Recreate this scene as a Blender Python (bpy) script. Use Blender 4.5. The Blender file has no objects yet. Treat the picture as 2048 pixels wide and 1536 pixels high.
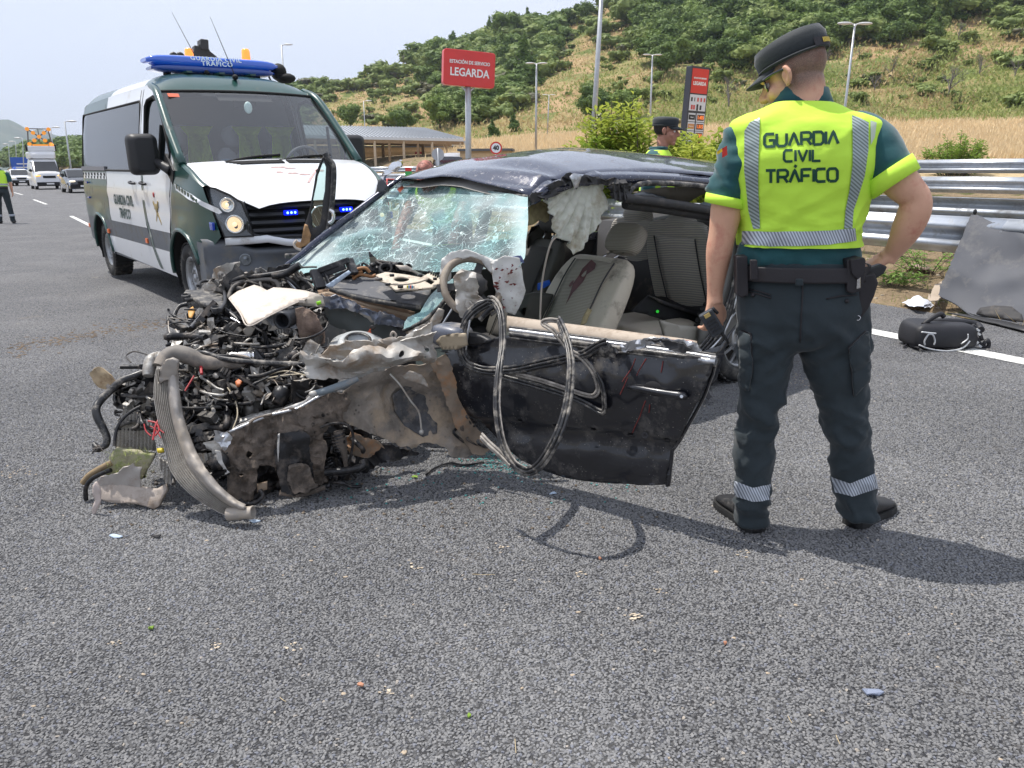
import bpy,bmesh,math,random
import numpy as np
from mathutils import Vector,Matrix,noise,Euler
from mathutils.bvhtree import BVHTree
R = math.radians
V = Vector
random.seed(7)
scene = bpy.context.scene
col = scene.collection
F_PX,PITCH,ROLL,CAM_H = 1540.0,R(15.7),-0.008,1.40
cam_rot = Matrix.Rotation(math.pi / 2 - PITCH,3,'X') @ Matrix.Rotation(ROLL,3,'Z')
CAM = V((0,0,CAM_H))
cd = bpy.data.cameras.new('camera')
cam = bpy.data.objects.new('camera',cd)
col.objects.link(cam)
cam.matrix_world = Matrix.Translation(CAM) @ cam_rot.to_4x4()
cd.sensor_width = 36
cd.lens = 36 * F_PX / 2048
cd.clip_start = 0.05
cd.clip_end = 9000
scene.camera = cam
SUN_EL,SUN_AZ = R(67),math.atan2(-0.9,0.43)      # azimuth from +Y towards +X
world = bpy.data.worlds.new('World')
scene.world = world
world.use_nodes = True
wn,wl = world.node_tree.nodes,world.node_tree.links
wn.clear()
sky = wn.new('ShaderNodeTexSky')
sky.sky_type = 'NISHITA'
sky.sun_disc = False
sky.sun_elevation = SUN_EL
sky.sun_rotation = SUN_AZ
sky.air_density,sky.dust_density,sky.ozone_density = 1.2,2.5,1.2
tc = wn.new('ShaderNodeTexCoord')
mp = wn.new('ShaderNodeMapping')
mp.inputs['Scale'].default_value = (1,1,3.0)
nz = wn.new('ShaderNodeTexNoise')
nz.inputs['Scale'].default_value = 1.6
nz.inputs['Detail'].default_value = 5
cr = wn.new('ShaderNodeMapRange')
cr.inputs['From Min'].default_value = 0.35
cr.inputs['From Max'].default_value = 0.7
cr.inputs['To Min'].default_value = 0.72
cr.inputs['To Max'].default_value = 0.94
mx = wn.new('ShaderNodeMixRGB')
mx.inputs['Color2'].default_value = (7.7,8.15,9.3,1)     # thin bright high cloud
bg = wn.new('ShaderNodeBackground')
bg.inputs['Strength'].default_value = 0.10
wo = wn.new('ShaderNodeOutputWorld')
wl.new(tc.outputs['Generated'],mp.inputs['Vector'])
wl.new(mp.outputs['Vector'],nz.inputs['Vector'])
wl.new(nz.outputs['Fac'],cr.inputs['Value'])
wl.new(cr.outputs['Result'],mx.inputs['Fac'])
wl.new(sky.outputs['Color'],mx.inputs['Color1'])
wl.new(mx.outputs['Color'],bg.inputs['Color'])
wl.new(bg.outputs['Background'],wo.inputs['Surface'])
sd = bpy.data.lights.new('sun','SUN')
sd.energy = 4.3
sd.angle = R(0.5)
sd.color = (1.0,0.955,0.89)
sun = bpy.data.objects.new('sun',sd)
col.objects.link(sun)
sdir = V((math.sin(SUN_AZ) * math.cos(SUN_EL),math.cos(SUN_AZ) * math.cos(SUN_EL),math.sin(SUN_EL)))
sun.rotation_euler = sdir.to_track_quat('Z','Y').to_euler()
sun.location = (-20,10,40)
vs = scene.view_settings
vs.view_transform = 'Standard'
vs.look = 'None'
vs.exposure = 0.34
vs.gamma = 1
vs.use_curve_mapping = False
scene.cycles.max_bounces = 8
scene.cycles.transparent_max_bounces = 12
scene.cycles.use_denoising = True
scene.cycles.sample_clamp_indirect = 6
scene.cycles.use_adaptive_sampling = True
def ray(px,py):
 return cam_rot @ V(((px - 1024) / F_PX,(768 - py) / F_PX,-1))
def onz(px,py,z=0.0):                 # where that sight line meets height z
 d = ray(px,py)
 return CAM + d * ((z - CAM_H) / d.z)
def ony(px,py,y):                     # ... meets depth y
 d = ray(px,py)
 return CAM + d * (y / d.y)
def onplane(px,py,p,n):              # ... meets a plane
 d = ray(px,py)
 return CAM + d * ((V(p) - CAM).dot(n) / d.dot(n))
def azel(px,py):
 d = ray(px,py)
 return math.degrees(math.atan2(d.x,d.y)),math.degrees(math.atan2(d.z,math.hypot(d.x,d.y)))
def tag(o,label=None,cat=None,group=None,kind=None):
 if label: o['label'] = label
 if cat: o['category'] = cat
 if group: o['group'] = group
 if kind: o['kind'] = kind
 return o
def thing(name,label,cat,loc=(0,0,0),rz=0,group=None):
 o = bpy.data.objects.new(name,None)
 col.objects.link(o)
 o.location = loc
 o.rotation_euler = (0,0,rz)
 o.empty_display_size = 0.2
 return tag(o,label,cat,group)
def copy_tree(o,parent=None):
 c = o.copy()
 col.objects.link(c)
 c.parent = parent
 for ch in [x for x in o.children]:
  copy_tree(ch,c)
 return c
def org(p):
 v = V((0,0,0))
 while p:
  v += p.location
  p = p.parent
 return v
def link(name,me,mat=None,parent=None,world=False):
 if world and parent:
  me.transform(Matrix.Translation(-org(parent)))
 o = bpy.data.objects.new(name,me)
 col.objects.link(o)
 if mat:
  for m in (mat if isinstance(mat,(list,tuple)) else [mat]):
   me.materials.append(m)
 if parent: o.parent = parent
 return o
def spline(pts,n=8,closed=False):
 """Catmull-Rom through pts (any dimension), n steps a span."""
 P = [np.array(p,float) for p in pts]
 if len(P) < 3 and not closed:
  return [P[0] + (P[-1] - P[0]) * i / n for i in range(n + 1)]
 out = []
 N = len(P)
 for i in range(N if closed else N - 1):
  if closed:
   a,b,c,d = P[(i - 1) % N],P[i],P[(i + 1) % N],P[(i + 2) % N]
  else:
   b,c = P[i],P[i + 1]
   a = P[i - 1] if i > 0 else 2 * b - c
   d = P[i + 2] if i + 2 < N else 2 * c - b
  for k in range(n):
   t = k / n
   out.append(0.5 * (2 * b + (c - a) * t + (2 * a - 5 * b + 4 * c - d) * t * t + (3 * b - a - 3 * c + d) * t ** 3))
 if not closed: out.append(P[-1])
 return out
class MB:
 def __init__(s):
  s.v,s.f,s.m,s.sm = [],[],[],[]
 def add(s,vs,fs,mi=0,smooth=False):
  o = len(s.v)
  s.v += [tuple(v) for v in vs]
  s.f += [tuple(i + o for i in f) for f in fs]
  s.m += [mi] * len(fs)
  s.sm += [smooth] * len(fs)
  return s
 def box(s,c,d,rot=None,mi=0,tp=1.0,sh=(0,0)):
  c = V(c); x,y,z = d[0] / 2,d[1] / 2,d[2] / 2
  vs = []
  for k in (-1,1):
   t = tp if k > 0 else 1
   for (i,j) in ((-1,-1),(1,-1),(1,1),(-1,1)):
    v = V((i * x * t + (sh[0] if k > 0 else 0),j * y * t + (sh[1] if k > 0 else 0),k * z))
    if rot is not None: v = rot @ v
    vs.append(c + v)
  return s.add(vs,[(3,2,1,0),(4,5,6,7),(0,1,5,4),(1,2,6,5),(2,3,7,6),(3,0,4,7)],mi)
 def rings(s,rings,closed=True,caps=True,mi=0,smooth=True,loop=False):
  n = len(rings[0]); fs = []
  m = len(rings)
  for i in range(m if loop else m - 1):
   a,b = i * n,((i + 1) % m) * n
   for j in range(n if closed else n - 1):
    k = (j + 1) % n
    fs.append((a + j,a + k,b + k,b + j))
  s.add([p for r in rings for p in r],fs,mi,smooth)
  if caps and closed and not loop:
   s.add(rings[0],[tuple(reversed(range(n)))],mi)
   s.add(rings[-1],[tuple(range(n))],mi)
  return s
 def tube(s,pts,r,n=8,step=6,caps=True,closed=False,mi=0,flat=1.0,up=None,smooth=True,raw=False):
  """r: a number or one radius a point."""
  if not isinstance(r,(list,tuple)): r = [r] * len(pts)
  P4 = [list(p) + [q] for p,q in zip(pts,r)]
  S = [np.array(p) for p in P4] if raw else spline(P4,step,closed)
  C = [V(p[:3]) for p in S]; rr = [max(1e-4,float(p[3])) for p in S]
  N = len(C); T = []
  for i in range(N):
   a = C[(i - 1) % N] if (closed or i > 0) else C[i]
   b = C[(i + 1) % N] if (closed or i < N - 1) else C[i]
   t = b - a
   T.append(t.normalized() if t.length > 1e-9 else (T[-1] if T else V((0,0,1))))
  u = V(up) if up else (V((0,0,1)) if abs(T[0].z) < .9 else V((1,0,0)))
  x = (u - T[0] * u.dot(T[0])).normalized()
  rings = []
  for i in range(N):
   if up: x = (V(up) - T[i] * V(up).dot(T[i]))
   else: x = x - T[i] * x.dot(T[i])
   x = x.normalized() if x.length > 1e-6 else T[i].orthogonal().normalized()
   y = T[i].cross(x)
   rings.append([C[i] + (x * math.cos(2 * math.pi * k / n) * rr[i] * flat + y * math.sin(2 * math.pi * k / n) * rr[i]) for k in range(n)])
  return s.rings(rings,True,caps,mi,smooth,loop=closed)
 def bar(s,a,b,w,h=None,mi=0,up=(0,0,1)):
  a,b = V(a),V(b); h = h or w
  t = (b - a); L = t.length; t = t / L
  u = V(up)
  if abs(t.dot(u)) > .98: u = V((1,0,0))
  x = t.cross(u).normalized(); y = x.cross(t)
  vs = []
  for p in (a,b):
   for (i,j) in ((-1,-1),(1,-1),(1,1),(-1,1)):
    vs.append(p + x * i * w / 2 + y * j * h / 2)
  return s.add(vs,[(0,1,2,3),(7,6,5,4),(0,4,5,1),(1,5,6,2),(2,6,7,3),(3,7,4,0)],mi)
 def cyl(s,a,b,r,r2=None,n=16,mi=0,smooth=True,caps=True):
  return s.tube([a,b],[r,r if r2 is None else r2],n,1,caps,mi=mi,smooth=smooth,raw=True)
 def lathe(s,prof,c=(0,0,0),ax=(0,0,1),n=24,mi=0,caps=False,smooth=True):
  """prof: (radius, along axis) pairs"""
  ax = V(ax).normalized(); x = ax.orthogonal().normalized(); y = ax.cross(x); c = V(c)
  rings = [[c + ax * h + (x * math.cos(2 * math.pi * k / n) + y * math.sin(2 * math.pi * k / n)) * r for k in range(n)] for r,h in prof]
  return s.rings(rings,True,caps,mi,smooth)
 def grid(s,rows,mi=0,smooth=True):
  n = len(rows[0]); m = len(rows)
  return s.add([p for r in rows for p in r],[(i * n + j,i * n + j + 1,(i + 1) * n + j + 1,(i + 1) * n + j) for i in range(m - 1) for j in range(n - 1)],mi,smooth)
 def prism(s,outline,d,mi=0,smooth=False):
  """a traced planar-ish outline swept by vector d"""
  n = len(outline); d = V(d); a = [V(p) for p in outline]
  vs = a + [p + d for p in a]
  s.add(vs,[tuple(range(n)),tuple(reversed(range(n,2 * n)))],mi)
  return s.add(vs,[(i,i + n,(i + 1) % n + n,(i + 1) % n) for i in range(n)],mi,smooth)
 def ell(s,c,r,n=16,m=10,mi=0,rot=None,k=0.0,ks=3.0):
  c = V(c)
  r = (r,r,r) if not isinstance(r,(tuple,list)) else r
  rings = []
  for i in range(m + 1):
   th = math.pi * (0.02 + 0.96 * i / m)
   ring = []
   for j in range(n):
    ph = 2 * math.pi * j / n
    d = V((math.sin(th) * math.cos(ph),math.sin(th) * math.sin(ph),math.cos(th)))
    q = 1 + (noise.noise(d * ks + c * 3) * k if k else 0)
    p = V((d.x * r[0],d.y * r[1],d.z * r[2])) * q
    if rot is not None: p = rot @ p
    ring.append(c + p)
   rings.append(ring)
  return s.rings(rings,True,True,mi,True)
 def mesh(s,name='m',fix=True):
  me = bpy.data.meshes.new(name)
  me.from_pydata(s.v,[],s.f)
  me.polygons.foreach_set('use_smooth',s.sm)
  me.polygons.foreach_set('material_index',s.m)
  if fix:
   bm = bmesh.new(); bm.from_mesh(me)
   bmesh.ops.remove_doubles(bm,verts=bm.verts,dist=1e-5)
   bmesh.ops.recalc_face_normals(bm,faces=bm.faces)
   bm.to_mesh(me); bm.free()
  me.update()
  return me
 def build(s,name,mat,parent=None,world=False,thick=0,bevel=0,sub=0,fix=True,crease=None,shade=None):
  o = link(name,s.mesh(name,fix),mat,parent,world)
  if thick or bevel or sub:
   if sub:
    m = o.modifiers.new('sub','SUBSURF'); m.levels = m.render_levels = sub
   if thick:
    m = o.modifiers.new('sol','SOLIDIFY'); m.thickness = thick; m.offset = 0
   if bevel:
    m = o.modifiers.new('bev','BEVEL'); m.width = bevel; m.segments = 2; m.limit_method = 'ANGLE'; m.angle_limit = R(35)
   bake(o)
  if shade is not None:
   autosmooth(o.data,shade)
  return o
def bake(o):
 dg = bpy.context.evaluated_depsgraph_get()
 me = bpy.data.meshes.new_from_object(o.evaluated_get(dg))
 o.modifiers.clear()
 old = o.data
 o.data = me
 bpy.data.meshes.remove(old)
 return o
def autosmooth(me,ang):
 bm = bmesh.new(); bm.from_mesh(me)
 for f in bm.faces: f.smooth = True
 for e in bm.edges:
  e.smooth = len(e.link_faces) == 2 and e.calc_face_angle(0) < R(ang)
 bm.to_mesh(me); bm.free()
def remesh(me,vox=0.01,smooth=2,it=1.0):
 o = bpy.data.objects.new('tmp',me); col.objects.link(o)
 m = o.modifiers.new('r','REMESH'); m.mode = 'VOXEL'; m.voxel_size = vox; m.use_smooth_shade = True
 if smooth:
  m = o.modifiers.new('s','SMOOTH'); m.iterations = smooth; m.factor = .5 * it
 dg = bpy.context.evaluated_depsgraph_get()
 out = bpy.data.meshes.new_from_object(o.evaluated_get(dg))
 bpy.data.objects.remove(o)
 out.polygons.foreach_set('use_smooth',[True] * len(out.polygons))
 return out
def warp(me,f):
 for v in me.vertices: v.co = f(v.co)
 me.update()
 return me
def fbm(p,sc=1.0,o=3):
 return noise.fractal(V(p) * sc,1.0,2.0,o)
def nvec(p,sc=1.0):
 return noise.noise_vector(V(p) * sc)
MATS = {}
def mat(name,c=(.5,.5,.5),rough=.6,metal=0,var=0.,vs=6.,bump=0.,bs=80.,dirt=None,coat=0.,spec=.5,alpha=1.,trans=0.,emit=None,sheen=0.,stripes=None,ior=None,spots=None):
 """dirt=(colour, amount 0..1, scale); stripes=(scale, axis vector, depth, tint); spots=(colour, scale, amount)"""
 if name in MATS: return MATS[name]
 m = bpy.data.materials.new(name); MATS[name] = m
 m.use_nodes = True
 N,L = m.node_tree.nodes,m.node_tree.links
 b = N['Principled BSDF']
 b.inputs['Base Color'].default_value = (*c,1)
 b.inputs['Roughness'].default_value = rough
 b.inputs['Metallic'].default_value = metal
 b.inputs['Specular IOR Level'].default_value = spec
 b.inputs['Coat Weight'].default_value = coat
 b.inputs['Coat Roughness'].default_value = .04
 b.inputs['Alpha'].default_value = alpha
 b.inputs['Transmission Weight'].default_value = trans
 b.inputs['Sheen Weight'].default_value = sheen
 if ior: b.inputs['IOR'].default_value = ior
 if emit:
  b.inputs['Emission Color'].default_value = (*emit[0],1)
  b.inputs['Emission Strength'].default_value = emit[1]
 t = N.new('ShaderNodeTexCoord')
 src = None
 def mixc(a,bcol,fac,mode='MIX'):
  x = N.new('ShaderNodeMixRGB'); x.blend_type = mode
  if hasattr(a,'links'): L.new(a,x.inputs['Color1'])
  else: x.inputs['Color1'].default_value = (*a,1)
  if hasattr(bcol,'links'): L.new(bcol,x.inputs['Color2'])
  else: x.inputs['Color2'].default_value = (*bcol,1)
  if hasattr(fac,'links'): L.new(fac,x.inputs['Fac'])
  else: x.inputs['Fac'].default_value = fac
  return x.outputs['Color']
 def ns(sc,det=4,r=.6):
  x = N.new('ShaderNodeTexNoise'); x.inputs['Scale'].default_value = sc
  x.inputs['Detail'].default_value = det; x.inputs['Roughness'].default_value = r
  L.new(t.outputs['Object'],x.inputs['Vector'])
  return x.outputs['Fac']
 def rng(f,a,b2,c2=0.,d=1.):
  x = N.new('ShaderNodeMapRange')
  for k,q in zip(('From Min','From Max','To Min','To Max'),(a,b2,c2,d)): x.inputs[k].default_value = q
  L.new(f,x.inputs['Value'])
  return x.outputs['Result']
 cur = c
 h = None
 if var:
  g = rng(ns(vs),.3,.7,1 - var,1 + var)
  x = N.new('ShaderNodeVectorMath'); x.operation = 'SCALE'
  x.inputs[0].default_value = c
  L.new(g,x.inputs['Scale']); cur = x.outputs['Vector']
 if stripes:
  sc,ax,dep,tint = stripes
  x = N.new('ShaderNodeVectorMath'); x.operation = 'DOT_PRODUCT'
  L.new(t.outputs['Object'],x.inputs[0]); x.inputs[1].default_value = ax
  y = N.new('ShaderNodeMath'); y.operation = 'MULTIPLY'; y.inputs[1].default_value = sc * 6.2832
  L.new(x.outputs['Value'],y.inputs[0])
  z = N.new('ShaderNodeMath'); z.operation = 'SINE'; L.new(y.outputs[0],z.inputs[0])
  fac = rng(z.outputs[0],-.4,.4)
  cur = mixc(cur,tint,fac)
  h = rng(z.outputs[0],-1,1,0,dep)
 if spots:
  x = N.new('ShaderNodeTexVoronoi'); x.inputs['Scale'].default_value = spots[1]
  L.new(t.outputs['Object'],x.inputs['Vector'])
  a1 = rng(x.outputs['Distance'],spots[2] * .6,spots[2],1,0)
  a2 = rng(ns(spots[1] * .13,2),.45,.6)
  y = N.new('ShaderNodeMath'); y.operation = 'MULTIPLY'; L.new(a1,y.inputs[0]); L.new(a2,y.inputs[1])
  cur = mixc(cur,spots[0],y.outputs[0])
 if dirt:
  amt = dirt[1]
  fac = rng(ns(dirt[2],6,.7),.62 - amt * .35,.8 - amt * .3)
  cur = mixc(cur,dirt[0],fac)
  rr = rng(fac,0,1,rough,max(rough,.85))
  L.new(rr,b.inputs['Roughness'])
  if metal or coat:
   L.new(rng(fac,0,1,metal,0),b.inputs['Metallic'])
   L.new(rng(fac,0,1,coat,0),b.inputs['Coat Weight'])
 if hasattr(cur,'links'): L.new(cur,b.inputs['Base Color'])
 if bump or h is not None:
  bp = N.new('ShaderNodeBump'); bp.inputs['Strength'].default_value = 1
  bp.inputs['Distance'].default_value = 1.0
  if bump:
   f = rng(ns(bs,5,.65),0,1,0,bump)
   if h is not None:
    y = N.new('ShaderNodeMath'); y.operation = 'ADD'; L.new(f,y.inputs[0]); L.new(h,y.inputs[1]); f = y.outputs[0]
  else: f = h
  L.new(f,bp.inputs['Height'])
  L.new(bp.outputs['Normal'],b.inputs['Normal'])
 return m
DUST = (.30,.245,.18)
STEEL = lambda: mat('galvanised_steel',(.50,.53,.57),.42,.75,var=.12,vs=5,bump=.0006,bs=60,dirt=((.34,.34,.34),.25,9))
BLACKP = lambda: mat('black_plastic',(.018,.018,.02),.5,bump=.0004,bs=300)
RUBBER = lambda: mat('tyre_rubber',(.022,.022,.022),.8,var=.3,bump=.0006,bs=150,dirt=((.13,.12,.105),.35,10))
GLASSD = lambda: mat('dark_glass',(.012,.014,.016),.04,spec=.9)
def text_mesh(s,size,ext=0.0,bold=0.0,align='CENTER',sx=1.0,space=1.0):
 cu = bpy.data.curves.new('t','FONT'); cu.body = s; cu.size = size; cu.extrude = ext
 cu.offset = bold; cu.align_x = align; cu.align_y = 'CENTER'; cu.space_character = space
 cu.resolution_u = 3
 o = bpy.data.objects.new('t',cu); col.objects.link(o)
 bpy.context.view_layer.update()
 me = bpy.data.meshes.new_from_object(o.evaluated_get(bpy.context.evaluated_depsgraph_get()))
 bpy.data.objects.remove(o)
 me.transform(Matrix.Scale(sx,4,(1,0,0)))
 return me
def place_text(name,s,size,m,parent,loc,right,up,**k):
 """flat lettering standing at loc, reading along `right`"""
 me = text_mesh(s,size,**k)
 r = V(right).normalized(); u = V(up).normalized(); n = r.cross(u)
 M4 = Matrix((r,u,n)).transposed().to_4x4(); M4.translation = V(loc)
 me.transform(M4)
 return link(name,me,m,parent)
from mathutils.geometry import delaunay_2d_cdt
def inpoly(x,y,P):
 c = False; j = len(P) - 1
 for i in range(len(P)):
  if (P[i][1] > y) != (P[j][1] > y) and x < (P[j][0] - P[i][0]) * (y - P[i][1]) / (P[j][1] - P[i][1]) + P[i][0]: c = not c
  j = i
 return c
def resamp(P,step,closed=True):
 out = []; n = len(P)
 for i in range(n if closed else n - 1):
  a,b = P[i],P[(i + 1) % n]
  k = max(1,int(math.hypot(b[0] - a[0],b[1] - a[1]) / step + .5))
  out += [(a[0] + (b[0] - a[0]) * q / k,a[1] + (b[1] - a[1]) * q / k) for q in range(k)]
 if not closed: out.append(tuple(P[-1]))
 return out
def arc(cx,cy,r,a0,a1,n=16):
 return [(cx + r * math.cos(R(a0 + (a1 - a0) * i / n)),cy + r * math.sin(R(a0 + (a1 - a0) * i / n))) for i in range(n + 1)]
def rrect(x0,y0,x1,y1,r,n=4):
 o = []
 for (cx,cy,a0) in ((x1 - r,y1 - r,0),(x0 + r,y1 - r,90),(x0 + r,y0 + r,180),(x1 - r,y0 + r,270)):
  o += arc(cx,cy,r,a0,a0 + 90,n)
 return o
def sheet(outline,fmap,step=.08,holes=(),cuts=(),mfn=None,smooth=True):
 """flat outline (x,y) -> mesh through fmap(x,y) -> (X,Y,Z)"""
 O = resamp(outline,step); vs = list(O); es = [(i,(i + 1) % len(O)) for i in range(len(O))]
 H = []
 for h in holes:
  h = resamp(h,step); H.append(h); o = len(vs); vs += h
  es += [(o + i,o + (i + 1) % len(h)) for i in range(len(h))]
 for c in cuts:
  c = resamp(c,step,False); o = len(vs); vs += c
  es += [(o + i,o + i + 1) for i in range(len(c) - 1)]
 xs = [p[0] for p in O]; ys = [p[1] for p in O]
 bd = vs[:]
 nx = int((max(xs) - min(xs)) / step); ny = int((max(ys) - min(ys)) / step)
 for i in range(nx + 1):
  for j in range(ny + 1):
   x = min(xs) + (i + .5 * (j % 2)) * step; y = min(ys) + j * step
   if inpoly(x,y,O) and not any(inpoly(x,y,h) for h in H) and all((x - a[0]) ** 2 + (y - a[1]) ** 2 > (step * .35) ** 2 for a in bd):
    vs.append((x,y))
 r = delaunay_2d_cdt([V(v) for v in vs],es,[],0,1e-6)
 P,F = r[0],r[2]
 fs,ms = [],[]
 for f in F:
  cx = sum(P[i][0] for i in f) / len(f); cy = sum(P[i][1] for i in f) / len(f)
  if not inpoly(cx,cy,O) or any(inpoly(cx,cy,h) for h in H): continue
  fs.append(tuple(f)); ms.append(mfn(cx,cy) if mfn else 0)
 b = MB(); b.v = [tuple(fmap(p[0],p[1])) for p in P]; b.f = fs; b.m = ms; b.sm = [smooth] * len(fs)
 return b
def fresnel(N,L):
 g = N.new('ShaderNodeNewGeometry'); r = N.new('ShaderNodeMapRange'); r.inputs['To Min'].default_value = 1.5; r.inputs['To Max'].default_value = 1 / 1.5
 L.new(g.outputs['Backfacing'],r.inputs['Value']); f = N.new('ShaderNodeFresnel'); L.new(r.outputs[0],f.inputs[0]); return f
def glass_mat(name,tint=(.75,.85,.82),base=.08,rough=.02,dark=0.):
 m = bpy.data.materials.new(name); m.use_nodes = True
 N,L = m.node_tree.nodes,m.node_tree.links
 N.remove(N['Principled BSDF'])
 tr = N.new('ShaderNodeBsdfTransparent'); tr.inputs[0].default_value = (*tint,1)
 gl = N.new('ShaderNodeBsdfGlossy'); gl.inputs['Roughness'].default_value = rough
 fr = fresnel(N,L)
 a = N.new('ShaderNodeMath'); a.operation = 'ADD'; a.inputs[1].default_value = base; L.new(fr.outputs[0],a.inputs[0])
 ms = N.new('ShaderNodeMixShader'); L.new(a.outputs[0],ms.inputs[0]); L.new(tr.outputs[0],ms.inputs[1]); L.new(gl.outputs[0],ms.inputs[2])
 L.new(ms.outputs[0],N['Material Output'].inputs['Surface'])
 return m
def wheel(parent,c,ax,r,w,rr,steel=False,name='wheel'):
 """wheel > tyre (own mesh), rim, wheel bolts; ax points outwards"""
 ax = V(ax).normalized(); c = V(c)
 b = MB()
 prof = [(rr,-w / 2 * .8),(rr + (r - rr) * .3,-w / 2),(r * .94,-w / 2 * .93),(r * .985,-w / 2 * .72),(r,-w / 2 * .3),(r,w / 2 * .3),(r * .985,w / 2 * .72),(r * .94,w / 2 * .93),(rr + (r - rr) * .3,w / 2),(rr,w / 2 * .8),(rr * .96,0),(rr,-w / 2 * .8)]
 b.lathe(prof,c,ax,48)
 x = ax.orthogonal().normalized(); y = ax.cross(x)
 for i in range(46):         # tread blocks
  a = 2 * math.pi * i / 46; d = x * math.cos(a) + y * math.sin(a); t_ = ax.cross(d)
  M3 = Matrix((ax,t_,d)).transposed()
  for s in (-.34,-.08,.18,.40):
   b.box(c + d * (r + .001) + ax * w * (s - .03),(w * .19,r * .09,.010),M3)
 t = b.build(name,RUBBER(),parent,fix=False)
 b = MB()
 RIMM = mat('steel_rim',(.42,.43,.44),.38,.7,var=.1,dirt=((.13,.12,.11),.3,12))
 b.lathe([(rr,w * .38),(rr * .97,w * .42),(rr * .9,w * .30),(rr * .86,w * .1),(rr * .93,-w * .3),(rr * .9,-w * .35)],c,ax,32)
 n = 16 if steel else 10
 for i in range(n):
  a = 2 * math.pi * i / n; d = x * math.cos(a) + y * math.sin(a)
  b.bar(c + ax * w * .26 + d * rr * .45,c + ax * w * .12 + d * rr * .88,rr * (.13 if steel else .12),.012,up=ax)
 b.lathe([(rr * .5,w * .20),(rr * .48,w * .30),(rr * .30,w * .34),(rr * .28,w * .2),(rr * .2,w * .22),(rr * .19,w * .34),(.001,w * .36)],c,ax,28)
 b.build('rim',RIMM,t,fix=False)
 b = MB(); b.cyl(c - ax * w * .1,c - ax * w * .06,rr * .85,n=24); b.build('brake_disc',mat('brake_dark',(.05,.045,.04),.7,.5),t,fix=False)
 for i in range(5):
  a = 2 * math.pi * i / 5; d = x * math.cos(a) + y * math.sin(a)
  b = MB(); b.cyl(c + ax * w * .28 + d * rr * .36,c + ax * w * .38 + d * rr * .36,.013,n=6); b.build('wheel_bolt',RIMM,t,fix=False)
 return t
# ================================================================ THE SETTING
E0 = V((3.08,6.67,0))
CURVE = []
def build_curve():
 def head(t):
  return R(-29.5 + (-6.3) * min(1,max(0,(t - 4) / 55.0)))
 p = V(E0); t = 0; pts = [(0,V(p))]
 while t < 420:
  a = head(t); p = p + V((math.sin(a),math.cos(a),0)) * 2; t += 2; pts.append((t,V(p)))
 p = V(E0); t = 0; back = []
 while t > -60:
  a = head(t); p = p - V((math.sin(a),math.cos(a),0)) * 2; t -= 2; back.append((t,V(p)))
 return back[::-1] + pts
CURVE = build_curve()
CP = np.array([[p.x,p.y] for t,p in CURVE]); CT = np.array([t for t,p in CURVE])
CD = np.gradient(CP,axis=0); CD /= np.linalg.norm(CD,axis=1)[:,None]
def latlon(x,y):
 d = (CP[:,0] - x) ** 2 + (CP[:,1] - y) ** 2
 i = int(np.argmin(d))
 rx,ry = CD[i,1],-CD[i,0]
 return (x - CP[i,0]) * rx + (y - CP[i,1]) * ry,CT[i] + (x - CP[i,0]) * CD[i,0] + (y - CP[i,1]) * CD[i,1]
def road_pt(t,off,z=0.0):
 x = float(np.interp(t,CT,CP[:,0])); y = float(np.interp(t,CT,CP[:,1]))
 i = min(len(CT) - 1,max(0,int((t - CT[0]) / 2)))
 return V((x + CD[i,1] * off,y - CD[i,0] * off,z))
def sst(a,b,x):
 t = min(1,max(0,(x - a) / (b - a)))
 return t * t * (3 - 2 * t)
_sk = [(-200,300),(60,312),(150,300),(300,255),(450,215),(560,185),(640,165),(700,152),(790,128),(900,100),(990,78),(1100,52),(1180,22),(1250,-8),(1400,-60),(1600,-110),(1900,-140),(2300,-150),(2900,-100)]
SKA = [azel(*p)[0] for p in _sk]; SKE = [azel(*p)[1] for p in _sk]
_ft = [(-400,335),(150,328),(560,318),(680,300),(800,290),(950,285),(1100,272),(1300,262),(1500,256),(2048,249),(2700,245)]
FTA = [azel(*p)[0] for p in _ft]; FTE = [azel(*p)[1] for p in _ft]
def hill_params(a):
 top = float(np.interp(a,SKA,SKE)); foot = float(np.interp(a,FTA,FTE))
 r0 = float(np.interp(a,[-40,-25,-13,0,10,20,35,50],[240,190,125,100,96,104,110,110]))
 r1 = float(np.interp(a,[-40,-25,-13,0,20,40],[520,420,330,290,270,270]))
 return top,foot,r0,r1
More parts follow.
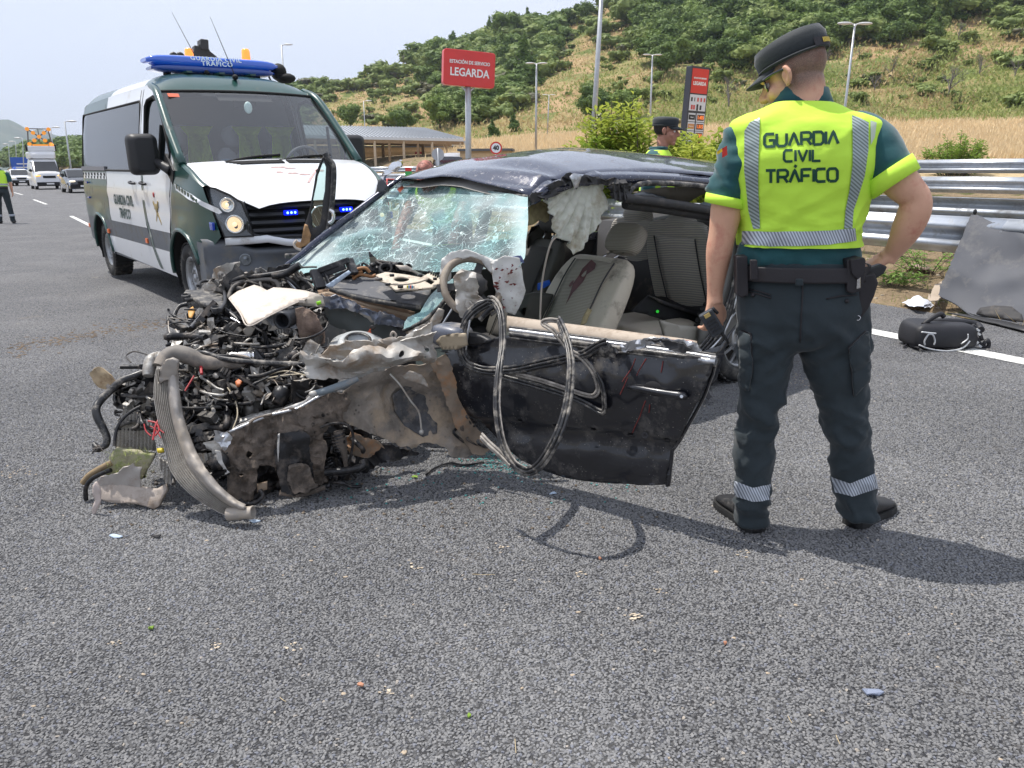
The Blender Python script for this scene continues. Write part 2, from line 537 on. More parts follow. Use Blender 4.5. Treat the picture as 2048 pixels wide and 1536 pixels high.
def ground_z(x,y,detail=True):
 r = math.hypot(x,y); a = math.degrees(math.atan2(x,y))
 if y < -5: a = 50 if x > 0 else -60
 lt,ln = latlon(x,y)
 z = 0.16 * sst(1.4,3.2,lt) + .26 * sst(3.4,5.5,lt) + .28 * sst(14,17,lt)
 if lt < -13: z = -.15 * sst(13,15,-lt)
 top,foot,r0,r1 = hill_params(a)
 zf = CAM_H + r0 * math.tan(R(foot))
 k = sst(18,24,lt) if lt > 0 else sst(15,30,-lt)
 k *= 1.0
 rs = 34.0
 if r > rs and k > 0:
  if r < r0:
   zb = .75 + (zf - .75) * ((r - rs) / (r0 - rs)) ** 1.15
  elif r < r1:
   q = (r - r0) / (r1 - r0)
   e = foot + (top - foot) * (q ** 0.92)
   zb = CAM_H + r * math.tan(R(e))
   if a > 4 and detail:      # two old terraces
    w = sst(4,12,a)
    for tr,th in ((.13,1.5),(.27,2.2),(.42,1.6)):
     zb += w * th * (sst(tr - .02,tr,q + .02 * math.sin(a * .35)) - sst(tr,tr + .13,q))
   if detail:
    zb += fbm((x,y,0),.03,4) * 2.6 * sst(0,.15,q) * (1 - sst(.85,1,q)) + fbm((x,y,9),.14,3) * .45 * sst(0,.1,q)
  else:
   e = top
   zt = CAM_H + r1 * math.tan(R(top))
   zb = zt - (r - r1) * .30
   zb = max(zb,-4)
  z = z + (zb - z) * k
 return z
def ground_mat(name):
 m = bpy.data.materials.new(name); m.use_nodes = True
 N,L = m.node_tree.nodes,m.node_tree.links
 b = N['Principled BSDF']; b.inputs['Roughness'].default_value = .95; b.inputs['Specular IOR Level'].default_value = .15
 g = N.new('ShaderNodeNewGeometry')
 def ns(sc,det,lo,hi,st=None):
  x = N.new('ShaderNodeTexNoise'); x.inputs['Scale'].default_value = sc; x.inputs['Detail'].default_value = det
  x.inputs['Roughness'].default_value = .62
  if st:
   mpn = N.new('ShaderNodeMapping'); mpn.inputs['Scale'].default_value = st
   L.new(g.outputs['Position'],mpn.inputs['Vector']); L.new(mpn.outputs[0],x.inputs['Vector'])
  else: L.new(g.outputs['Position'],x.inputs['Vector'])
  r = N.new('ShaderNodeMapRange'); r.inputs['From Min'].default_value = lo; r.inputs['From Max'].default_value = hi
  L.new(x.outputs['Fac'],r.inputs['Value'])
  return r.outputs['Result']
 def mix(a,c2,f):
  x = N.new('ShaderNodeMixRGB')
  for s_,q in (('Color1',a),('Color2',c2)):
   if hasattr(q,'links'): L.new(q,x.inputs[s_])
   else: x.inputs[s_].default_value = (*q,1)
  L.new(f,x.inputs['Fac'])
  return x.outputs[0]
 att = N.new('ShaderNodeAttribute'); att.attribute_name = 'zone'; att.attribute_type = 'GEOMETRY'
 sp = N.new('ShaderNodeSeparateColor'); L.new(att.outputs['Color'],sp.inputs[0])
 soil = mix((.23,.17,.11),(.36,.27,.17),ns(.6,6,.35,.65))
 soil = mix(soil,(.13,.14,.05),ns(1.7,5,.52,.62))
 hill = mix((.36,.235,.125),(.47,.33,.19),ns(.12,6,.35,.65))
 hill = mix(hill,(.29,.26,.11),ns(.05,6,.45,.60))
 hill = mix(hill,(.16,.19,.06),ns(.10,7,.50,.60,(1,1,2)))
 hill = mix(hill,(.20,.12,.06),ns(.5,5,.60,.7))
 field = mix((.58,.44,.26),(.70,.55,.34),ns(.25,5,.35,.65,(1,1,1)))
 field = mix(field,(.42,.29,.15),ns(3.0,4,.5,.7))
 green = mix((.10,.15,.035),(.22,.22,.07),ns(.2,6,.35,.65))
 c = mix(soil,hill,sp.outputs[0])
 c = mix(c,field,sp.outputs[1])
 c = mix(c,green,sp.outputs[2])
 L.new(c,b.inputs['Base Color'])
 bp = N.new('ShaderNodeBump'); bp.inputs['Distance'].default_value = .35
 L.new(ns(1.6,8,.2,.8),bp.inputs['Height']); L.new(bp.outputs[0],b.inputs['Normal'])
 return m
def zone(x,y):
 r = math.hypot(x,y); a = math.degrees(math.atan2(x,y)); lt,ln = latlon(x,y)
 top,foot,r0,r1 = hill_params(a)
 hill = sst(r0 - 12,r0,r)
 if a < -14: hill = sst(60,90,r)
 n = fbm((x,y,3),.05,2)
 field = sst(20,22,lt) * (1 - sst(r0 - 6,r0 + 2,r + n * 6)) * sst(-6,-3.5,a)
 if a < 6: field *= .75
 q = (r - r0) / (r1 - r0)
 gr = sst(.0,.06,q) * (1 - sst(.1,.3,q + n * .15)) * sst(6,12,a) * .75
 return (hill,field,gr,1)
def build_ground():
 azs = list(np.concatenate([np.arange(-75,-40,5),np.arange(-40,42,.65),np.arange(42,100,5)]))
 rs = [0.5,2,4,6,7.2,8.4] + list(np.arange(9.5,34,1.1)) + list(np.arange(34,100,3)) + list(np.arange(100,300,3.2)) + [305,315,330,350,380,420,470,520,560,620,800,1200,2000,3200,4000]
 vs,cs = [],[]
 for a in azs:
  for r in rs:
   x,y = r * math.sin(R(a)),r * math.cos(R(a))
   z = ground_z(x,y)
   lt,_ = latlon(x,y)
   cs.append(zone(x,y))
   vs.append((x,y,z - .035))
 n = len(rs)
 fs = [(i * n + j,(i + 1) * n + j,(i + 1) * n + j + 1,i * n + j + 1) for i in range(len(azs) - 1) for j in range(n - 1)]
 me = bpy.data.meshes.new('ground'); me.from_pydata(vs,[],fs)
 at = me.color_attributes.new('zone','FLOAT_COLOR','POINT')
 at.data.foreach_set('color',np.array(cs,dtype=np.float32).ravel())
 me.polygons.foreach_set('use_smooth',[True] * len(fs))
 o = link('ground',me,ground_mat('hillside_and_verge'))
 tag(o,kind='structure')
 b = MB(); S = 4400
 b.add([(-S,-S,-4.6),(S,-S,-4.6),(S,S,-4.6),(-S,S,-4.6)],[(0,1,2,3)])
 tag(b.build('far_plain',mat('far_plain_soil',(.22,.19,.12),.95,var=.3,vs=.01)),kind='structure')
 return o
GROUND = build_ground()
def asphalt_mat(name,chips=True,tone=1.0):
 m = bpy.data.materials.new(name); m.use_nodes = True
 N,L = m.node_tree.nodes,m.node_tree.links
 b = N['Principled BSDF']; b.inputs['Specular IOR Level'].default_value = .35
 g = N.new('ShaderNodeNewGeometry'); P = g.outputs['Position']
 def ns(sc,det=4,r=.6,vec=None):
  x = N.new('ShaderNodeTexNoise'); x.inputs['Scale'].default_value = sc; x.inputs['Detail'].default_value = det
  x.inputs['Roughness'].default_value = r; L.new(vec or P,x.inputs['Vector']); return x
 def rng(f,a,b2,c=0.,d=1.):
  x = N.new('ShaderNodeMapRange')
  for k,q in zip(('From Min','From Max','To Min','To Max'),(a,b2,c,d)): x.inputs[k].default_value = q
  L.new(f,x.inputs['Value']); return x.outputs['Result']
 def mix(a,c2,f,mode='MIX'):
  x = N.new('ShaderNodeMixRGB'); x.blend_type = mode
  for s_,q in (('Color1',a),('Color2',c2)):
   if hasattr(q,'links'): L.new(q,x.inputs[s_])
   else: x.inputs[s_].default_value = (*q,1)
  if hasattr(f,'links'): L.new(f,x.inputs['Fac'])
  else: x.inputs['Fac'].default_value = f
  return x.outputs[0]
 w = ns(70,3)
 ad = N.new('ShaderNodeVectorMath'); ad.operation = 'MULTIPLY_ADD'
 L.new(w.outputs['Color'],ad.inputs[0]); ad.inputs[1].default_value = (.016,.016,.016); L.new(P,ad.inputs[2])
 v1 = N.new('ShaderNodeTexVoronoi'); v1.inputs['Scale'].default_value = 100; L.new(ad.outputs[0],v1.inputs['Vector'])
 v3 = N.new('ShaderNodeTexVoronoi'); v3.inputs['Scale'].default_value = 260; L.new(ad.outputs[0],v3.inputs['Vector'])
 sc_ = N.new('ShaderNodeSeparateColor'); L.new(v1.outputs['Color'],sc_.inputs[0])
 big = ns(.9,6,.6).outputs['Fac']; mid = ns(7,5).outputs['Fac']; fine = ns(170,3,.7).outputs['Fac']
 t = tone
 hh = N.new('ShaderNodeMath'); hh.operation = 'MULTIPLY_ADD'       # depth below the chip tops, 0 = top
 L.new(fine,hh.inputs[0]); hh.inputs[1].default_value = .55; L.new(v1.outputs['Distance'],hh.inputs[2])
 chip = mix((.118 * t,.119 * t,.125 * t),(.205 * t,.203 * t,.203 * t),rng(sc_.outputs[0],0,1))
 chip = mix(chip,(.125 * t,.132 * t,.165 * t),rng(sc_.outputs[1],.84,.88,0,.8))
 chip = mix(chip,(.46,.40,.32),rng(ns(5,3).outputs['Fac'],.68,.72,0,.6))
 chip = mix(chip,(.30 * t,.29 * t,.28 * t),rng(fine,.52,.75,0,.5))
 bind = (.022 * t,.022 * t,.024 * t)
 c = mix(chip,bind,rng(hh.outputs[0],.80,.90)) if chips else chip
 if chips:      # where the stones are modelled one by one only the bitumen between them is left to the sheet
  ln_ = N.new('ShaderNodeVectorMath'); ln_.operation = 'LENGTH'; L.new(P,ln_.inputs[0])
  c = mix(c,bind,rng(ln_.outputs['Value'],6.5,4.2,0,.55))
 c = mix(c,(0.5,.49,.47),rng(big,.45,.75,0,.14))
 c = mix(c,(.05,.05,.05),rng(mid,.55,.8,0,.20))
 dust = rng(ns(2.6,7,.7).outputs['Fac'],.60,.74,0,.30)
 c = mix(c,(.30,.25,.19),dust)
 stain = rng(ns(.55,5,.6).outputs['Fac'],.60,.70,0,.28)
 c = mix(c,(.055,.05,.045),stain)
 L.new(c,b.inputs['Base Color'])
 L.new(rng(sc_.outputs[0],0,1,.62,.9),b.inputs['Roughness'])
 if chips:
  h = N.new('ShaderNodeMath'); h.operation = 'MULTIPLY_ADD'
  L.new(rng(hh.outputs[0],.25,.95,1,0),h.inputs[0]); h.inputs[1].default_value = .0062
  L.new(rng(sc_.outputs[2],0,1,0,.0030),h.inputs[2])
  h2 = N.new('ShaderNodeMath'); h2.operation = 'MULTIPLY_ADD'
  L.new(v3.outputs['Distance'],h2.inputs[0]); h2.inputs[1].default_value = -.0012; L.new(h.outputs[0],h2.inputs[2])
  bp = N.new('ShaderNodeBump'); bp.inputs['Distance'].default_value = 1; bp.inputs['Strength'].default_value = .9
  L.new(h2.outputs[0],bp.inputs['Height']); L.new(bp.outputs[0],b.inputs['Normal'])
 return m
def strip(name,t0,t1,o0,o1,z,m,step=2.0,nl=2,zf=None):
 b = MB(); rows = []
 n = max(2,int((t1 - t0) / step))
 for i in range(n + 1):
  t = t0 + (t1 - t0) * i / n
  row = []
  for j in range(nl):
   p = road_pt(t,o0 + (o1 - o0) * j / (nl - 1),z)
   if zf: p.z = zf(p) + z
   row.append(p)
  rows.append(row)
 b.grid(rows,smooth=False)
 o = b.build(name,m,fix=False)
 for p in o.data.polygons:
  if p.normal.z < 0: o.data.flip_normals(); break
 return tag(o,kind='structure')
ASPH = asphalt_mat('coarse_asphalt',tone=1.2)
strip('asphalt_road',-50,400,-15,1.28,.0,ASPH)
strip('opposite_carriageway',-50,200,4.9,14.4,.43,asphalt_mat('far_asphalt',False,1.35))
def paint_mat(name):
 return mat(name,(.74,.74,.71),.7,var=.08,vs=4,bump=.0025,bs=130,dirt=((.16,.16,.16),.42,38))
PAINT = paint_mat('road_paint')
strip('edge_line',-30,300,-.1,.1,.004,PAINT)
strip('far_edge_line',-50,200,5.6,5.75,.434,PAINT)
strip('far_edge_line',-50,200,13.2,13.35,.434,PAINT)
strip('edge_line',-30,300,-8.2,-8.05,.004,PAINT)
def dash(px0,py0,px1,py1,w=.12):
 a,c = onz(px0,py0,.004),onz(px1,py1,.004)
 d = (c - a).normalized(); n = V((-d.y,d.x,0)) * w / 2
 b = MB(); b.add([a - n,c - n,c + n,a + n],[(0,1,2,3)])
 tag(b.build('lane_dash',PAINT),kind='structure')
for q in ((28,385,45,389.5),(67,399,93,408.5),(142,432,205,463),(5,377.5,13,379.5)):
 dash(*q)
def far_hills():
 prof = [(-2600,225),(-1600,235),(-1000,225),(-600,235),(-300,236),(-100,238),(0,239),(25,243),(60,262),(78,257),(100,266),(150,277),(230,284),(330,292),(450,300),(600,310),(800,325)]
 b = MB(); rows = []
 S = spline(prof,6)
 for k in range(7):
  row = []
  for (px,py) in S:
   a,e = azel(px,py)
   q = k / 6
   r = 2500 + 900 * q
   z = -6 + (CAM_H + 3400 * math.tan(R(e)) + 6) * (q ** 1.2)
   p = V((r * math.sin(R(a)),r * math.cos(R(a)),0))
   z += fbm(p,.003,5) * 28 * math.sin(math.pi * q) + (fbm(p,.02,3) * 5 if q > .5 else 0)
   row.append((p.x,p.y,z))
  rows.append(row)
 rows.append([(x * 1.2,y * 1.2,-8) for x,y,z in rows[-1]])
 b.grid(rows)
 m = mat('wooded_far_hills',(.085,.105,.06),1,var=.25,vs=.004,dirt=((.36,.28,.19),.3,.0016),spec=0)
 tag(b.build('distant_hills',m),kind='structure')
far_hills()
def road_chips():
 b = MB(); q = .25
 for i in range(-22,26):
  for j in range(4,30):
   x,y = i * q,j * q
   if abs(x) > .80 * y + .7 or latlon(x + q,y + q)[0] > -.25: continue
   b.add([(x,y,0),(x + q,y,0),(x + q,y + q,0),(x,y + q,0)],[(0,1,2,3)])
 me = b.mesh('chips')
 a = me.attributes.new('dens','FLOAT','POINT'); a.data.foreach_set('value',[1 - sst(4.6,7.2,v.co.length) for v in me.vertices])
 m = bpy.data.materials.new('stone_chip'); m.use_nodes = True
 N,L = m.node_tree.nodes,m.node_tree.links; p = N['Principled BSDF']; p.inputs['Roughness'].default_value = .75; p.inputs['Specular IOR Level'].default_value = .3
 oi = N.new('ShaderNodeObjectInfo'); r = N.new('ShaderNodeValToRGB'); e = r.color_ramp.elements
 e[0].position = 0; e[0].color = (.155,.155,.158,1); e[1].position = .90; e[1].color = (.225,.222,.220,1)
 for ps_,cc in ((.5,(.18,.18,.183,1)),(.93,(.17,.178,.205,1)),(.994,(.18,.185,.21,1)),(.997,(.36,.32,.27,1))):
  k = e.new(ps_); k.color = cc
 L.new(oi.outputs['Random'],r.inputs[0])
 g = N.new('ShaderNodeNewGeometry'); nz_ = N.new('ShaderNodeTexNoise'); nz_.inputs['Scale'].default_value = .9; nz_.inputs['Detail'].default_value = 6; L.new(g.outputs['Position'],nz_.inputs['Vector'])
 mr = N.new('ShaderNodeMapRange'); mr.inputs['From Min'].default_value = .3; mr.inputs['From Max'].default_value = .75; mr.inputs['To Min'].default_value = .88; mr.inputs['To Max'].default_value = 1.25; L.new(nz_.outputs['Fac'],mr.inputs['Value'])
 vm = N.new('ShaderNodeVectorMath'); vm.operation = 'SCALE'; L.new(r.outputs[0],vm.inputs[0]); L.new(mr.outputs[0],vm.inputs['Scale']); L.new(vm.outputs[0],p.inputs['Base Color'])
 n2 = N.new('ShaderNodeTexNoise'); n2.inputs['Scale'].default_value = 420; L.new(g.outputs['Position'],n2.inputs['Vector'])
 bp = N.new('ShaderNodeBump'); bp.inputs['Distance'].default_value = .0012; L.new(n2.outputs['Fac'],bp.inputs['Height']); L.new(bp.outputs[0],p.inputs['Normal'])
 o = link('asphalt_chips',me,m); tag(o,kind='stuff')
 ng = bpy.data.node_groups.new('chips','GeometryNodeTree')
 ng.interface.new_socket('Geometry',in_out='INPUT',socket_type='NodeSocketGeometry'); ng.interface.new_socket('Geometry',in_out='OUTPUT',socket_type='NodeSocketGeometry')
 n,l = ng.nodes,ng.links
 gi,go_ = n.new('NodeGroupInput'),n.new('NodeGroupOutput')
 d = n.new('GeometryNodeDistributePointsOnFaces'); d.distribute_method = 'POISSON'; d.inputs['Distance Min'].default_value = .0061; d.inputs['Density Max'].default_value = 21000
 at = n.new('GeometryNodeInputNamedAttribute'); at.data_type = 'FLOAT'; at.inputs['Name'].default_value = 'dens'
 l.new(gi.outputs[0],d.inputs['Mesh']); l.new(at.outputs[0],d.inputs['Density Factor'])
 gj = n.new('GeometryNodeGeometryToInstance')
 for k in range(3):
  ic = n.new('GeometryNodeMeshIcoSphere'); ic.inputs['Radius'].default_value = 1; ic.inputs['Subdivisions'].default_value = 2 if k == 0 else 1
  sp = n.new('GeometryNodeSetPosition'); wn_ = n.new('ShaderNodeTexNoise'); wn_.noise_dimensions = '4D'; wn_.inputs['W'].default_value = 3.1 * k; wn_.inputs['Scale'].default_value = 1.3
  su = n.new('ShaderNodeVectorMath'); su.operation = 'SUBTRACT'; su.inputs[1].default_value = (.5,.5,.5); l.new(wn_.outputs['Color'],su.inputs[0])
  sc2 = n.new('ShaderNodeVectorMath'); sc2.operation = 'SCALE'; sc2.inputs['Scale'].default_value = 1.7; l.new(su.outputs[0],sc2.inputs[0])
  l.new(ic.outputs['Mesh'],sp.inputs['Geometry']); l.new(sc2.outputs[0],sp.inputs['Offset']); l.new(sp.outputs[0],gj.inputs[0])
 ip = n.new('GeometryNodeInstanceOnPoints'); ip.inputs['Pick Instance'].default_value = True
 l.new(d.outputs['Points'],ip.inputs['Points']); l.new(gj.outputs[0],ip.inputs['Instance'])
 def rnd(a,c_,sd_,vec=True):
  q_ = n.new('FunctionNodeRandomValue'); q_.data_type = 'FLOAT_VECTOR' if vec else 'FLOAT'; ins = [s_ for s_ in q_.inputs if s_.enabled]
  ins[0].default_value = a; ins[1].default_value = c_; q_.inputs['Seed'].default_value = sd_
  return [s_ for s_ in q_.outputs if s_.enabled][0]
 l.new(rnd((-.5,-.5,0),(.5,.5,6.28),1),ip.inputs['Rotation']); l.new(rnd((.0042,.0033,.0022),(.0076,.0058,.0043),2),ip.inputs['Scale'])
 tr2 = n.new('GeometryNodeTranslateInstances'); l.new(ip.outputs[0],tr2.inputs[0]); l.new(rnd((0,0,-.0016),(0,0,.0012),3),tr2.inputs['Translation'])
 sm_ = n.new('GeometryNodeSetMaterial'); sm_.inputs['Material'].default_value = m; l.new(tr2.outputs[0],sm_.inputs[0]); l.new(sm_.outputs[0],go_.inputs[0])
 md = o.modifiers.new('chips','NODES'); md.node_group = ng
road_chips()
# ================================================================ VEGETATION
bpy.context.view_layer.update()
_gm = GROUND.data
GB = BVHTree.FromPolygons([v.co[:] for v in _gm.vertices],[p.vertices[:] for p in _gm.polygons])
def hit(px,py):
 h = GB.ray_cast(CAM,ray(px,py).normalized(),2500)
 return h[0]
def drop(x,y):
 h = GB.ray_cast(V((x,y,300)),V((0,0,-1)))
 return h[0].z if h[0] else 0
rg = np.random.default_rng(11)
def leaf_mesh(name,lobes,n,size,core=True,asp=1.6,droop=0.0,jit=.25):
 """leaf clumps spread through lobes (cx,cy,cz,rx,ry,rz)"""
 w = np.array([l[3] * l[5] for l in lobes]); w = w / w.sum()
 idx = rg.choice(len(lobes),n,p=w)
 L_ = np.array(lobes)[idx]
 d = rg.normal(size=(n,3)); d /= np.linalg.norm(d,axis=1)[:,None]
 rad = (1 - jit * rg.random(n) ** 1.5) * (1 + .10 * rg.normal(size=n))
 c = L_[:,:3] + d * L_[:,3:6] * rad[:,None]
 nn = d + rg.normal(size=(n,3)) * .55; nn[:,2] += .35; nn /= np.linalg.norm(nn,axis=1)[:,None]
 t = np.cross(nn,rg.normal(size=(n,3))); t /= np.linalg.norm(t,axis=1)[:,None]
 t[:,2] -= droop; u = np.cross(nn,t)
 s = size * (.6 + .8 * rg.random(n))[:,None]
 q = np.stack([c - t * s * asp * .5,c + u * s * .42 + nn * s * .12,c + t * s * asp * .5,c - u * s * .42 + nn * s * .12],1).reshape(-1,3)
 me = bpy.data.meshes.new(name)
 vs = q; F = np.arange(4 * n).reshape(-1,4)
 if core:
  b = MB()
  for l in lobes:
   b.ell(l[:3],[l[3] * .80,l[4] * .80,l[5] * .80],8,6,k=.35,ks=2.5)
  off = len(vs)
  vs = np.vstack([vs,np.array(b.v)])
  faces = [tuple(f) for f in F] + [tuple(i + off for i in f) for f in b.f]
 else: faces = [tuple(f) for f in F]
 me.from_pydata([tuple(v) for v in vs],[],faces)
 me.update()
 return me
def leafmat(name,c,c2,tr=.25):
 m = bpy.data.materials.new(name); m.use_nodes = True
 N,L = m.node_tree.nodes,m.node_tree.links
 b = N['Principled BSDF']; b.inputs['Roughness'].default_value = .6; b.inputs['Specular IOR Level'].default_value = .25
 oi = N.new('ShaderNodeObjectInfo'); g = N.new('ShaderNodeNewGeometry')
 x = N.new('ShaderNodeTexNoise'); x.inputs['Scale'].default_value = .9; x.inputs['Detail'].default_value = 3
 L.new(g.outputs['Position'],x.inputs['Vector'])
 a = N.new('ShaderNodeMath'); a.operation = 'MULTIPLY_ADD'
 L.new(g.outputs['Random Per Island'],a.inputs[0]); a.inputs[1].default_value = .5
 L.new(x.outputs['Fac'],a.inputs[2])
 a2 = N.new('ShaderNodeMath'); a2.operation = 'MULTIPLY_ADD'
 L.new(oi.outputs['Random'],a2.inputs[0]); a2.inputs[1].default_value = .75; L.new(a.outputs[0],a2.inputs[2])
 r = N.new('ShaderNodeMapRange'); r.inputs['From Min'].default_value = .5; r.inputs['From Max'].default_value = 1.6
 L.new(a2.outputs[0],r.inputs['Value'])
 mx_ = N.new('ShaderNodeMixRGB'); mx_.inputs[1].default_value = (*c,1); mx_.inputs[2].default_value = (*c2,1)
 L.new(r.outputs[0],mx_.inputs[0]); L.new(mx_.outputs[0],b.inputs['Base Color'])
 tl = N.new('ShaderNodeBsdfTranslucent'); L.new(mx_.outputs[0],tl.inputs['Color'])
 ms = N.new('ShaderNodeMixShader'); ms.inputs[0].default_value = tr
 L.new(b.outputs[0],ms.inputs[1]); L.new(tl.outputs[0],ms.inputs[2])
 L.new(ms.outputs[0],N['Material Output'].inputs['Surface'])
 return m
LM_OAK = leafmat('oak_leaves',(.055,.105,.028),(.21,.29,.075))
LM_PINE = leafmat('pine_needles',(.07,.13,.03),(.19,.26,.07))
LM_BUSH = leafmat('scrub_leaves',(.09,.14,.038),(.27,.33,.10))
LM_GREY = leafmat('grey_scrub_leaves',(.11,.115,.07),(.23,.22,.14))
BARK = mat('bark',(.12,.095,.075),.9,var=.3,vs=8,bump=.01,bs=20)
GREYBARK = mat('charred_grey_branches',(.17,.15,.14),.9,var=.3,vs=3)
def lobes(n,w,h,z0,seed,sq=.8):
 r = random.Random(seed); out = [(0,0,z0 + h * .5,w * .62,w * .62,h * .46)]
 for i in range(n):
  a = r.random() * 6.283; q = w * (.3 + .45 * r.random()); z = z0 + h * (.25 + .6 * r.random())
  s = w * (.28 + .22 * r.random())
  out.append((q * math.cos(a),q * math.sin(a),z,s,s,s * sq))
 return out
def conelobes(n,w,h,z0,seed):
 r = random.Random(seed); out = []
 for i in range(n):
  q = i / (n - 1); rr = w * (1 - q) ** .8 * .75 + .12 * w
  a = r.random() * 6.283
  out.append((rr * .35 * math.cos(a),rr * .35 * math.sin(a),z0 + h * q * .9,rr,rr,h / n * 1.1))
 return out
CR = {}
for k in range(4):
 CR['oak%d' % k] = leaf_mesh('oak_crown',lobes(9,.52,.85,.15,k),1300,.062)
for k in range(2):
 CR['pine%d' % k] = leaf_mesh('pine_crown',conelobes(7,.34,.92,.12,20 + k),1100,.055)
for k in range(4):
 CR['bush%d' % k] = leaf_mesh('bush_crown',lobes(6,.85,.8,.0,40 + k,.7),700,.085)
def trunk_mesh():
 b = MB(); b.tube([(0,0,-.1),(.01,0,.2),(-.01,.02,.6)],[.035,.028,.012],6,3)
 for k in range(4):
  a = k * 1.7
  b.tube([(0,0,.2 + .07 * k),(.12 * math.cos(a),.12 * math.sin(a),.38 + .07 * k),(.24 * math.cos(a),.24 * math.sin(a),.5 + .07 * k)],[.016,.01,.004],5,2)
 return b.mesh('trunk')
TRUNK = trunk_mesh(); TRUNK.materials.append(BARK)
_mm = {'oak': LM_OAK,'pine': LM_PINE,'bush': LM_BUSH}
for k,me in CR.items(): me.materials.append(_mm[k[:-1]])
def dead_mesh(seed,spread=.5,n0=5):
 r = random.Random(seed); b = MB()
 def grow(p,d,L_,rad,lev):
  q = p + d * L_
  m_ = p + d * L_ * .5 + V((r.uniform(-1,1),r.uniform(-1,1),0)) * L_ * .06
  b.tube([p,m_,q],[rad,rad * .8,rad * .55],5 if lev < 2 else 3,2,caps=False)
  if lev >= 4: return
  for i in range(3 if lev else n0):
   dd = (d * (.75 if lev else .9) + V((r.uniform(-1,1),r.uniform(-1,1),r.uniform(-.1,.6))) * spread).normalized()
   s = .45 + .5 * i / 4 if lev == 0 else .5 + .5 * r.random()
   grow(p + (q - p) * s,dd,L_ * (.58 + .15 * r.random()),rad * .5,lev + 1)
 grow(V((0,0,-.05)),V((0.03,0,1)),.38,.028,0)
 me = b.mesh('dead_branches'); me.materials.append(GREYBARK)
 return me
DEAD = [dead_mesh(1,.7,5),dead_mesh(2,.9,6),dead_mesh(5,.6,5)]
def tree(name,label,cat,p,h,kind,group=None,w=1.0,rot=None,trunk=True,crown_mat=None):
 t = thing(name,label,cat,p,random.random() * 6.28 if rot is None else rot,group)
 c = bpy.data.objects.new('crown',CR[kind]); col.objects.link(c); c.parent = t
 c.scale = (h * w,h * w,h)
 if trunk:
  k = bpy.data.objects.new('trunk',TRUNK); col.objects.link(k); k.parent = t; k.scale = (h,h,h)
 return t
def tree_px(name,label,cat,px,py,hpx,kind,group=None,w=1.0,**k):
 """base seen at (px,py), hpx pixels tall"""
 p = hit(px,py)
 if p is None: return None
 h = hpx / F_PX * p.length
 return tree(name,label,cat,p - V((0,0,.05 * h)),h,kind,group,w,**k)
for a in [
 ('oak_tree','large round dark oak breaking the skyline above the red sign',1018,92,58,'oak0',1.25),
 ('oak_tree','round tree on the ridge left of the tall lamp pole, left of a pair',1142,52,34,'oak1',1.0),
 ('oak_tree','round tree on the ridge nearest the tall lamp pole, right one of the pair',1168,44,38,'oak2',1.0),
 ('pine_tree','tall dark pine on the slope right of the big red sign',1048,172,88,'pine0',1.15),
 ('pine_tree','yellow green pine beside the taller dark pine above the red sign',1005,150,70,'pine1',1.2),
 ('oak_tree','dark bushy tree at the foot of the hill left of the tall lamp pole',1183,245,68,'oak3',1.05),
 ('oak_tree','dark bushy tree at the foot of the hill right of the tall lamp pole',1250,240,62,'oak1',1.1),
 ('oak_tree','round tree behind the left end of the service station canopy',702,258,46,'oak0',.95),
 ('oak_tree','round tree behind the middle of the service station canopy',806,262,44,'oak2',1.05),
 ('pine_tree','small bright pine in the dry grass above the speed limit sign',985,278,34,'pine1',1.5),
 ('pine_tree','small pine left of the double headed lamp in the dry grass',1027,262,32,'pine0',1.4),
 ('pine_tree','small green pine standing alone on the bare slope',1049,194,34,'pine1',1.2),
 ('pine_tree','bright green pine on the slope between two dark thickets',1304,92,52,'pine0',1.1),
 ('oak_tree','copse tree at the left end of the thicket beside the sign post',880,256,66,'oak2',1.2),
 ('oak_tree','copse tree just right of the big sign post',960,232,66,'oak3',1.35),
 ('oak_tree','low wide tree at the right end of the copse by the sign post',1005,218,42,'oak0',1.5),
 ('oak_tree','dark round bush tree on the slope left of the red sign',850,178,42,'oak1',1.4),
 ('pine_tree','bright green conical tree below the wood near the right hand lamp',1868,78,50,'pine1',1.2),
 ('oak_tree','light green tree at the lower edge of the wood right of the officer',1790,92,44,'oak2',1.3)]:
 tree_px(a[0],a[1],'tree',a[2],a[3],a[4],a[5],w=a[6])
for (px,py,h,k,lb) in [
 (1457,212,88,0,'bare grey dead tree right of the fuel price totem'),
 (1780,158,62,0,'bare dead tree high on the grass slope right of the lamp'),
 (1897,194,86,1,'large brown bare tree leaning over the terrace edge'),
 (1748,184,52,2,'thin grey dead tree low on the slope right of the lamp'),
 (1960,150,56,1,'grey dead tree with several stems far right of the slope'),
 (2030,154,50,2,'grey dead tree at the right border of the picture'),
 (1917,78,46,1,'small dark bare tree at the lower edge of the wood'),
 (1822,168,34,2,'thin bare sapling between two dead trees on the slope'),
 (1174,200,44,2,'thin bare tree behind the dark trees by the tall lamp pole'),
 (1655,122,34,0,'bare bush behind the officer cap on the slope'),
 (1718,118,30,1,'low bare bush left of the high dead tree'),
 (830,122,22,1,'bare shrub on the skyline left of the red sign')]:
 p = hit(px,py)
 if p is None: continue
 h = h / F_PX * p.length * .8
 t = thing('dead_tree',lb,'tree',p - V((0,0,.03 * h)),random.random() * 6)
 o = bpy.data.objects.new('branches',DEAD[k]); col.objects.link(o); o.parent = t; o.scale = (h,h,h)
wood_lo = lambda x: float(np.interp(x,[1200,1285,1320,1420,1500,1600,1690,1760,1850,1950,2048,2400],[-60,80,148,128,142,122,84,92,62,28,8,-40]))
wood2 = lambda x: float(np.interp(x,[820,835,900,1000,1060,1110,1125],[60,135,150,168,165,140,60]))
def sky_y(x): return float(np.interp(x,[q[0] for q in _sk],[q[1] for q in _sk]))
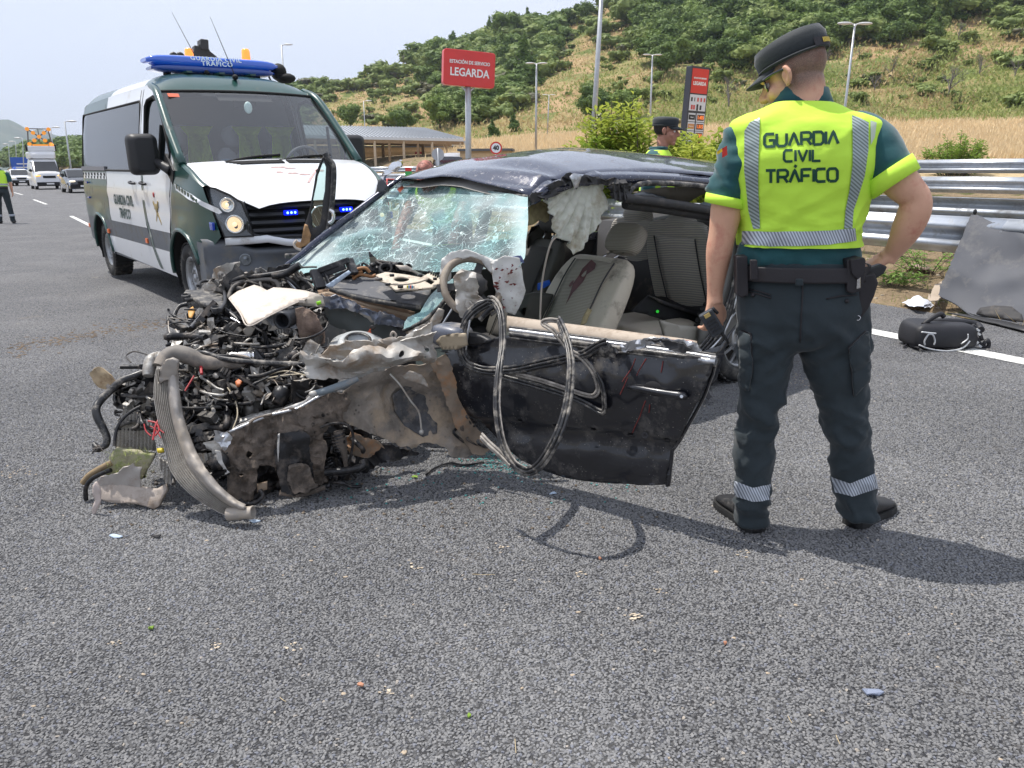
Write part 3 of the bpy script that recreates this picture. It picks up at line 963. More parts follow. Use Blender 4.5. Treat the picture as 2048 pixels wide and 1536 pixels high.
cand = []
rr = random.Random(3)
for i in range(11000):
 px = rr.uniform(-150,2300); sy = sky_y(px)
 py = rr.uniform(sy - 1,300)
 if px > 2048: py = rr.uniform(-120,230)
 if px < 560: py = rr.uniform(sy - 1,336)
 dens,kind,hp = 0,'bush',12
 base = float(np.interp(px,[0,640,700,870,950,1100,1300,1600,2048],[330,300,262,250,235,215,215,220,225]))
 if 1200 < px and py < wood_lo(px): dens,kind,hp = .62,rr.choice(['oak','oak','pine','bush']),rr.uniform(26,58)
 elif 820 < px < 1130 and sy + 3 < py < wood2(px): dens,kind,hp = .75,rr.choice(['oak','pine','bush','bush']),rr.uniform(20,44)
 elif 872 < px < 1042 and 178 < py < 246 and py < 250 - (px - 950) * .35 + 5: dens,kind,hp = .8,rr.choice(['oak','bush']),rr.uniform(22,44)
 elif px < 600: dens,kind,hp = .85,rr.choice(['oak','pine']),rr.uniform(14,30)
 elif py < base:
  n = fbm((px * .011,py * .02,1),1,4)
  up = (py - sy) / max(30,base - sy)
  d0 = (.42 if up < .25 else .10 - .1 * up) if px < 1300 else .12
  dens = max(.07,d0 + n * 1.1)
  hp = rr.uniform(5,11) + (rr.random() ** 5) * 22
  if up < .28: hp *= 1.25
  if px > 1500 and py > 120: dens *= .4
 if rr.random() > dens: continue
 p = hit(px,py)
 if p is None: continue
 cand.append((p,hp,hp / F_PX * p.length,kind,px,py))
cand = cand[:4200]
cand.sort(key=lambda c: -c[1] if -20 < c[4] < 2068 and c[5] > 0 else 0)
def lab(kind,px,py,hp):
 size = 'big ' if hp > 52 else 'tall ' if hp > 44 else 'middling ' if hp > 34 else 'low '
 nm = {'oak': 'round broadleaf tree','pine': 'yellow green pine','bush': 'green scrub bush'}[kind]
 if px < 600: return size + nm + ' on the low ridge beyond the far traffic'
 if px < 760: w = 'behind the left half of the station canopy'
 elif px < 880: w = 'left of the big red sign'
 elif px < 1000: w = 'behind and above the big red sign'
 elif px < 1130: w = 'by the lamp right of the red sign'
 elif px < 1240: w = 'around the tall bare lamp pole'
 elif px < 1350: w = 'left of the fuel price totem'
 elif px < 1430: w = 'straight above the fuel price totem'
 elif px < 1530: w = 'between the totem and the big officer cap'
 elif px < 1640: w = 'behind the big officer cap'
 elif px < 1740: w = 'behind the right hand double lamp'
 elif px < 1830: w = 'just right of the right hand lamp'
 elif px < 1940: w = 'above the leaning bare tree'
 else: w = 'near the right border of the hill'
 u = (py - sky_y(px)) / 150
 return size + nm + (' high on the hill, ' if py < 35 or u < .2 else ' low in the wood, ' if py > wood_lo(px) - 35 and px > 1240 else ' halfway up, ') + w
for i,(p,hp,h,kind,px,py) in enumerate(cand[:250]):
 k = kind + str(rr.randrange({'oak': 4,'pine': 2,'bush': 4}[kind]))
 nm = {'oak': 'broadleaf_tree','pine': 'pine_tree','bush': 'scrub_bush'}[kind]
 lb = lab(kind,px,py,hp)
 tree(nm,lb,'bush' if kind == 'bush' else 'tree',p - V((0,0,.06 * h)),h,k,group={'oak': 'broadleaf trees of the hillside wood','pine': 'pines of the hillside wood','bush': 'scrub bushes of the hillside'}[kind],w=rr.uniform(.9,1.5),trunk=kind != 'bush')
def join_mass(name,items,srcs,m,label=None):
 """many copies of small source meshes as one mesh"""
 data = []
 for me in srcs:
  v = np.empty(len(me.vertices) * 3,np.float32); me.vertices.foreach_get('co',v)
  lt = np.array([p.loop_total for p in me.polygons],np.int32)
  lv = np.empty(len(me.loops),np.int32); me.loops.foreach_get('vertex_index',lv)
  data.append((v.reshape(-1,3),lt,lv))
 VS,LT,LV = [],[],[]; off = 0
 for (p,sx,sz,k,rz) in items:
  v,lt,lv = data[k % len(data)]
  c,s = math.cos(rz),math.sin(rz)
  w = v * np.array([sx,sx,sz],np.float32)
  w = np.stack([w[:,0] * c - w[:,1] * s + p[0],w[:,0] * s + w[:,1] * c + p[1],w[:,2] + p[2]],1)
  VS.append(w); LT.append(lt); LV.append(lv + off); off += len(v)
 VS = np.concatenate(VS); LT = np.concatenate(LT); LV = np.concatenate(LV)
 me = bpy.data.meshes.new(name)
 me.vertices.add(len(VS)); me.vertices.foreach_set('co',VS.astype(np.float32).ravel())
 me.loops.add(len(LV)); me.loops.foreach_set('vertex_index',LV)
 me.polygons.add(len(LT))
 st = np.concatenate([[0],np.cumsum(LT)[:-1]]).astype(np.int32)
 me.polygons.foreach_set('loop_start',st); me.polygons.foreach_set('loop_total',LT)
 me.update(calc_edges=True); me.validate()
 o = link(name,me,m)
 return tag(o,label,kind='stuff')
small = [leaf_mesh('small_bush',lobes(4,.85,.8,0,60 + k,.7),230,.15,core=True,jit=.3) for k in range(4)]
lowoak = [leaf_mesh('low_tree',lobes(6,.55,.85,.1,70 + k),330,.11) for k in range(3)]
rest = cand[250:]
join_mass('hillside_scrub',[(c[0] - V((0,0,.08 * c[2])),c[2] * rr.uniform(.9,1.6),c[2],rr.randrange(4),rr.random() * 6) for c in rest if c[3] == 'bush' and rr.random() < .72],small,LM_BUSH)
join_mass('grey_hillside_scrub',[(c[0] - V((0,0,.08 * c[2])),c[2] * rr.uniform(.9,1.6),c[2] * .8,rr.randrange(4),rr.random() * 6) for c in rest if c[3] == 'bush' and rr.random() < .13],small,LM_GREY)
join_mass('hilltop_wood',[(c[0] - V((0,0,.08 * c[2])),c[2] * rr.uniform(.9,1.5),c[2],rr.randrange(3),rr.random() * 6) for c in rest if c[3] != 'bush'],lowoak,LM_OAK)
def blades(name,pts,h,w,m,lean=.25,nper=5,spread=.25):
 n = len(pts) * nper
 P = np.repeat(np.array([p[:] for p in pts]),nper,axis=0)
 P[:,:2] += rg.normal(size=(n,2)) * spread
 a = rg.random(n) * 6.283; hh = np.repeat(np.array([h(p) if callable(h) else h for p in pts]),nper) * (.6 + .6 * rg.random(n))
 ww = np.repeat(np.array([w(p) if callable(w) else w for p in pts]),nper) * (.6 + .7 * rg.random(n))
 dx = np.stack([np.cos(a),np.sin(a),np.zeros(n)],1) * ww[:,None] * .5
 tip = P + np.stack([rg.normal(size=n) * lean * hh,rg.normal(size=n) * lean * hh,hh],1)
 vs = np.stack([P - dx,P + dx,tip],1).reshape(-1,3)
 me = bpy.data.meshes.new(name)
 me.vertices.add(3 * n); me.vertices.foreach_set('co',vs.astype(np.float32).ravel())
 me.loops.add(3 * n); me.loops.foreach_set('vertex_index',np.arange(3 * n,dtype=np.int32))
 me.polygons.add(n); me.polygons.foreach_set('loop_start',(np.arange(n) * 3).astype(np.int32)); me.polygons.foreach_set('loop_total',np.full(n,3,np.int32))
 me.update(calc_edges=True)
 return tag(link(name,me,m),kind='stuff')
LM_WHEAT = leafmat('ripe_wheat',(.68,.53,.31),(.85,.70,.46),.3)
LM_DRY = leafmat('dry_grass',(.42,.31,.15),(.68,.55,.30),.3)
LM_GRASS = leafmat('green_grass',(.15,.21,.05),(.38,.42,.14),.3)
wp = []; dp = []; gp = []
for i in range(15000):
 px = rr.uniform(920,2250); py = rr.uniform(235,335)
 p = hit(px,py)
 if p is None: continue
 zz = zone(p.x,p.y)
 if zz[1] > rr.random() * .9 + .05: wp.append(p)
for i in range(20000):
 px = rr.uniform(600,2250); py = rr.uniform(20,290)
 p = hit(px,py)
 if p is None or zone(p.x,p.y)[1] > .4: continue
 (dp if fbm(p,.06,3) + rr.uniform(-.3,.3) > .10 else gp).append(p)
blades('wheat_field',wp,.75,lambda p: .0028 * p.length,LM_WHEAT,nper=9,spread=1.1)
blades('dry_hillside_grass',dp,.55,lambda p: .0022 * p.length,LM_DRY,.5,3,1.2)
blades('green_hillside_grass',gp,.5,lambda p: .0025 * p.length,LM_GRASS,.5,3,1.2)
vp = []; vg = []
for i in range(3000):
 t = rr.uniform(-6,40); o = rr.uniform(1.3,4.6)
 p = road_pt(t,o); p.z = drop(p.x,p.y)
 if o < 1.45 and rr.random() < .5: continue
 (vg if rr.random() < .35 else vp).append(p)
blades('dry_verge_grass',[p for p in vp if fbm(p,.8,2) > -.1],.11,.007,LM_DRY,.6,7,.10)
blades('green_verge_grass',[p for p in vg if fbm(p,.5,2) > -.05],.13,.008,LM_GRASS,.6,7,.09)
b = MB()
for i in range(500):
 p = road_pt(rr.uniform(-4,14),rr.uniform(1.2,4.0)); p.z = drop(p.x,p.y)
 s = rr.uniform(.008,.035)
 b.ell(p,(s,s * rr.uniform(.6,1),s * .6),6,4,k=.5)
tag(b.build('verge_stones',mat('verge_stone',(.33,.28,.22),.9,var=.3,vs=9),fix=False),kind='stuff')
def leafy(name,label,cat,p,h,w,n,leaf,m,stems=10,group=None,lean=.3,stemm=None,blossom=0,up=.5):
 t = thing(name,label,cat,p,0,group)
 sb = MB(); q = []
 r = random.Random(int(p[0] * 991))
 for i in range(stems):
  a = r.random() * 6.283; rad = w * .5 * math.sqrt(r.random())
  x,y = rad * math.cos(a),rad * math.sin(a)
  hh = h * (1 - .45 * (rad / (w * .5)) ** 2) * r.uniform(.75,1.05)
  pts = [(x * .4,y * .4,0),(x * .8,y * .8,hh * .5),(x * (1 + lean * .5),y * (1 + lean * .5),hh)]
  sb.tube(pts,[.012 * h,.008 * h,.003 * h],5,3)
  S = spline(pts,10)
  for k in range(n):
   c = S[int((.2 + .8 * r.random() ** .7) * (len(S) - 1))]
   q.append((V(c) + V((r.gauss(0,.05),r.gauss(0,.05),r.gauss(0,.03))) * h,0))
 b = MB()
 for c,_ in q:
  a = r.random() * 6.283; d = V((math.cos(a),math.sin(a),r.uniform(up - .6,up + .5))).normalized()
  s = leaf * r.uniform(.6,1.2)
  side = d.cross(V((r.uniform(-.3,.3),r.uniform(-.3,.3),1))).normalized()
  nrm = side.cross(d)
  e = c + d * s * .12
  b.add([e,e + d * s * .5 + side * s * .22 + nrm * s * .06,e + d * s - nrm * s * .14,e + d * s * .5 - side * s * .22 + nrm * s * .06],[(0,1,2,3)])
 tag(b.build('leaves',m,t,fix=False),kind='stuff')
 sb.build('stems',stemm or BARK,t,fix=False)
 if blossom:
  fb = MB()
  for i in range(blossom):
   c = V(q[r.randrange(len(q))][0]) + V((0,0,.05))
   for k in range(14): fb.ell(c + V((r.gauss(0,.03),r.gauss(0,.03),r.gauss(0,.05))),.012,4,3)
  tag(fb.build('blossom',mat('cream_blossom',(.72,.70,.55),.8),t,fix=False),kind='stuff')
 return t
LM_HEDGE = leafmat('glossy_hedge_leaves',(.14,.25,.03),(.50,.54,.10),.4)
LM_WEED = leafmat('weed_leaves',(.10,.20,.04),(.22,.34,.08),.35)
LM_LIME = leafmat('lime_leaves',(.16,.26,.04),(.32,.45,.10),.35)
for (px,hgt,w,yy,lb) in [
 (1195,1.75,1.5,14.2,'leftmost low end of the glossy green hedge behind the wrecked car'),
 (1238,2.15,1.5,14.0,'tallest upright shoot clump of the hedge below the tall lamp pole'),
 (1300,1.9,1.6,13.8,'hedge shrub with cream blossom behind the officer in the cap'),
 (1368,1.42,1.7,13.4,'hedge shrub in front of the foot of the fuel price totem'),
 (1432,1.62,1.7,13.0,'hedge shrub right of the totem, nearest the big officer'),
 (1500,1.6,1.7,12.6,'hedge shrub mostly hidden behind the big officer')]:
 p = ony(px,330,yy)
 leafy('hedge_shrub',lb,'shrub',(p.x,p.y,.25),hgt * 1.12,w * 1.1,250,.135,LM_HEDGE,22,lean=.15,blossom=5 if px < 1310 else 1,up=.55)
p = ony(1915,322,34)
leafy('round_bush','bright green feathery bush beyond the far guardrail in front of the wheat','bush',(p.x,p.y,.8),1.85,2.5,85,.17,LM_LIME,46,lean=.2)
p = ony(1812,322,34)
leafy('round_bush','small dark green bush beyond the far guardrail beside the officer elbow','bush',(p.x,p.y,.75),.95,1.3,60,.10,LM_BUSH,30,lean=.1)
for (px,py,h,w,lb) in [(1850,548,.42,.8,'leafy green weed patch under the guardrail left of the grey panel'),
                           (1895,505,.50,.9,'leafy weed rising behind the left edge of the grey panel'),
                           (1790,560,.22,.6,'low leafy weed nearest the officer elbow')]:
 p = onz(px,py,.12); p.z = drop(p.x,p.y)
 leafy('weed',lb,'plant',p,h,w,18,.075,LM_WEED,16,lean=.8,up=.2)
for (px,lb) in [(1905,'small sprout peeking over the guardrail, left one'),(1972,'small sprout peeking over the guardrail, middle one'),(2040,'small sprout peeking over the guardrail at the right border')]:
 p = ony(px,405,10.4 if px < 1950 else 9.6)
 leafy('weed',lb,'plant',(p.x,p.y,.25),p.z - .22,.3,12,.08,LM_WEED,4,lean=.5,up=.3)
# ================================================================ GUARDRAILS
GALV = STEEL()
GALV2 = mat('weathered_galvanised_steel',(.40,.43,.47),.5,.6,var=.18,vs=3,bump=.0006,bs=50,dirt=((.22,.22,.22),.35,6))
def w_profile(h=.33,d=.085):
 pts = []
 for i in range(25):
  q = i / 24
  z = -h / 2 + h * q
  x = d * (.5 - .5 * math.cos(4 * math.pi * q)) if 0.0 < q < 1 else 0
  pts.append((x,z))
 return pts
def guardrail(label,off,zt,zb,t0,t1,face=-1,h=.34,m=None,seg=4.0,postz=None,group=None):
 o0 = road_pt(t0,off,0)
 t = thing('guardrail',label,'guardrail',o0,0,group)
 prof = w_profile(h)
 n = int((t1 - t0) / seg)
 for i in range(n):
  a = t0 + i * seg; b = MB(); rows = []
  for k in range(3):
   tt = a + seg * 1.012 * k / 2
   c = road_pt(tt,off); e = road_pt(tt,off + face) - c
   rows.append([c + e * (x + (.004 if i % 2 else 0)) + V((0,0,zt - h / 2 + z)) for x,z in prof])
  b.grid(rows)
  b.build('rail_beam',m or GALV,t,world=True,thick=.005)
  pb = MB(); c = road_pt(a + .05,off - face * .07)
  pb.box((c.x,c.y,(zt + zb) / 2 - .05),(.055,.10,zt - zb + .06),Matrix.Rotation(R(30),3,'Z'))
  for bz in (.06,-.06):
   q = road_pt(a + .05,off + face * .02);
   pb.cyl((q.x,q.y,zt - h / 2 + bz),road_pt(a + .05,off + face * .1,zt - h / 2 + bz),.012,n=8)
  pb.build('post',GALV2,t,world=True)
guardrail('near galvanised guardrail on which the grey panel leans',2.15,.875,.1,-8,60,-1,h=.38)
guardrail('second guardrail of the median, its back turned to us',3.75,1.0,.2,-8,60,1,h=.34,m=GALV2)
guardrail('upper rail of the far double guardrail beyond the other carriageway',15.3,1.52,.6,-30,90,-1,h=.36)
guardrail('lower rail of the far double guardrail beyond the other carriageway',15.1,1.07,.6,-30,90,-1,h=.42)
# ================================================================ LAMP POSTS AND SIGNS
LAMPM = mat('lamp_post_steel',(.46,.48,.50),.45,.5,var=.08)
def lamp(label,px0,py0,px1,py1,D,arms=1,head=.7,r=.075,base_z=None,right=None):
 a = ony(px0,py0,D); c = ony(px1,py1,D)
 d = (c - a);
 bz = drop(a.x,a.y) if base_z is None else base_z
 a2 = a - d * ((a.z - bz) / d.z)
 t = thing('street_lamp',label,'street lamp',a2)
 b = MB(); b.tube([a2,(a2 + c) / 2,c],[r,r * .8,r * .6],10,2,raw=True)
 b.cyl(a2 - V((0,0,.2)),a2 + V((0,0,.25)),r * 2,n=10)
 b.build('pole',LAMPM,t,world=True)
 rt = V(right) if right else V((1,0.1,0))
 for s in ((1,) if arms == 1 else (-1,1)):
  b = MB(); e = c + rt * s * head * .3
  b.tube([c - V((0,0,.1)),c + rt * s * head * .15,e],r * .4,6,3)
  b.ell(e + rt * s * head * .4 + V((0,0,.02)),(head * .5,head * .2,head * .09),12,6)
  b.build('lamp_head',mat('lamp_head_grey',(.6,.6,.6),.4),t,world=True)
 return t
lamp('very tall bare lamp pole rising out of the picture above the car roof',1187,258,1206,-60,42,2,.62,.16)
lamp('single armed lamp right behind the police van roof',568,165,563,90,48,1,.55,.07,right=(1,0,0))
lamp('double headed lamp between the red sign and the tall pole',1072,300,1073,127,55,2,.62,.09)
lamp('small double headed lamp far behind, right of the first double one',1094,290,1098,190,90,2,.62,.08)
lamp('double headed lamp left of the fuel price totem',1300,250,1305,110,62,2,.62,.09)
lamp('double headed lamp right of the big officer cap',1690,215,1710,48,30,2,.55,.06)
lamp('tiny far lamp behind the station canopy on the brown slope',730,258,727,202,95,1,.8,.07,base_z=2)
lamp('lamp standing just left of the police van, right one of two',141,330,129,243,62,1,.8,.08,right=(1,0,0))
lamp('lamp further left of the police van above the white van',108,320,101,255,78,1,.8,.08,right=(1,0,0))
for k,(px,py,lb) in enumerate([(45,276,'tiny lamp above the blue road sign, right one'),(31,283,'tiny lamp above the blue road sign, middle one'),(17,288,'tiny lamp at the far left, lowest of the row')]):
 lamp(lb,px + 2,322,px,py,110 + 25 * k,1,1.0,.08,right=(-1,0,0),base_z=0)
RED = mat('sign_red',(.62,.028,.022),.35,coat=.3,var=.05,vs=2)
REDL = mat('sign_red_side',(.78,.16,.06),.4)
WHITE = mat('sign_white',(.8,.8,.8),.5)
BLK = mat('sign_black',(.02,.02,.022),.4)
def rbox(b,c,right,up,w,h,d,r=.1,n=5,mi=0):
 """rounded slab centred at c, facing -depth"""
 right = V(right).normalized(); up = V(up).normalized(); nrm = right.cross(up)
 o = []
 for (sx,sy,a0) in ((1,1,0),(-1,1,90),(-1,-1,180),(1,-1,270)):
  for k in range(n + 1):
   a = R(a0 + 90 * k / n)
   o.append(V(c) + right * (sx * (w / 2 - r) + math.cos(a) * r) + up * (sy * (h / 2 - r) + math.sin(a) * r) + nrm * d / 2)
 return b.prism(o,-nrm * d,mi)
def station_sign():
 D = 44.0
 tl,tr_,br,bl = ony(890,104,D),ony(985,113,D),ony(984,172,D),ony(889,163,D)
 c = (tl + tr_ + br + bl) / 4; w = 2.85; h = 1.78
 ang = R(20)
 right = V((math.cos(ang),math.sin(ang),-.055)).normalized(); up = V((.0,0,1)); up = (up - right * up.dot(right)).normalized()
 foot = ony(936,320,D)
 t = thing('station_sign','big red rounded sign reading ESTACIÓN DE SERVICIO LEGARDA on a grey pole','sign',(foot.x,foot.y,drop(foot.x,foot.y)))
 b = MB(); rbox(b,c,right,up,w,h,.42,.16)
 b.build('sign_box',RED,t,world=True,bevel=.03)
 b = MB(); b.tube([V((foot.x,foot.y,t.location.z)),c - up * h * .5],[.17,.155],14,1,raw=True)
 for s in (-1,1): b.bar(c - up * (h / 2 + .35),c - up * h / 2 + right * .35 * s,.06)
 b.build('pole',LAMPM,t,world=True)
 f = c + right.cross(up) * .235
 for s,sz,dy in (('ESTACIÓN DE SERVICIO',.235,.28),('LEGARDA',.56,-.23)):
  o = place_text('lettering',s,sz,WHITE,None,f + up * dy,right,up,ext=.008,bold=.012 if sz > .3 else .006,sx=.88)
  o.data.transform(Matrix.Translation(-t.location)); o.parent = t
station_sign()
def totem():
 D = 38.0
 top = ony(1397,134,D)
 ang = R(30); right = V((math.cos(ang),math.sin(ang),-.03)).normalized()
 up = V((.085,0,1)); up = (up - right * up.dot(right)).normalized(); n = right.cross(up)
 w = 1.12; H_ = 4.7
 t = thing('price_totem','dark totem with red LEGARDA panel and four orange fuel prices','sign',(top.x - .35,top.y,top.z - H_))
 c = top - up * H_ / 2
 b = MB(); rbox(b,c,right,up,w,H_,.36,.03,2); b.build('totem_body',mat('totem_dark',(.03,.033,.045),.4),t,world=True)
 f0 = c + n * .185
 def pan(name,x,y,ww,hh,m,d=.012):
  b = MB(); rbox(b,f0 + right * x + up * (H_ / 2 - y),right,up,ww,hh,d,.004,1); return b.build(name,m,t,world=True)
 def tx(s,x,y,sz,m,bold=.004,sx=.85):
  o = place_text('lettering',s,sz,m,None,f0 + n * .012 + right * x + up * (H_ / 2 - y),right,up,ext=.003,bold=bold,sx=sx)
  o.data.transform(Matrix.Translation(-t.location)); o.parent = t
 pan('red_panel',0,.62,1.0,1.06,RED)
 tx('ESTACIÓN DE SERVICIO',0,.5,.085,WHITE); tx('LEGARDA',0,.73,.21,WHITE,.008)
 GREYP = mat('totem_panel_grey',(.62,.64,.68),.5)
 pan('symbol_panel',0,1.56,1.0,.7,GREYP)
 REDT = mat('symbol_red',(.55,.08,.07),.6)
 for i,x in enumerate((-.38,-.2,0,.2,.4)):
  pan('symbol',x,1.42,.1 if i != 1 else .05,.17,BLK if i < 2 else REDT,.02)
 for i,x in enumerate((-.34,-.2,.0,.2)):
  pan('symbol',x,1.76,.11,.2 if i != 2 else .28,REDT if i < 2 else BLK,.02)
 ORA = mat('price_digits',(.5,.13,.03),.4,emit=((1,.22,.04),.8))
 DBR = mat('price_display',(.10,.045,.03),.4)
 for i,(nm,pr,cc) in enumerate((('Diesel','1.455',(.02,.022,.025)),('Diesel e+','1.515',(.55,.25,.08)),('Gasolina 95','1.581',(.03,.05,.05)),('GLP','0.735',(.05,.5,.05)))):
  y = 2.2 + i * .40
  pan('price_panel',-.27,y,.42,.37,GREYP); pan('price_panel',.27,y,.5,.37,GREYP)
  pan('fuel_name',-.27,y,.38,.22,mat('fuel_name_%d' % i,cc,.5),.022)
  tx(nm,-.27,y,.085,WHITE,.001,.8)
  pan('price_display',.27,y,.42,.26,DBR,.022); tx(pr,.27,y,.21,ORA,.006)
 pan('symbol_panel',0,4.05,1.0,.36,GREYP)
 for x in (.12,.32): pan('symbol',x,4.02,.14,.16,BLK,.02)
totem()
def roundsign(label,px,py,D,r,txt=None,back=False,pole=.03,cat='road sign'):
 c = ony(px,py,D); z0 = drop(c.x,c.y)
 t = thing('round_sign',label,cat,(c.x,c.y,z0))
 n = (CAM - c); n.z = 0; n.normalize()
 right = V((-n.y,n.x,0)) ; up = V((0,0,1)); right = up.cross(n)
 b = MB(); b.cyl(c,c - n * .03,r,n=28); b.build('disc',mat('sign_back_grey',(.42,.43,.45),.5,.3) if back else RED,t,world=True)
 if not back:
  b = MB(); b.cyl(c + n * .006,c,r * .76,n=28); b.build('face',WHITE,t,world=True)
  if txt:
   o = place_text('lettering',txt,r * .95,BLK,None,c + n * .012,right,up,ext=.003,bold=.012)
   o.data.transform(Matrix.Translation(-t.location)); o.parent = t
 b = MB(); q = c - n * (.05 if not back else -.04)
 b.cyl((q.x,q.y,z0),(q.x,q.y,c.z + (r if back else 0)),pole,n=8); b.build('pole',LAMPM,t,world=True)
roundsign('round speed limit sign with 40 in a red ring',992,296,33,.25,'40')
roundsign('grey back of a round road sign in front of the station',876,309,30,.23,back=True)
roundsign('tiny round sign with pale face in the dry grass',1023,296,70,.2,None)
# ================================================================ SERVICE STATION
def station():
 D = 70.0
 zg = .9
 el,er = ony(560,276,D - 2),ony(927,286,D + 2)
 zel = 4.15
 el = V((el.x,el.y,zel)); er = V((er.x,er.y,zel - .28))
 ax = (er - el).normalized(); nb = V((0,0,1)).cross(ax); nb.z = 0; nb.normalize()
 t = thing('service_station','long brick service station with grey metal canopy roof on many posts','building',(el.x,el.y,zg))
 ROOF = mat('canopy_sheet',(.34,.36,.39),.5,.3,var=.08,vs=.4)
 b = MB()
 back = nb * 6.5
 rl,rr_ = el + back + V((0,0,1.15)),er + back + V((0,0,1.15)) - ax * 2.6
 b.add([el,er,rr_,rl],[(0,1,2,3)]); b.build('roof',ROOF,t,world=True,thick=.1)
 L_ = (er - el).length
 for i in range(46):
  q = i / 45; b = MB(); b.bar(el.lerp(er,q) + V((0,0,.09)),rl.lerp(rr_,q) + V((0,0,.09)),.06,.06)
  b.build('roof_rib',ROOF,t,world=True)
 b = MB(); b.bar(el - V((0,0,.08)) - nb * .06,er - V((0,0,.08)) - nb * .06,.14,.22); b.build('fascia',mat('white_gutter',(.62,.64,.66),.5),t,world=True)
 BRN = mat('brown_beam',(.26,.17,.09),.7,var=.15)
 b = MB(); b.bar(el - V((0,0,.34)),er - V((0,0,.34)),.2,.28); b.build('beam',BRN,t,world=True)
 b = MB(); b.bar(el + back * .9 + V((0,0,-.34)),er + back * .9 + V((0,0,-.34)),.2,.28); b.build('beam',BRN,t,world=True)
 CRM = mat('cream_column',(.52,.42,.30),.7)
 for i in range(13):
  q = .02 + i * .08
  c = el.lerp(er,q)
  b = MB(); b.box((c.x,c.y,(zg + c.z) / 2 - .3),(.2,.22,c.z - zg - .0)); b.build('column',CRM if i % 2 == 0 else BRN,t,world=True)
  if i % 3 == 1:
   c = c + back * .85
   b = MB(); b.box((c.x,c.y,(zg + c.z) / 2),(.25,.25,c.z - zg)); b.build('column',BRN,t,world=True)
 BRK = mat('yellow_brick',(.62,.45,.26),.85,var=.15,vs=6,stripes=(2.2,(0,0,1),.01,(.52,.37,.21)))
 w0,w1 = el + back * 1.15,er + back * 1.15 + ax * 7.5
 def wall(a,c,z0,z1,name='wall',m=BRK,th=.25):
  b = MB(); a = V(a); c = V(c); mid = (a + c) / 2; d = c - a; d.z = 0
  b.box((mid.x,mid.y,(z0 + z1) / 2),(d.length,th,z1 - z0),Matrix.Rotation(math.atan2(d.y,d.x),3,'Z')); return b.build(name,m,t,world=True)
 wall(w0,w1,2.0,3.35)
 wall(w0,w1,3.35,3.5,'coping',mat('dark_coping',(.12,.13,.14),.6))
 wall(w0 + nb * .3,w1 + nb * .3,zg,2.0,'shop_front',mat('shop_dark',(.03,.035,.04),.3))
 for i in range(17):
  c = w0.lerp(w1,i / 16) - nb * .02
  b = MB(); b.box((c.x,c.y,(zg + 2.0) / 2),(.16,.2,2.0 - zg)); b.build('mullion',mat('cream_frame',(.6,.56,.48),.6),t,world=True)
  if i < 16:
   c2 = w0.lerp(w1,(i + .5) / 16) + nb * .1
   b = MB(); b.box((c2.x,c2.y,1.5),((w1 - w0).length / 16 - .2,.04,.9),Matrix.Rotation(math.atan2((w1 - w0).y,(w1 - w0).x),3,'Z')); b.build('window',mat('shop_glass',(.05,.06,.07),.08,spec=.8),t,world=True)
 wall(w1,w1 + nb * 9,zg,3.35)
 b = MB(); c = w0.lerp(w1,.72); b.box((c.x,c.y + 3,3.75),(1.6,1.0,.6)); b.build('roof_unit',LAMPM,t,world=True)
 b = MB(); c = w0.lerp(w1,.55) - nb * .2; b.box((c.x,c.y,2.85),(.9,.06,.22)); b.build('wall_sign',mat('sign_dark_red',(.3,.03,.03),.5),t,world=True)
 q0,q1 = ony(935,320,52),ony(1012,322,50)
 b = MB(); m0 = (q0 + q1) / 2; b.box((m0.x,m0.y + 1.5,1.6),((q1 - q0).length,3,1.7),Matrix.Rotation(-.05,3,'Z')); b.build('annex_wall',BRK,t,world=True)
 b = MB(); b.box((m0.x,m0.y + 1.5,2.5),((q1 - q0).length + .3,3.3,.14),Matrix.Rotation(-.05,3,'Z')); b.build('annex_coping',MATS['dark_coping'],t,world=True)
 f = MB(); a = el - nb * 22 - ax * 10; c = er - nb * 14 + ax * 4
 f.add([V((a.x,a.y,zg - .15)),V((c.x,c.y,zg - .15)),V((c.x + nb.x * 24,c.y + nb.y * 24,zg + .05)),V((a.x + nb.x * 32,a.y + nb.y * 32,zg + .05))],[(0,1,2,3)])
 tag(f.build('forecourt',mat('forecourt_concrete',(.30,.29,.28),.9,var=.15,vs=.5)),kind='structure')
 for k,(x0,x1,y,lb) in enumerate([(774,812,358,'red tubular barrier rail left of the wrecked car roof')]):
  a,c = ony(x0,y,24),ony(x1 + 10,y + 3,25)
  t2 = thing('barrier_rail',lb,'barrier',(a.x,a.y,drop(a.x,a.y)))
  b = MB(); b.tube([V((a.x,a.y,t2.location.z)),a,c,V((c.x,c.y,t2.location.z))],.025,8,1,raw=True); b.build('rail',RED,t2,world=True)
 p = ony(817,340,40)
 t3 = thing('fuel_pump','small green and red fuel pump right of the bent door mirror','fuel pump',(p.x,p.y,.75))
 b = MB(); b.box((p.x,p.y,1.0),(.32,.3,.5)); b.build('body',mat('pump_green',(.05,.35,.08),.5),t3,world=True)
 b = MB(); b.box((p.x,p.y,1.36),(.3,.28,.18)); b.build('top_box',RED,t3,world=True)
station()
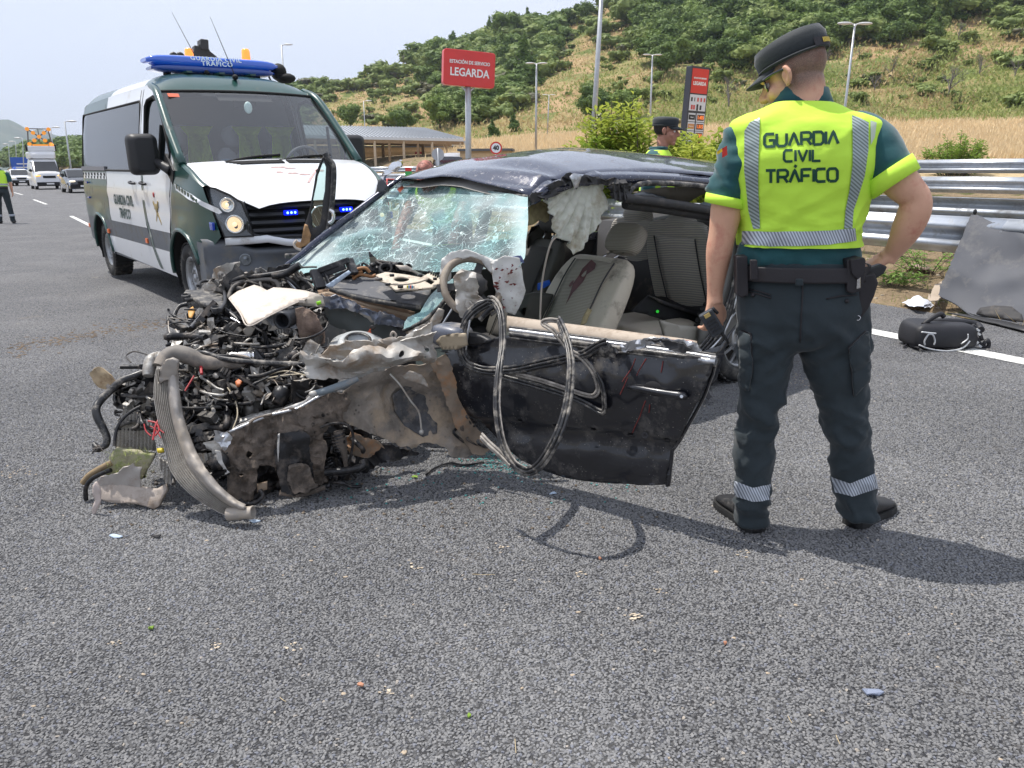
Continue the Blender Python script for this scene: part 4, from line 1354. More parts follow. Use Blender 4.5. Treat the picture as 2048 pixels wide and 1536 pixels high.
def far_sign():
 p = ony(45,328,120)
 t = thing('direction_sign','blue motorway direction sign behind the far white cars','road sign',(p.x,p.y,0))
 b = MB(); b.box((p.x,p.y,2.45),(3.0,.1,2.0),Matrix.Rotation(R(20),3,'Z')); b.build('panel',mat('motorway_blue',(.02,.09,.42),.5),t,world=True)
 for s in (-1,1):
  b = MB(); b.cyl((p.x + s,p.y + .15,0),(p.x + s,p.y + .15,3),.08,n=8); b.build('post',LAMPM,t,world=True)
 for i,(w,x) in enumerate(((2.0,-.2),(1.6,.1),(2.2,0))):
  b = MB(); b.box((p.x + x,p.y - .08,3.0 - .5 * i),(w,.02,.14),Matrix.Rotation(R(20),3,'Z')); b.build('lettering_line',WHITE,t,world=True)
far_sign()
# ================================================================ POLICE VAN
GREEN = mat('police_green_paint',(.012,.058,.050),0.3,coat=.5,var=.06,vs=2,dirt=((.14,.14,.12),.12,5))
VWHITE = mat('van_white_paint',(.74,.76,.79),.3,coat=.8,var=.03,vs=2,dirt=((.42,.40,.36),.12,4))
GREYPL = mat('grey_bumper_plastic',(.095,.105,.122),.5,bump=.0004,bs=200,dirt=((.16,.15,.13),.3,6))
DGLASS = GLASSD()
CHROME = mat('chrome',(.75,.75,.76),.08,1)
SEAM = mat('seam_black',(.008,.008,.008),.8)
WSGLASS = glass_mat('windscreen_glass',(.95,.98,.98),.10)
LENS = glass_mat('lamp_lens',(.9,.92,.93),.06)
AMBERL = mat('amber_lens',(.85,.22,.02),.15,emit=((1,.3,.03),.35),coat=1)
def make_van():
 T = thing('police_van','white and dark green police van with blue light bar and GUARDIA CIVIL TRÁFICO lettering','police van',(-2.4148,8.2301,.0348))
 T.rotation_euler = (.0141,.0042,-.9003)
 WB = 3.61; XR = -4.66
 def yb(x,z):            # barrel side
  y = float(np.interp(z,[.3,.45,.6,.9,1.15,1.35,1.55,1.85,2.1,2.22],[.955,.972,.98,.985,.975,.955,.93,.885,.835,.80]))
  if x > .1: y -= .13 * ((x - .1) / .75) ** 2 * sst(.1,.85,x)
  if x < -4.3: y -= .05 * ((-4.3 - x) / .36) ** 2
  y += .008 * math.exp(-((z - 1.12) / .02) ** 2) + .010 * math.exp(-((z - .82) / .03) ** 2)
  for ax_ in (0,-WB):   # flared arches
   d = math.hypot(x - ax_,z - .36)
   y += .022 * math.exp(-((d - .49) / .05) ** 2) if z > .33 else 0
  return y
 outline = [(XR,.46),(-WB - .47,.42)] + arc(-WB,.36,.46,175,5)[0:0] + [(-WB - .46,.36)] + arc(-WB,.36,.46,180,0,18)[1:-1] + [(-WB + .46,.36),(-.46,.31)] + arc(0,.36,.46,180,22,16)[1:] + [(.73,.75),(.80,.80),(.70,1.05),(.60,1.235),(.35,1.345),(.08,1.432),(-.22,1.72),(-.62,2.08),(-.80,2.20),(-1.1,2.235),(-2.6,2.235),(-4.3,2.215),(-4.58,2.17),(XR,2.05)]
 big = rrect(-4.50,1.37,-1.40,2.09,.07)
 cab = [(-1.20,1.42),(-1.20,2.02),(-1.12,2.08),(-.92,2.10),(-.72,2.05),(-.50,1.86),(-.22,1.54),(-.26,1.45),(-.34,1.42)]
 gwx = [(-3.00,2.235),(-3.00,.76)]
 fwx = [(-.19,1.30),(-.28,1.0),(-.36,.80)]
 def side_m(x,z):
  if .565 < z < .765 and x < -.36: return 2
  if x < -3.0:
   if z > .565: return 1
   return 2 if x < -3.15 else 0
  if z < .565: return 0
  lim = float(np.interp(z,[.3,.8,1.0,1.3,1.5],[-.36,-.36,-.28,-.19,-.11]))
  if z > 1.45: lim = float(np.interp(z,[1.45,1.72,2.05,2.2],[-.13,-.36,-.74,-.98]))
  if x > lim: return 1
  return 0
 cuts = [gwx,[(-.36,.565),(-3.15,.565)],[(-.36,.765),(XR + .01,.765)],[(-.98,2.2),(-.74,2.05),(-.36,1.72),(-.13,1.45),(-.19,1.3),(-.28,1.0),(-.36,.80),(-.37,.66)]]
 for s,nm in ((-1,0),(1,1)):
  b = sheet(outline,lambda x,z: (x,s * yb(x,z),z),.09,[big,cab],cuts,side_m)
  b.build('side_panel',[VWHITE,GREEN,GREYPL],T)
  for h,nm2 in ((big,'rear_window'),(cab,'cab_window')):
   m = DGLASS if nm2 == 'rear_window' else glass_mat('cab_glass',(.35,.42,.42),.12)
   w = sheet([(x,z) for x,z in h],lambda x,z: (x,s * (yb(x,z) - (.004 if nm2 == 'rear_window' else .016)),z),.15)
   f = w.build(nm2,m,T)
   f2 = MB(); f2.tube([(x,s * (yb(x,z) + .0),z) for x,z in h],.013 if nm2 == 'rear_window' else .018,6,1,closed=True,raw=True)
   f2.build('window_seal',SEAM,f)
  fd = MB(); fd.bar((-.55,s * yb(-.5,1.8),1.81),(-.62,s * yb(-.62,1.43),1.43),.03,.02); fd.build('window_divider',SEAM,T)
  for seam in ([(-1.32,2.2),(-1.34,1.6),(-1.335,1.0),(-1.22,.60),(-1.07,.36)],[(-1.42,2.2),(-1.42,1.34)],[(-.22,1.34),(-.36,.82),(-.37,.70),(-.46,.66)],[(-3.0,.765),(-3.0,1.3)],[(-4.6,1.16),(-3,1.17),(-1.4,1.15)]):
   q = resamp(seam,.1,False)
   sm = MB(); sm.tube([(x,s * (yb(x,z) - .001),z) for x,z in q],.0045,4,1,raw=True); sm.build('panel_gap',SEAM,T)
  b = sheet([(-1.31,1.33),(-1.325,1.0),(-1.21,.6),(-1.05,.345),(-.95,.342),(-1.13,.6),(-1.255,1.0),(-1.27,1.33)],lambda x,z: (x,s * (yb(x,z) + .003),z),.08)
  b.build('door_post_stripe',GREEN,T)
  for ax_ in (0,-WB):
   a1 = 22 if ax_ == 0 else 0
   P = [(x,s * (yb(x,z) + .004),z) for x,z in arc(ax_,.36,.462,180,a1,20)]
   b = MB(); b.tube(P,.02,8,1,raw=True); b.build('arch_lip',GREEN,T)
   b = MB(); b.grid([[(x,s * .5,z),(x,s * (yb(x,z)),z)] for x,z in arc(ax_,.36,.455,200,-20,20)]); b.build('wheel_housing',SEAM,T)
  for hx in (-1.66,-1.20):
   b = MB(); b.tube([(hx - .09,s * (yb(hx,1.24) + .01),1.25),(hx - .05,s * (yb(hx,1.24) + .04),1.245),(hx + .06,s * (yb(hx,1.24) + .04),1.235),(hx + .09,s * (yb(hx,1.24) + .01),1.235)],.014,8,3)
   b.build('door_handle',BLACKP(),T)
  for ix in (-3.17,-1.38,-4.5):
   b = MB(); b.box((ix,s * (yb(ix,.62) + .004),.62),(.075,.02,.05)); b.build('side_marker',mat('marker_orange',(.8,.17,.04),.3),T)
  b = MB(); b.box((.71,s * (yb(.71,.89) + .01),.89),(.085,.025,.07)); b.build('blue_repeater',mat('blue_lens',(.01,.05,.4),.15,coat=1),T,bevel=.006)
  b = MB(); b.box((-2.35,s * .93,.34),(2.1,.05,.03)); b.build('sill_rail',GREYPL,T)
  t_ = MB(); c = V((-.42,s * 1.13,1.53))
  rows = []
  for q,(w,h,d) in zip((-.5,-.42,-.2,.25,.5),((.10,.30,0),(.13,.36,0),(.145,.39,0),(.13,.37,0),(.08,.30,0))):
   rows.append([(c.x + q * .16,c.y + yy * 1.0,c.z + zz) for yy,zz in rrect(-w,-h / 2,w,h / 2,min(w,h / 2) * .45)])
  t_.rings(rows); mo = t_.build('door_mirror',BLACKP(),T)
  a_ = MB(); a_.tube([(-.20,s * .95,1.37),(-.28,s * 1.0,1.42),(-.40,s * 1.05,1.47)],[.055,.045,.04],8,3); a_.bar((-.12,s * .955,1.31),(-.34,s * .95,1.47),.03,.16); a_.build('mirror_arm',BLACKP(),mo)
 s = -1
 b = sheet(rrect(-4.60,1.265,-3.02,1.345,.01),lambda x,z: (x,s * (yb(x,z) + .003),z),.1); b.build('chequer_band',VWHITE,T)
 for i in range(8):
  b = MB(); x = -4.42 + i * .185
  for dz in (.02,-.02): b.box((x + (.03 if dz > 0 else 0),s * (yb(x,1.3) + .005),1.305 + dz),(.06,.004,.034))
  b.build('chequer_square',SEAM,T)
 b = sheet([(-.10,1.255),(-.06,1.195),(.50,1.09),(.80,1.00),(.845,1.015),(.80,1.05),(.40,1.17)],lambda x,z: (x,s * (yb(x,z) + .004),z),.05); b.build('chequer_band',VWHITE,T)
 for i in range(6):
  x = -.02 + i * .085; z = 1.225 - .2 * (x) * .95 - .003
  b = MB(); b.box((x,s * (yb(x,z) + .007),z),(.045,.005,.036),Matrix.Rotation(.18,3,'Y')); b.build('chequer_square',GREEN,T)
 b = MB(); b.box((-3.75,s * .955,1.395),(1.4,.02,.05)); b.build('louvre',mat('louvre_grey',(.2,.2,.22),.5),T)
 for i in range(2):
  b = MB(); b.box((-4.15,s * (yb(-4.1,1.1) + .006),1.215 - .2 * i),(.14,.02,.025)); b.build('blue_marker',mat('blue_lens',(0,0,1)),T)
 def side_text(tx,x,z,size,m,bold=.004,sx=.8):
  me = text_mesh(tx,size,bold=bold,sx=sx)
  me.transform(Matrix.Translation((x,0,z)) @ Matrix.Rotation(math.pi / 2,4,'X'))
  warp(me,lambda c: V((c.x,-yb(c.x,c.z) - .005,c.z)))
  return link('lettering',me,m,T)
 DKT = mat('lettering_dark_green',(.02,.05,.045),.5)
 side_text('GUARDIA CIVIL',-2.22,1.03,.155,DKT,.006,.86); side_text('TRÁFICO',-2.2,.875,.155,DKT,.006,.82)
 GOLD = mat('emblem_gold',(.32,.24,.10),.5); CR_ = mat('emblem_red',(.38,.03,.03),.5)
 eb = MB(); ey = -yb(-.8,1) - .005
 eb.bar((-.90,ey,1.06),(-.68,ey - .0,.84),.03,.006,up=(0,1,0)); eb.bar((-.72,ey,1.07),(-.86,ey,.86),.022,.006,up=(0,1,0)); eb.ell((-.80,ey,1.0),(.05,.006,.045),10,6)
 eb.bar((-.87,ey,.99),(-.73,ey,1.01),.02,.006,up=(0,1,0))
 eb.build('emblem',GOLD,T)
 eb = MB(); eb.ell((-.84,ey,1.13),(.03,.006,.028),10,6); eb.build('emblem_crown',CR_,T)
 def roof_row(x,zt,hw,zs):
  out = []
  for i in range(25):
   q = -1 + 2 * i / 24
   a = abs(q)
   y = math.copysign(hw * (a ** .9) if a < 1 else hw,q)
   z = zs + (zt - zs) * (1 - a ** 4.5) ** .8
   out.append((x,y,z))
  return out
 xs = [-.735,-.80,-.95,-1.2,-1.36,-1.37,-2.2,-2.99,-3.0,-4.2,-4.5,-4.62,XR]
 rows = [roof_row(x,float(np.interp(x,[XR,-4.5,-4.2,-1.3,-.95,-.735],[2.16,2.36,2.40,2.385,2.30,2.155])),float(np.interp(x,[XR,-4.5,-1.2,-.9,-.735],[.76,.79,.803,.815,.83])),float(np.interp(x,[XR,-4.58,-4.3,-1.1,-.8,-.735],[2.05,2.16,2.20,2.22,2.185,2.125]))) for x in xs]
 b = MB()
 for i in range(len(rows) - 1):
  mi = 1 if (xs[i] <= -1.37 and xs[i] > -3.0) else 0
  b.grid(rows[i:i + 2],mi=mi)
 b.build('roof',[GREEN,VWHITE],T)
 for k in range(3):
  b = MB(); y = -.35 + .35 * k; b.box((-2.8,y,2.39),(3.2,.06,.02)); b.build('roof_rib',GREEN,T)
 b = MB(); b.grid([[(XR,w_ * (-1 + i / 3),z) for i in range(7)] for z,w_ in ((.45,.90),(1.0,.925),(1.5,.88),(2.05,.76),(2.16,.55))]); b.build('rear_door',GREEN,T)
 def ws(u,v,off=0):
  x = .045 + (-.735 - .045) * v; z = 1.432 + (2.14 - 1.432) * v; hw = .90 + (.822 - .90) * v
  bul = .14 * (1 - u * u) * (1 - .3 * v)
  return (x + bul + off,u * hw,z + .03 * math.sin(math.pi * v) + bul * .15)
 b = MB(); b.grid([[ws(-1 + 2 * i / 16,j / 8) for i in range(17)] for j in range(9)]); b.build('windscreen',WSGLASS,T)
 b = MB(); b.tube([ws(-1 + 2 * i / 16,0) for i in range(17)] + [ws(1,j / 6) for j in range(1,6)] + [ws(1 - 2 * i / 16,1) for i in range(17)] + [ws(-1,1 - j / 6) for j in range(1,6)],.017,6,1,closed=True,raw=True); b.build('windscreen_seal',SEAM,T)
 for s in (-1,1):
  P = [(.10,s * .925,1.43),(-.20,s * .905,1.70),(-.55,s * .868,2.02),(-.735,s * .845,2.15),(-.95,s * .825,2.21)]
  b = MB(); b.tube(P,.042,8,3,flat=.8); b.build('windscreen_pillar',GREEN,T)
 for y0,y1,z0 in ((-.55,.02,1.45),(-.02,.6,1.46)):
  b = MB(); b.tube([V(ws(y0 / .9,.0)) + V((.03,0,.0)),V(ws((y0 + y1) / 1.8,.05)) + V((.02,0,0)),V(ws(y1 / .9,.07)) + V((.015,0,0))],.012,6,4); b.build('wiper',SEAM,T)
 vb = MB(); vb.grid([[V(ws(u,v)) - V((.03,0,.01)) for u in np.linspace(-.35,.35,7)] for v in (.86,.99)]); vb.build('sun_band',SEAM,T)
 st = MB(); q = V(ws(-.86,.93)); st.box(q + V((.012,0,0)),(.004,.11,.05),Matrix.Rotation(-.8,3,'Y')); st.build('sticker',mat('orange_sticker',(.75,.16,.08),.5),T)
 def hood(u,v):
  x = .06 + (.97 - .06) * v; hw = float(np.interp(v,[0,.35,.55,.66,.82,1],[.905,.905,.885,.83,.72,.565]))
  x = x + .12 * (1 - u * u) * (1 - .75 * v) - .0
  z = 1.44 - .27 * v - .10 * v * v + .025 * math.sin(math.pi * v) + .03 * (1 - u * u) * (1 - v * .5)
  z -= .036 * abs(u) ** 5 * sst(.2,.6,v)
  z += .010 * math.exp(-((abs(u) - .62) / .06) ** 2) * math.sin(math.pi * v)
  return (x,u * hw,z)
 b = MB(); b.grid([[hood(-1 + 2 * i / 24,j / 14) for i in range(25)] for j in range(15)]); b.build('bonnet',VWHITE,T)
 b = MB(); b.tube([hood(-1,j / 10) for j in range(11)] + [hood(-1 + 2 * i / 12,1) for i in range(1,12)] + [hood(1,1 - j / 10) for j in range(11)],.006,4,1,raw=True); b.build('bonnet_gap',SEAM,T)
 for s in (-1,1):
  rw = []
  for x,z in resamp([(.08,1.432),(.35,1.345),(.60,1.235)],.06,False):
   v = min(range(101),key=lambda k: abs(hood(s,k / 100)[0] - x)) / 100
   a = V((x,s * yb(x,z),z)); h_ = V(hood(s * .995,v))
   rw.append([a.lerp(h_,q) + V((0,0,.012 * math.sin(math.pi * q))) for q in (0,.25,.5,.75,1)])
  b = MB(); b.grid(rw); b.build('wing_top',GREEN,T)
 for j in range(5):
  b = MB(); v = .10 + .022 * j; k = .62 - .03 * j
  for a0,a1 in ((-k,-.02),(.03,k * .95)):
   P = [V(hood(a0 + (a1 - a0) * i / 8,v)) + V((0,0,.006)) for i in range(9)]
   b.tube(P,.007,4,1,raw=True)
  b.build('inlet_slot',SEAM,T)
 eb = MB(); RE = mat('faded_red_emblem',(.64,.43,.40),.4,var=.3,vs=30)
 def hp(y,x):
  v = (x - .12) / .88
  return V(hood(y / .75,v)) + V((0,0,.001))
 for C_,ra,rb in (((-.10,.40),.075,.022),((-.02,.43),.05,.02),((-.14,.52),.03,.02),((-.04,.55),.05,.018),((.05,.58),.05,.016),((.22,.50),.035,.012)):
  n = 14; eb.add([hp(C_[0] + ra * math.cos(6.283 * k / n) * (1 + .2 * math.sin(k * 2.3)),C_[1] + rb * math.sin(6.283 * k / n)) + V((0,0,.003)) for k in range(n)],[tuple(range(n))])
 for A,C_,w in (((.21,.46),(.02,.74),.012),((.10,.44),(.24,.53),.008)):
  q = [(A[0] - w,A[1]),(A[0] + w,A[1] + .005),(C_[0] + w * .8,C_[1]),(C_[0] - w * .6,C_[1])]
  for a_ in range(6):
   f0,f1 = a_ / 6,(a_ + 1) / 6
   eb.add([hp(A[0] + (C_[0] - A[0]) * f + o * w,A[1] + (C_[1] - A[1]) * f) + V((0,0,.003)) for f,o in ((f0,-1),(f0,1),(f1,1),(f1,-1))],[(0,1,2,3)])
 eb.build('bonnet_emblem',RE,T)
 GR = mat('grille_black',(.018,.020,.024),.45)
 def gx(y,z): return .985 - .22 * (y / .66) ** 2 * .6 - (1.09 - z) * -.08
 b = MB(); b.grid([[(gx(y,z) - .05,y,z) for y in np.linspace(-.66 + (1.1 - z) * .12,.66 - (1.1 - z) * .12,15)] for z in (1.10,1.0,.9,.78)]); b.build('grille_back',SEAM,T)
 for z in (1.045,.975,.905,.835):
  for s in (-1,1):
   b = MB(); P = [(gx(y,z),y,z) for y in np.linspace(s * .15 if z < 1.03 else 0,s * (.645 - (1.1 - z) * .12),8)]
   rr_ = [[V(p) + V((0,0,.022)),V(p) + V((.018,0,-.004)),V(p) + V((.0,0,-.02)),V(p) + V((-.05,0,-.018)),V(p) + V((-.05,0,.018))] for p in P]
   b.rings(rr_,smooth=False); b.build('grille_louvre',GR,T)
 b = MB(); b.tube([(gx(y,z),y,z) for y,z in ((-.66,1.10),(-.645,.98),(-.61,.80),(-.3,.775),(0,.77),(.3,.775),(.61,.80),(.645,.98),(.66,1.10))],.022,6,3); b.build('grille_frame',GR,T)
 b = MB(); c = V((1.03,0,.93)); b.lathe([(.10,0),(.103,.012),(.112,.014),(.115,0)],c,(1,0,0),28)
 for p0,p1 in (((-.035,.09),(0,.015)),((.035,.09),(0,.015)),((-.08,.04),(-.03,-.08)),((-.03,-.08),(0,.0)),((0,.0),(.03,-.08)),((.03,-.08),(.08,.04))):
  b.bar(c + V((.008,p0[0],p0[1])),c + V((.008,p1[0],p1[1])),.013,.008)
 b.build('round_badge',CHROME,T)
 BLED = mat('blue_led',(.02,.03,.6),.3,emit=((.05,.12,1.0),14)); BHOUS = mat('led_housing',(.0,.01,.25),.3,emit=((.0,.01,1.0),1.4))
 for y in (-.28,.28):
  b = MB(); b.box((gx(y,.99) + .02,y,.99),(.03,.13,.045)); h = b.build('grille_light',BHOUS,T,bevel=.006)
  for k in (-1,0,1):
   b = MB(); b.ell((gx(y,.99) + .036,y + .036 * k,.99),.011,8,6); b.build('led',BLED,h)
 HB = mat('lamp_housing',(.10,.11,.12),.3,.5); REF = mat('reflector',(.85,.85,.82),.07,1)
 for s in (-1,1):
  O = [(.56,.885,1.235),(.66,.83,1.215),(.78,.75,1.16),(.86,.68,1.09),(.92,.655,.95),(.93,.63,.80),(.80,.845,.795),(.72,.885,1.0)]
  cen = V((.80,.78,.98));
  def ring_(k,dx=0,O=O,cen=cen): return [V(((cen.x + (p[0] - cen.x) * k) + dx,s * (cen.y + (p[1] - cen.y) * k + dx * .3),cen.z + (p[2] - cen.z) * k)) for p in O]
  b = MB(); b.rings([ring_(1,-.02),ring_(.75,-.035),ring_(.4,-.04),ring_(.02,-.04)],caps=False); hl = b.build('headlight',HB,T)
  for (x,y,z,r_) in ((.80,.785,1.075,.062),(.855,.755,.905,.078)):
   b = MB(); ax_ = V((.86,s * .5,0.05)).normalized()
   b.lathe([(r_ * 1.08,-.01),(r_,.0),(r_ * .85,-.02),(r_ * .5,-.035),(.004,-.045)],(x - .02,s * y,z),ax_,20); b.build('reflector',REF,hl)
   b = MB(); b.ell((x - .02,s * y,z),r_ * .28,10,8); b.build('bulb',mat('warm_bulb',(.9,.7,.5),.1,emit=((1,.72,.42),1.0)),hl)
  b = MB(); b.rings([ring_(1,.0),ring_(.8,.025),ring_(.45,.038),ring_(.02,.042)],caps=False); b.build('lens',LENS,hl)
  b = MB(); b.tube(ring_(1.01,.004),.008,5,1,closed=True,raw=True); b.build('lamp_seal',SEAM,hl)
 def bx(y): return 1.0 - .36 * (abs(y) / .99) ** 3.2 - .04 * abs(y)
 b = MB(); rows = []
 for y in np.linspace(-.84,.84,21):
  zt = float(np.interp(abs(y),[0,.30,.50,.84],[.752,.752,.80,.80])); zb = zt - float(np.interp(abs(y),[0,.5,.84],[.075,.07,.085]))
  x = bx(y) + .015
  rows.append([(x - .02,y,zt + .0),(x + .012,y,zt - .01),(x + .015,y,zb + .01),(x - .01,y,zb)])
 b.grid(rows); b.build('bumper_strip',VWHITE,T)
 b = MB(); rows = []
 zs = [.765,.745,.70,.62,.56,.50,.44,.38,.34]; dx = [-.06,-.01,.0,-.012,-.02,-.005,.008,.0,-.05]
 for y in np.linspace(-.985,.985,33):
  cut = sst(.46,.22,abs(y)) * .05
  rows.append([(bx(y) + d - (.03 if (abs(y) < .45 and .4 < z < .62) else 0),y,z - (.085 * sst(.82,.60,abs(y)) if z > .73 else .06 * sst(.8,.6,abs(y)) if z > .68 else 0)) for z,d in zip(zs,dx)])
 b.grid(rows); b.build('bumper',GREYPL,T,thick=.012)
 for s in (-1,1):
  b = MB(); b.grid([[(x,s * .985,z) for x in (.42,.48,.54,.60)] for z in (.74,.6,.5,.36)]); b.build('bumper_corner',GREYPL,T)
  b = MB(); c = (bx(.70) - .0,s * .70,.585); b.lathe([(.05,-.01),(.054,.006),(.046,.004),(.02,.008),(.003,.01)],c,(.9,s * .42,0),20); b.build('fog_light',mat('fog_glass',(.2,.22,.24),.1,.6),T)
 b = MB(); b.box((bx(0) + .015,0,.54),(.012,.52,.11)); b.build('number_plate',mat('sign_white'),T)
 b = MB(); b.box((-1.6,0,.42),(4.6,1.5,.2)); b.build('chassis',SEAM,T)
 b = MB(); b.box((-1.05,-.80,.30),(.5,.12,.05),Matrix.Rotation(.05,3,'Z')); b.build('side_step',mat('worn_step',(.35,.33,.28),.8),T)
 for x in (0,-WB):
  for s in (-1,1):
   wheel(T,(x,s * .845,.345),(0,s,0),.345,.235,.215,True)
 INT = mat('cab_interior',(.10,.105,.115),.7)
 b = MB(); rows = []
 for x,z in ((.16,1.36),(-.05,1.40),(-.25,1.36),(-.36,1.25),(-.40,.9)): rows.append([(x,y,z + .03 * math.sin(y * 6)) for y in np.linspace(-.86,.86,12)])
 b.grid(rows); b.build('dashboard',INT,T)
 b = MB(); b.grid([[(-1.42,y * w_,z) for y in (-1,1)] for z,w_ in ((.6,.9),(1.3,.9),(1.8,.84),(2.15,.76))]); b.build('bulkhead',INT,T)
 b = MB(); b.grid([[(x,y,.7) for y in (-.9,.9)] for x in (.1,-1.42)]); b.build('cab_floor',INT,T)
 SEAT = mat('van_seat_fabric',(.14,.15,.17),.9,bump=.001,bs=90)
 VEST = mat('hi_vis_fabric',(.62,.95,.04),.7,emit=None,bump=.002,bs=30)
 for y in (-.55,0,.55):
  b = MB(); b.rings([[(-1.05 + a * .14 - .10 * (z - 1),y + c_,z) for a,c_ in rrect(-.5,-w,.5,w,.2)] for z,w in ((.95,.24),(1.3,.24),(1.52,.20),(1.60,.13))]); so = b.build('seat',SEAT,T)
  b = MB(); b.ell((-1.08,y,1.72),(.06,.14,.12),12,8); b.build('headrest',SEAT,so)
  if y != 0 or True:
   b = MB(); b.rings([[(-.90 - .06 * (z - 1) + a * .02,y + (.12 if y < .3 else -.05) + c_,z) for a,c_ in rrect(-.5,-w,.5,w,.2)] for z,w in ((1.25,.09),(1.45,.07),(1.72,.10),(1.82,.03))]); b.build('hanging_vest',VEST,so)
 b = MB(); b.tube([(-.36 + .08 * math.sin(a),.48 + .19 * math.cos(a),1.42 + .17 * math.sin(a)) for a in np.linspace(0,6.283,20)[:-1]],.016,6,2,closed=True); b.bar((-.36,.30,1.42),(-.36,.66,1.42),.05,.03); b.build('steering_wheel',INT,T)
 b = MB(); b.box((-.02,-.3,1.44),(.2,.36,.07),Matrix.Rotation(.3,3,'Z')); b.box((0,.05,1.43),(.25,.16,.05),Matrix.Rotation(-.3,3,'Z')); b.build('papers_on_dash',mat('blue_grey_folder',(.10,.16,.25),.5),T)
 b = MB(); b.ell((-.48,-.02,1.99),(.015,.045,.06),10,8); b.build('hanging_tag',mat('pale_tag',(.6,.75,.72),.5),T)
 b = MB(); b.box((-.62,0,2.03),(.03,.24,.07)); b.build('inner_mirror',SEAM,T)
 BL = mat('light_bar_blue',(.006,.09,.48),.12,coat=1,spec=.8,trans=.0,emit=((.0,.10,.9),.12))
 BL2 = mat('light_bar_blue_lower',(.004,.05,.30),.1,coat=1)
 c = V((-1.50,0,2.50)); rows = []
 for q in np.linspace(-1,1,25):
  k = max((1 - abs(q) ** 8) ** .5 if abs(q) < 1 else .3,.3)
  rows.append([(c.x + a * .16 * (.55 + .45 * k),q * .73,c.z + .012 + z * .062 * k) for a,z in rrect(-1,-.9,1,1,.55)])
 b = MB(); b.rings(rows); lb = b.build('light_bar',BL,T)
 rows = [[(p[0],p[1] * .94,p[2] - .085) for p in r_] for r_ in rows]
 b = MB(); b.rings([[((p[0] - c.x) * .97 + c.x,p[1],(p[2] - c.z) * .75 + c.z - .012) for p in r_] for r_ in rows]); b.build('lower_lens',BL2,lb)
 for y in (-.5,.5):
  b = MB(); b.box((c.x,y,2.40),(.12,.05,.09)); b.build('foot',SEAM,lb)
 for i,(tx,yo,z) in enumerate((('GUARDIA CIVIL',0,2.545),('TRÁFICO',0,2.495))):
  me = text_mesh(tx,.062 if i == 0 else .066,bold=.002,sx=1.15,space=1.15)
  rr2 = V((0,1,0)); uu = V((-.38 if i == 0 else -.10,0,1)).normalized(); n2 = rr2.cross(uu)
  M4 = Matrix((rr2,uu,n2)).transposed().to_4x4(); M4.translation = V((c.x + (.160 if i == 0 else .178),0,z))
  me.transform(M4); link('lettering',me,mat('letter_pale_blue',(.75,.88,.95),.5),lb)
 b = MB(); b.ell((-1.55,.80,2.47),(.12,.09,.10),14,8); b.ell((-1.5,.86,2.40),(.13,.12,.06),12,6); b.build('siren_horn',SEAM,T)
 for (x,y,hx,hy,L_) in ((-.95,.05,-.28,-.10,.62),(-1.35,-.12,-.30,-.2,.70)):
  b = MB(); b.ell((x,y,2.33 if x > -1.2 else 2.40),(.05,.03,.03),10,6); b.tube([(x,y,2.34),(x + hx * .5,y + hy * .5,2.34 + L_ * .5),(x + hx,y + hy,2.34 + L_)],[.005,.004,.002],5,2); b.build('whip_antenna',SEAM,T)
 b = MB(); b.tube([(-1.7,.3,2.42),(-1.7,.68,2.47),(-1.7,.78,2.33)],.012,6,3); b.build('roof_rail',SEAM,T)
 return T
make_van()
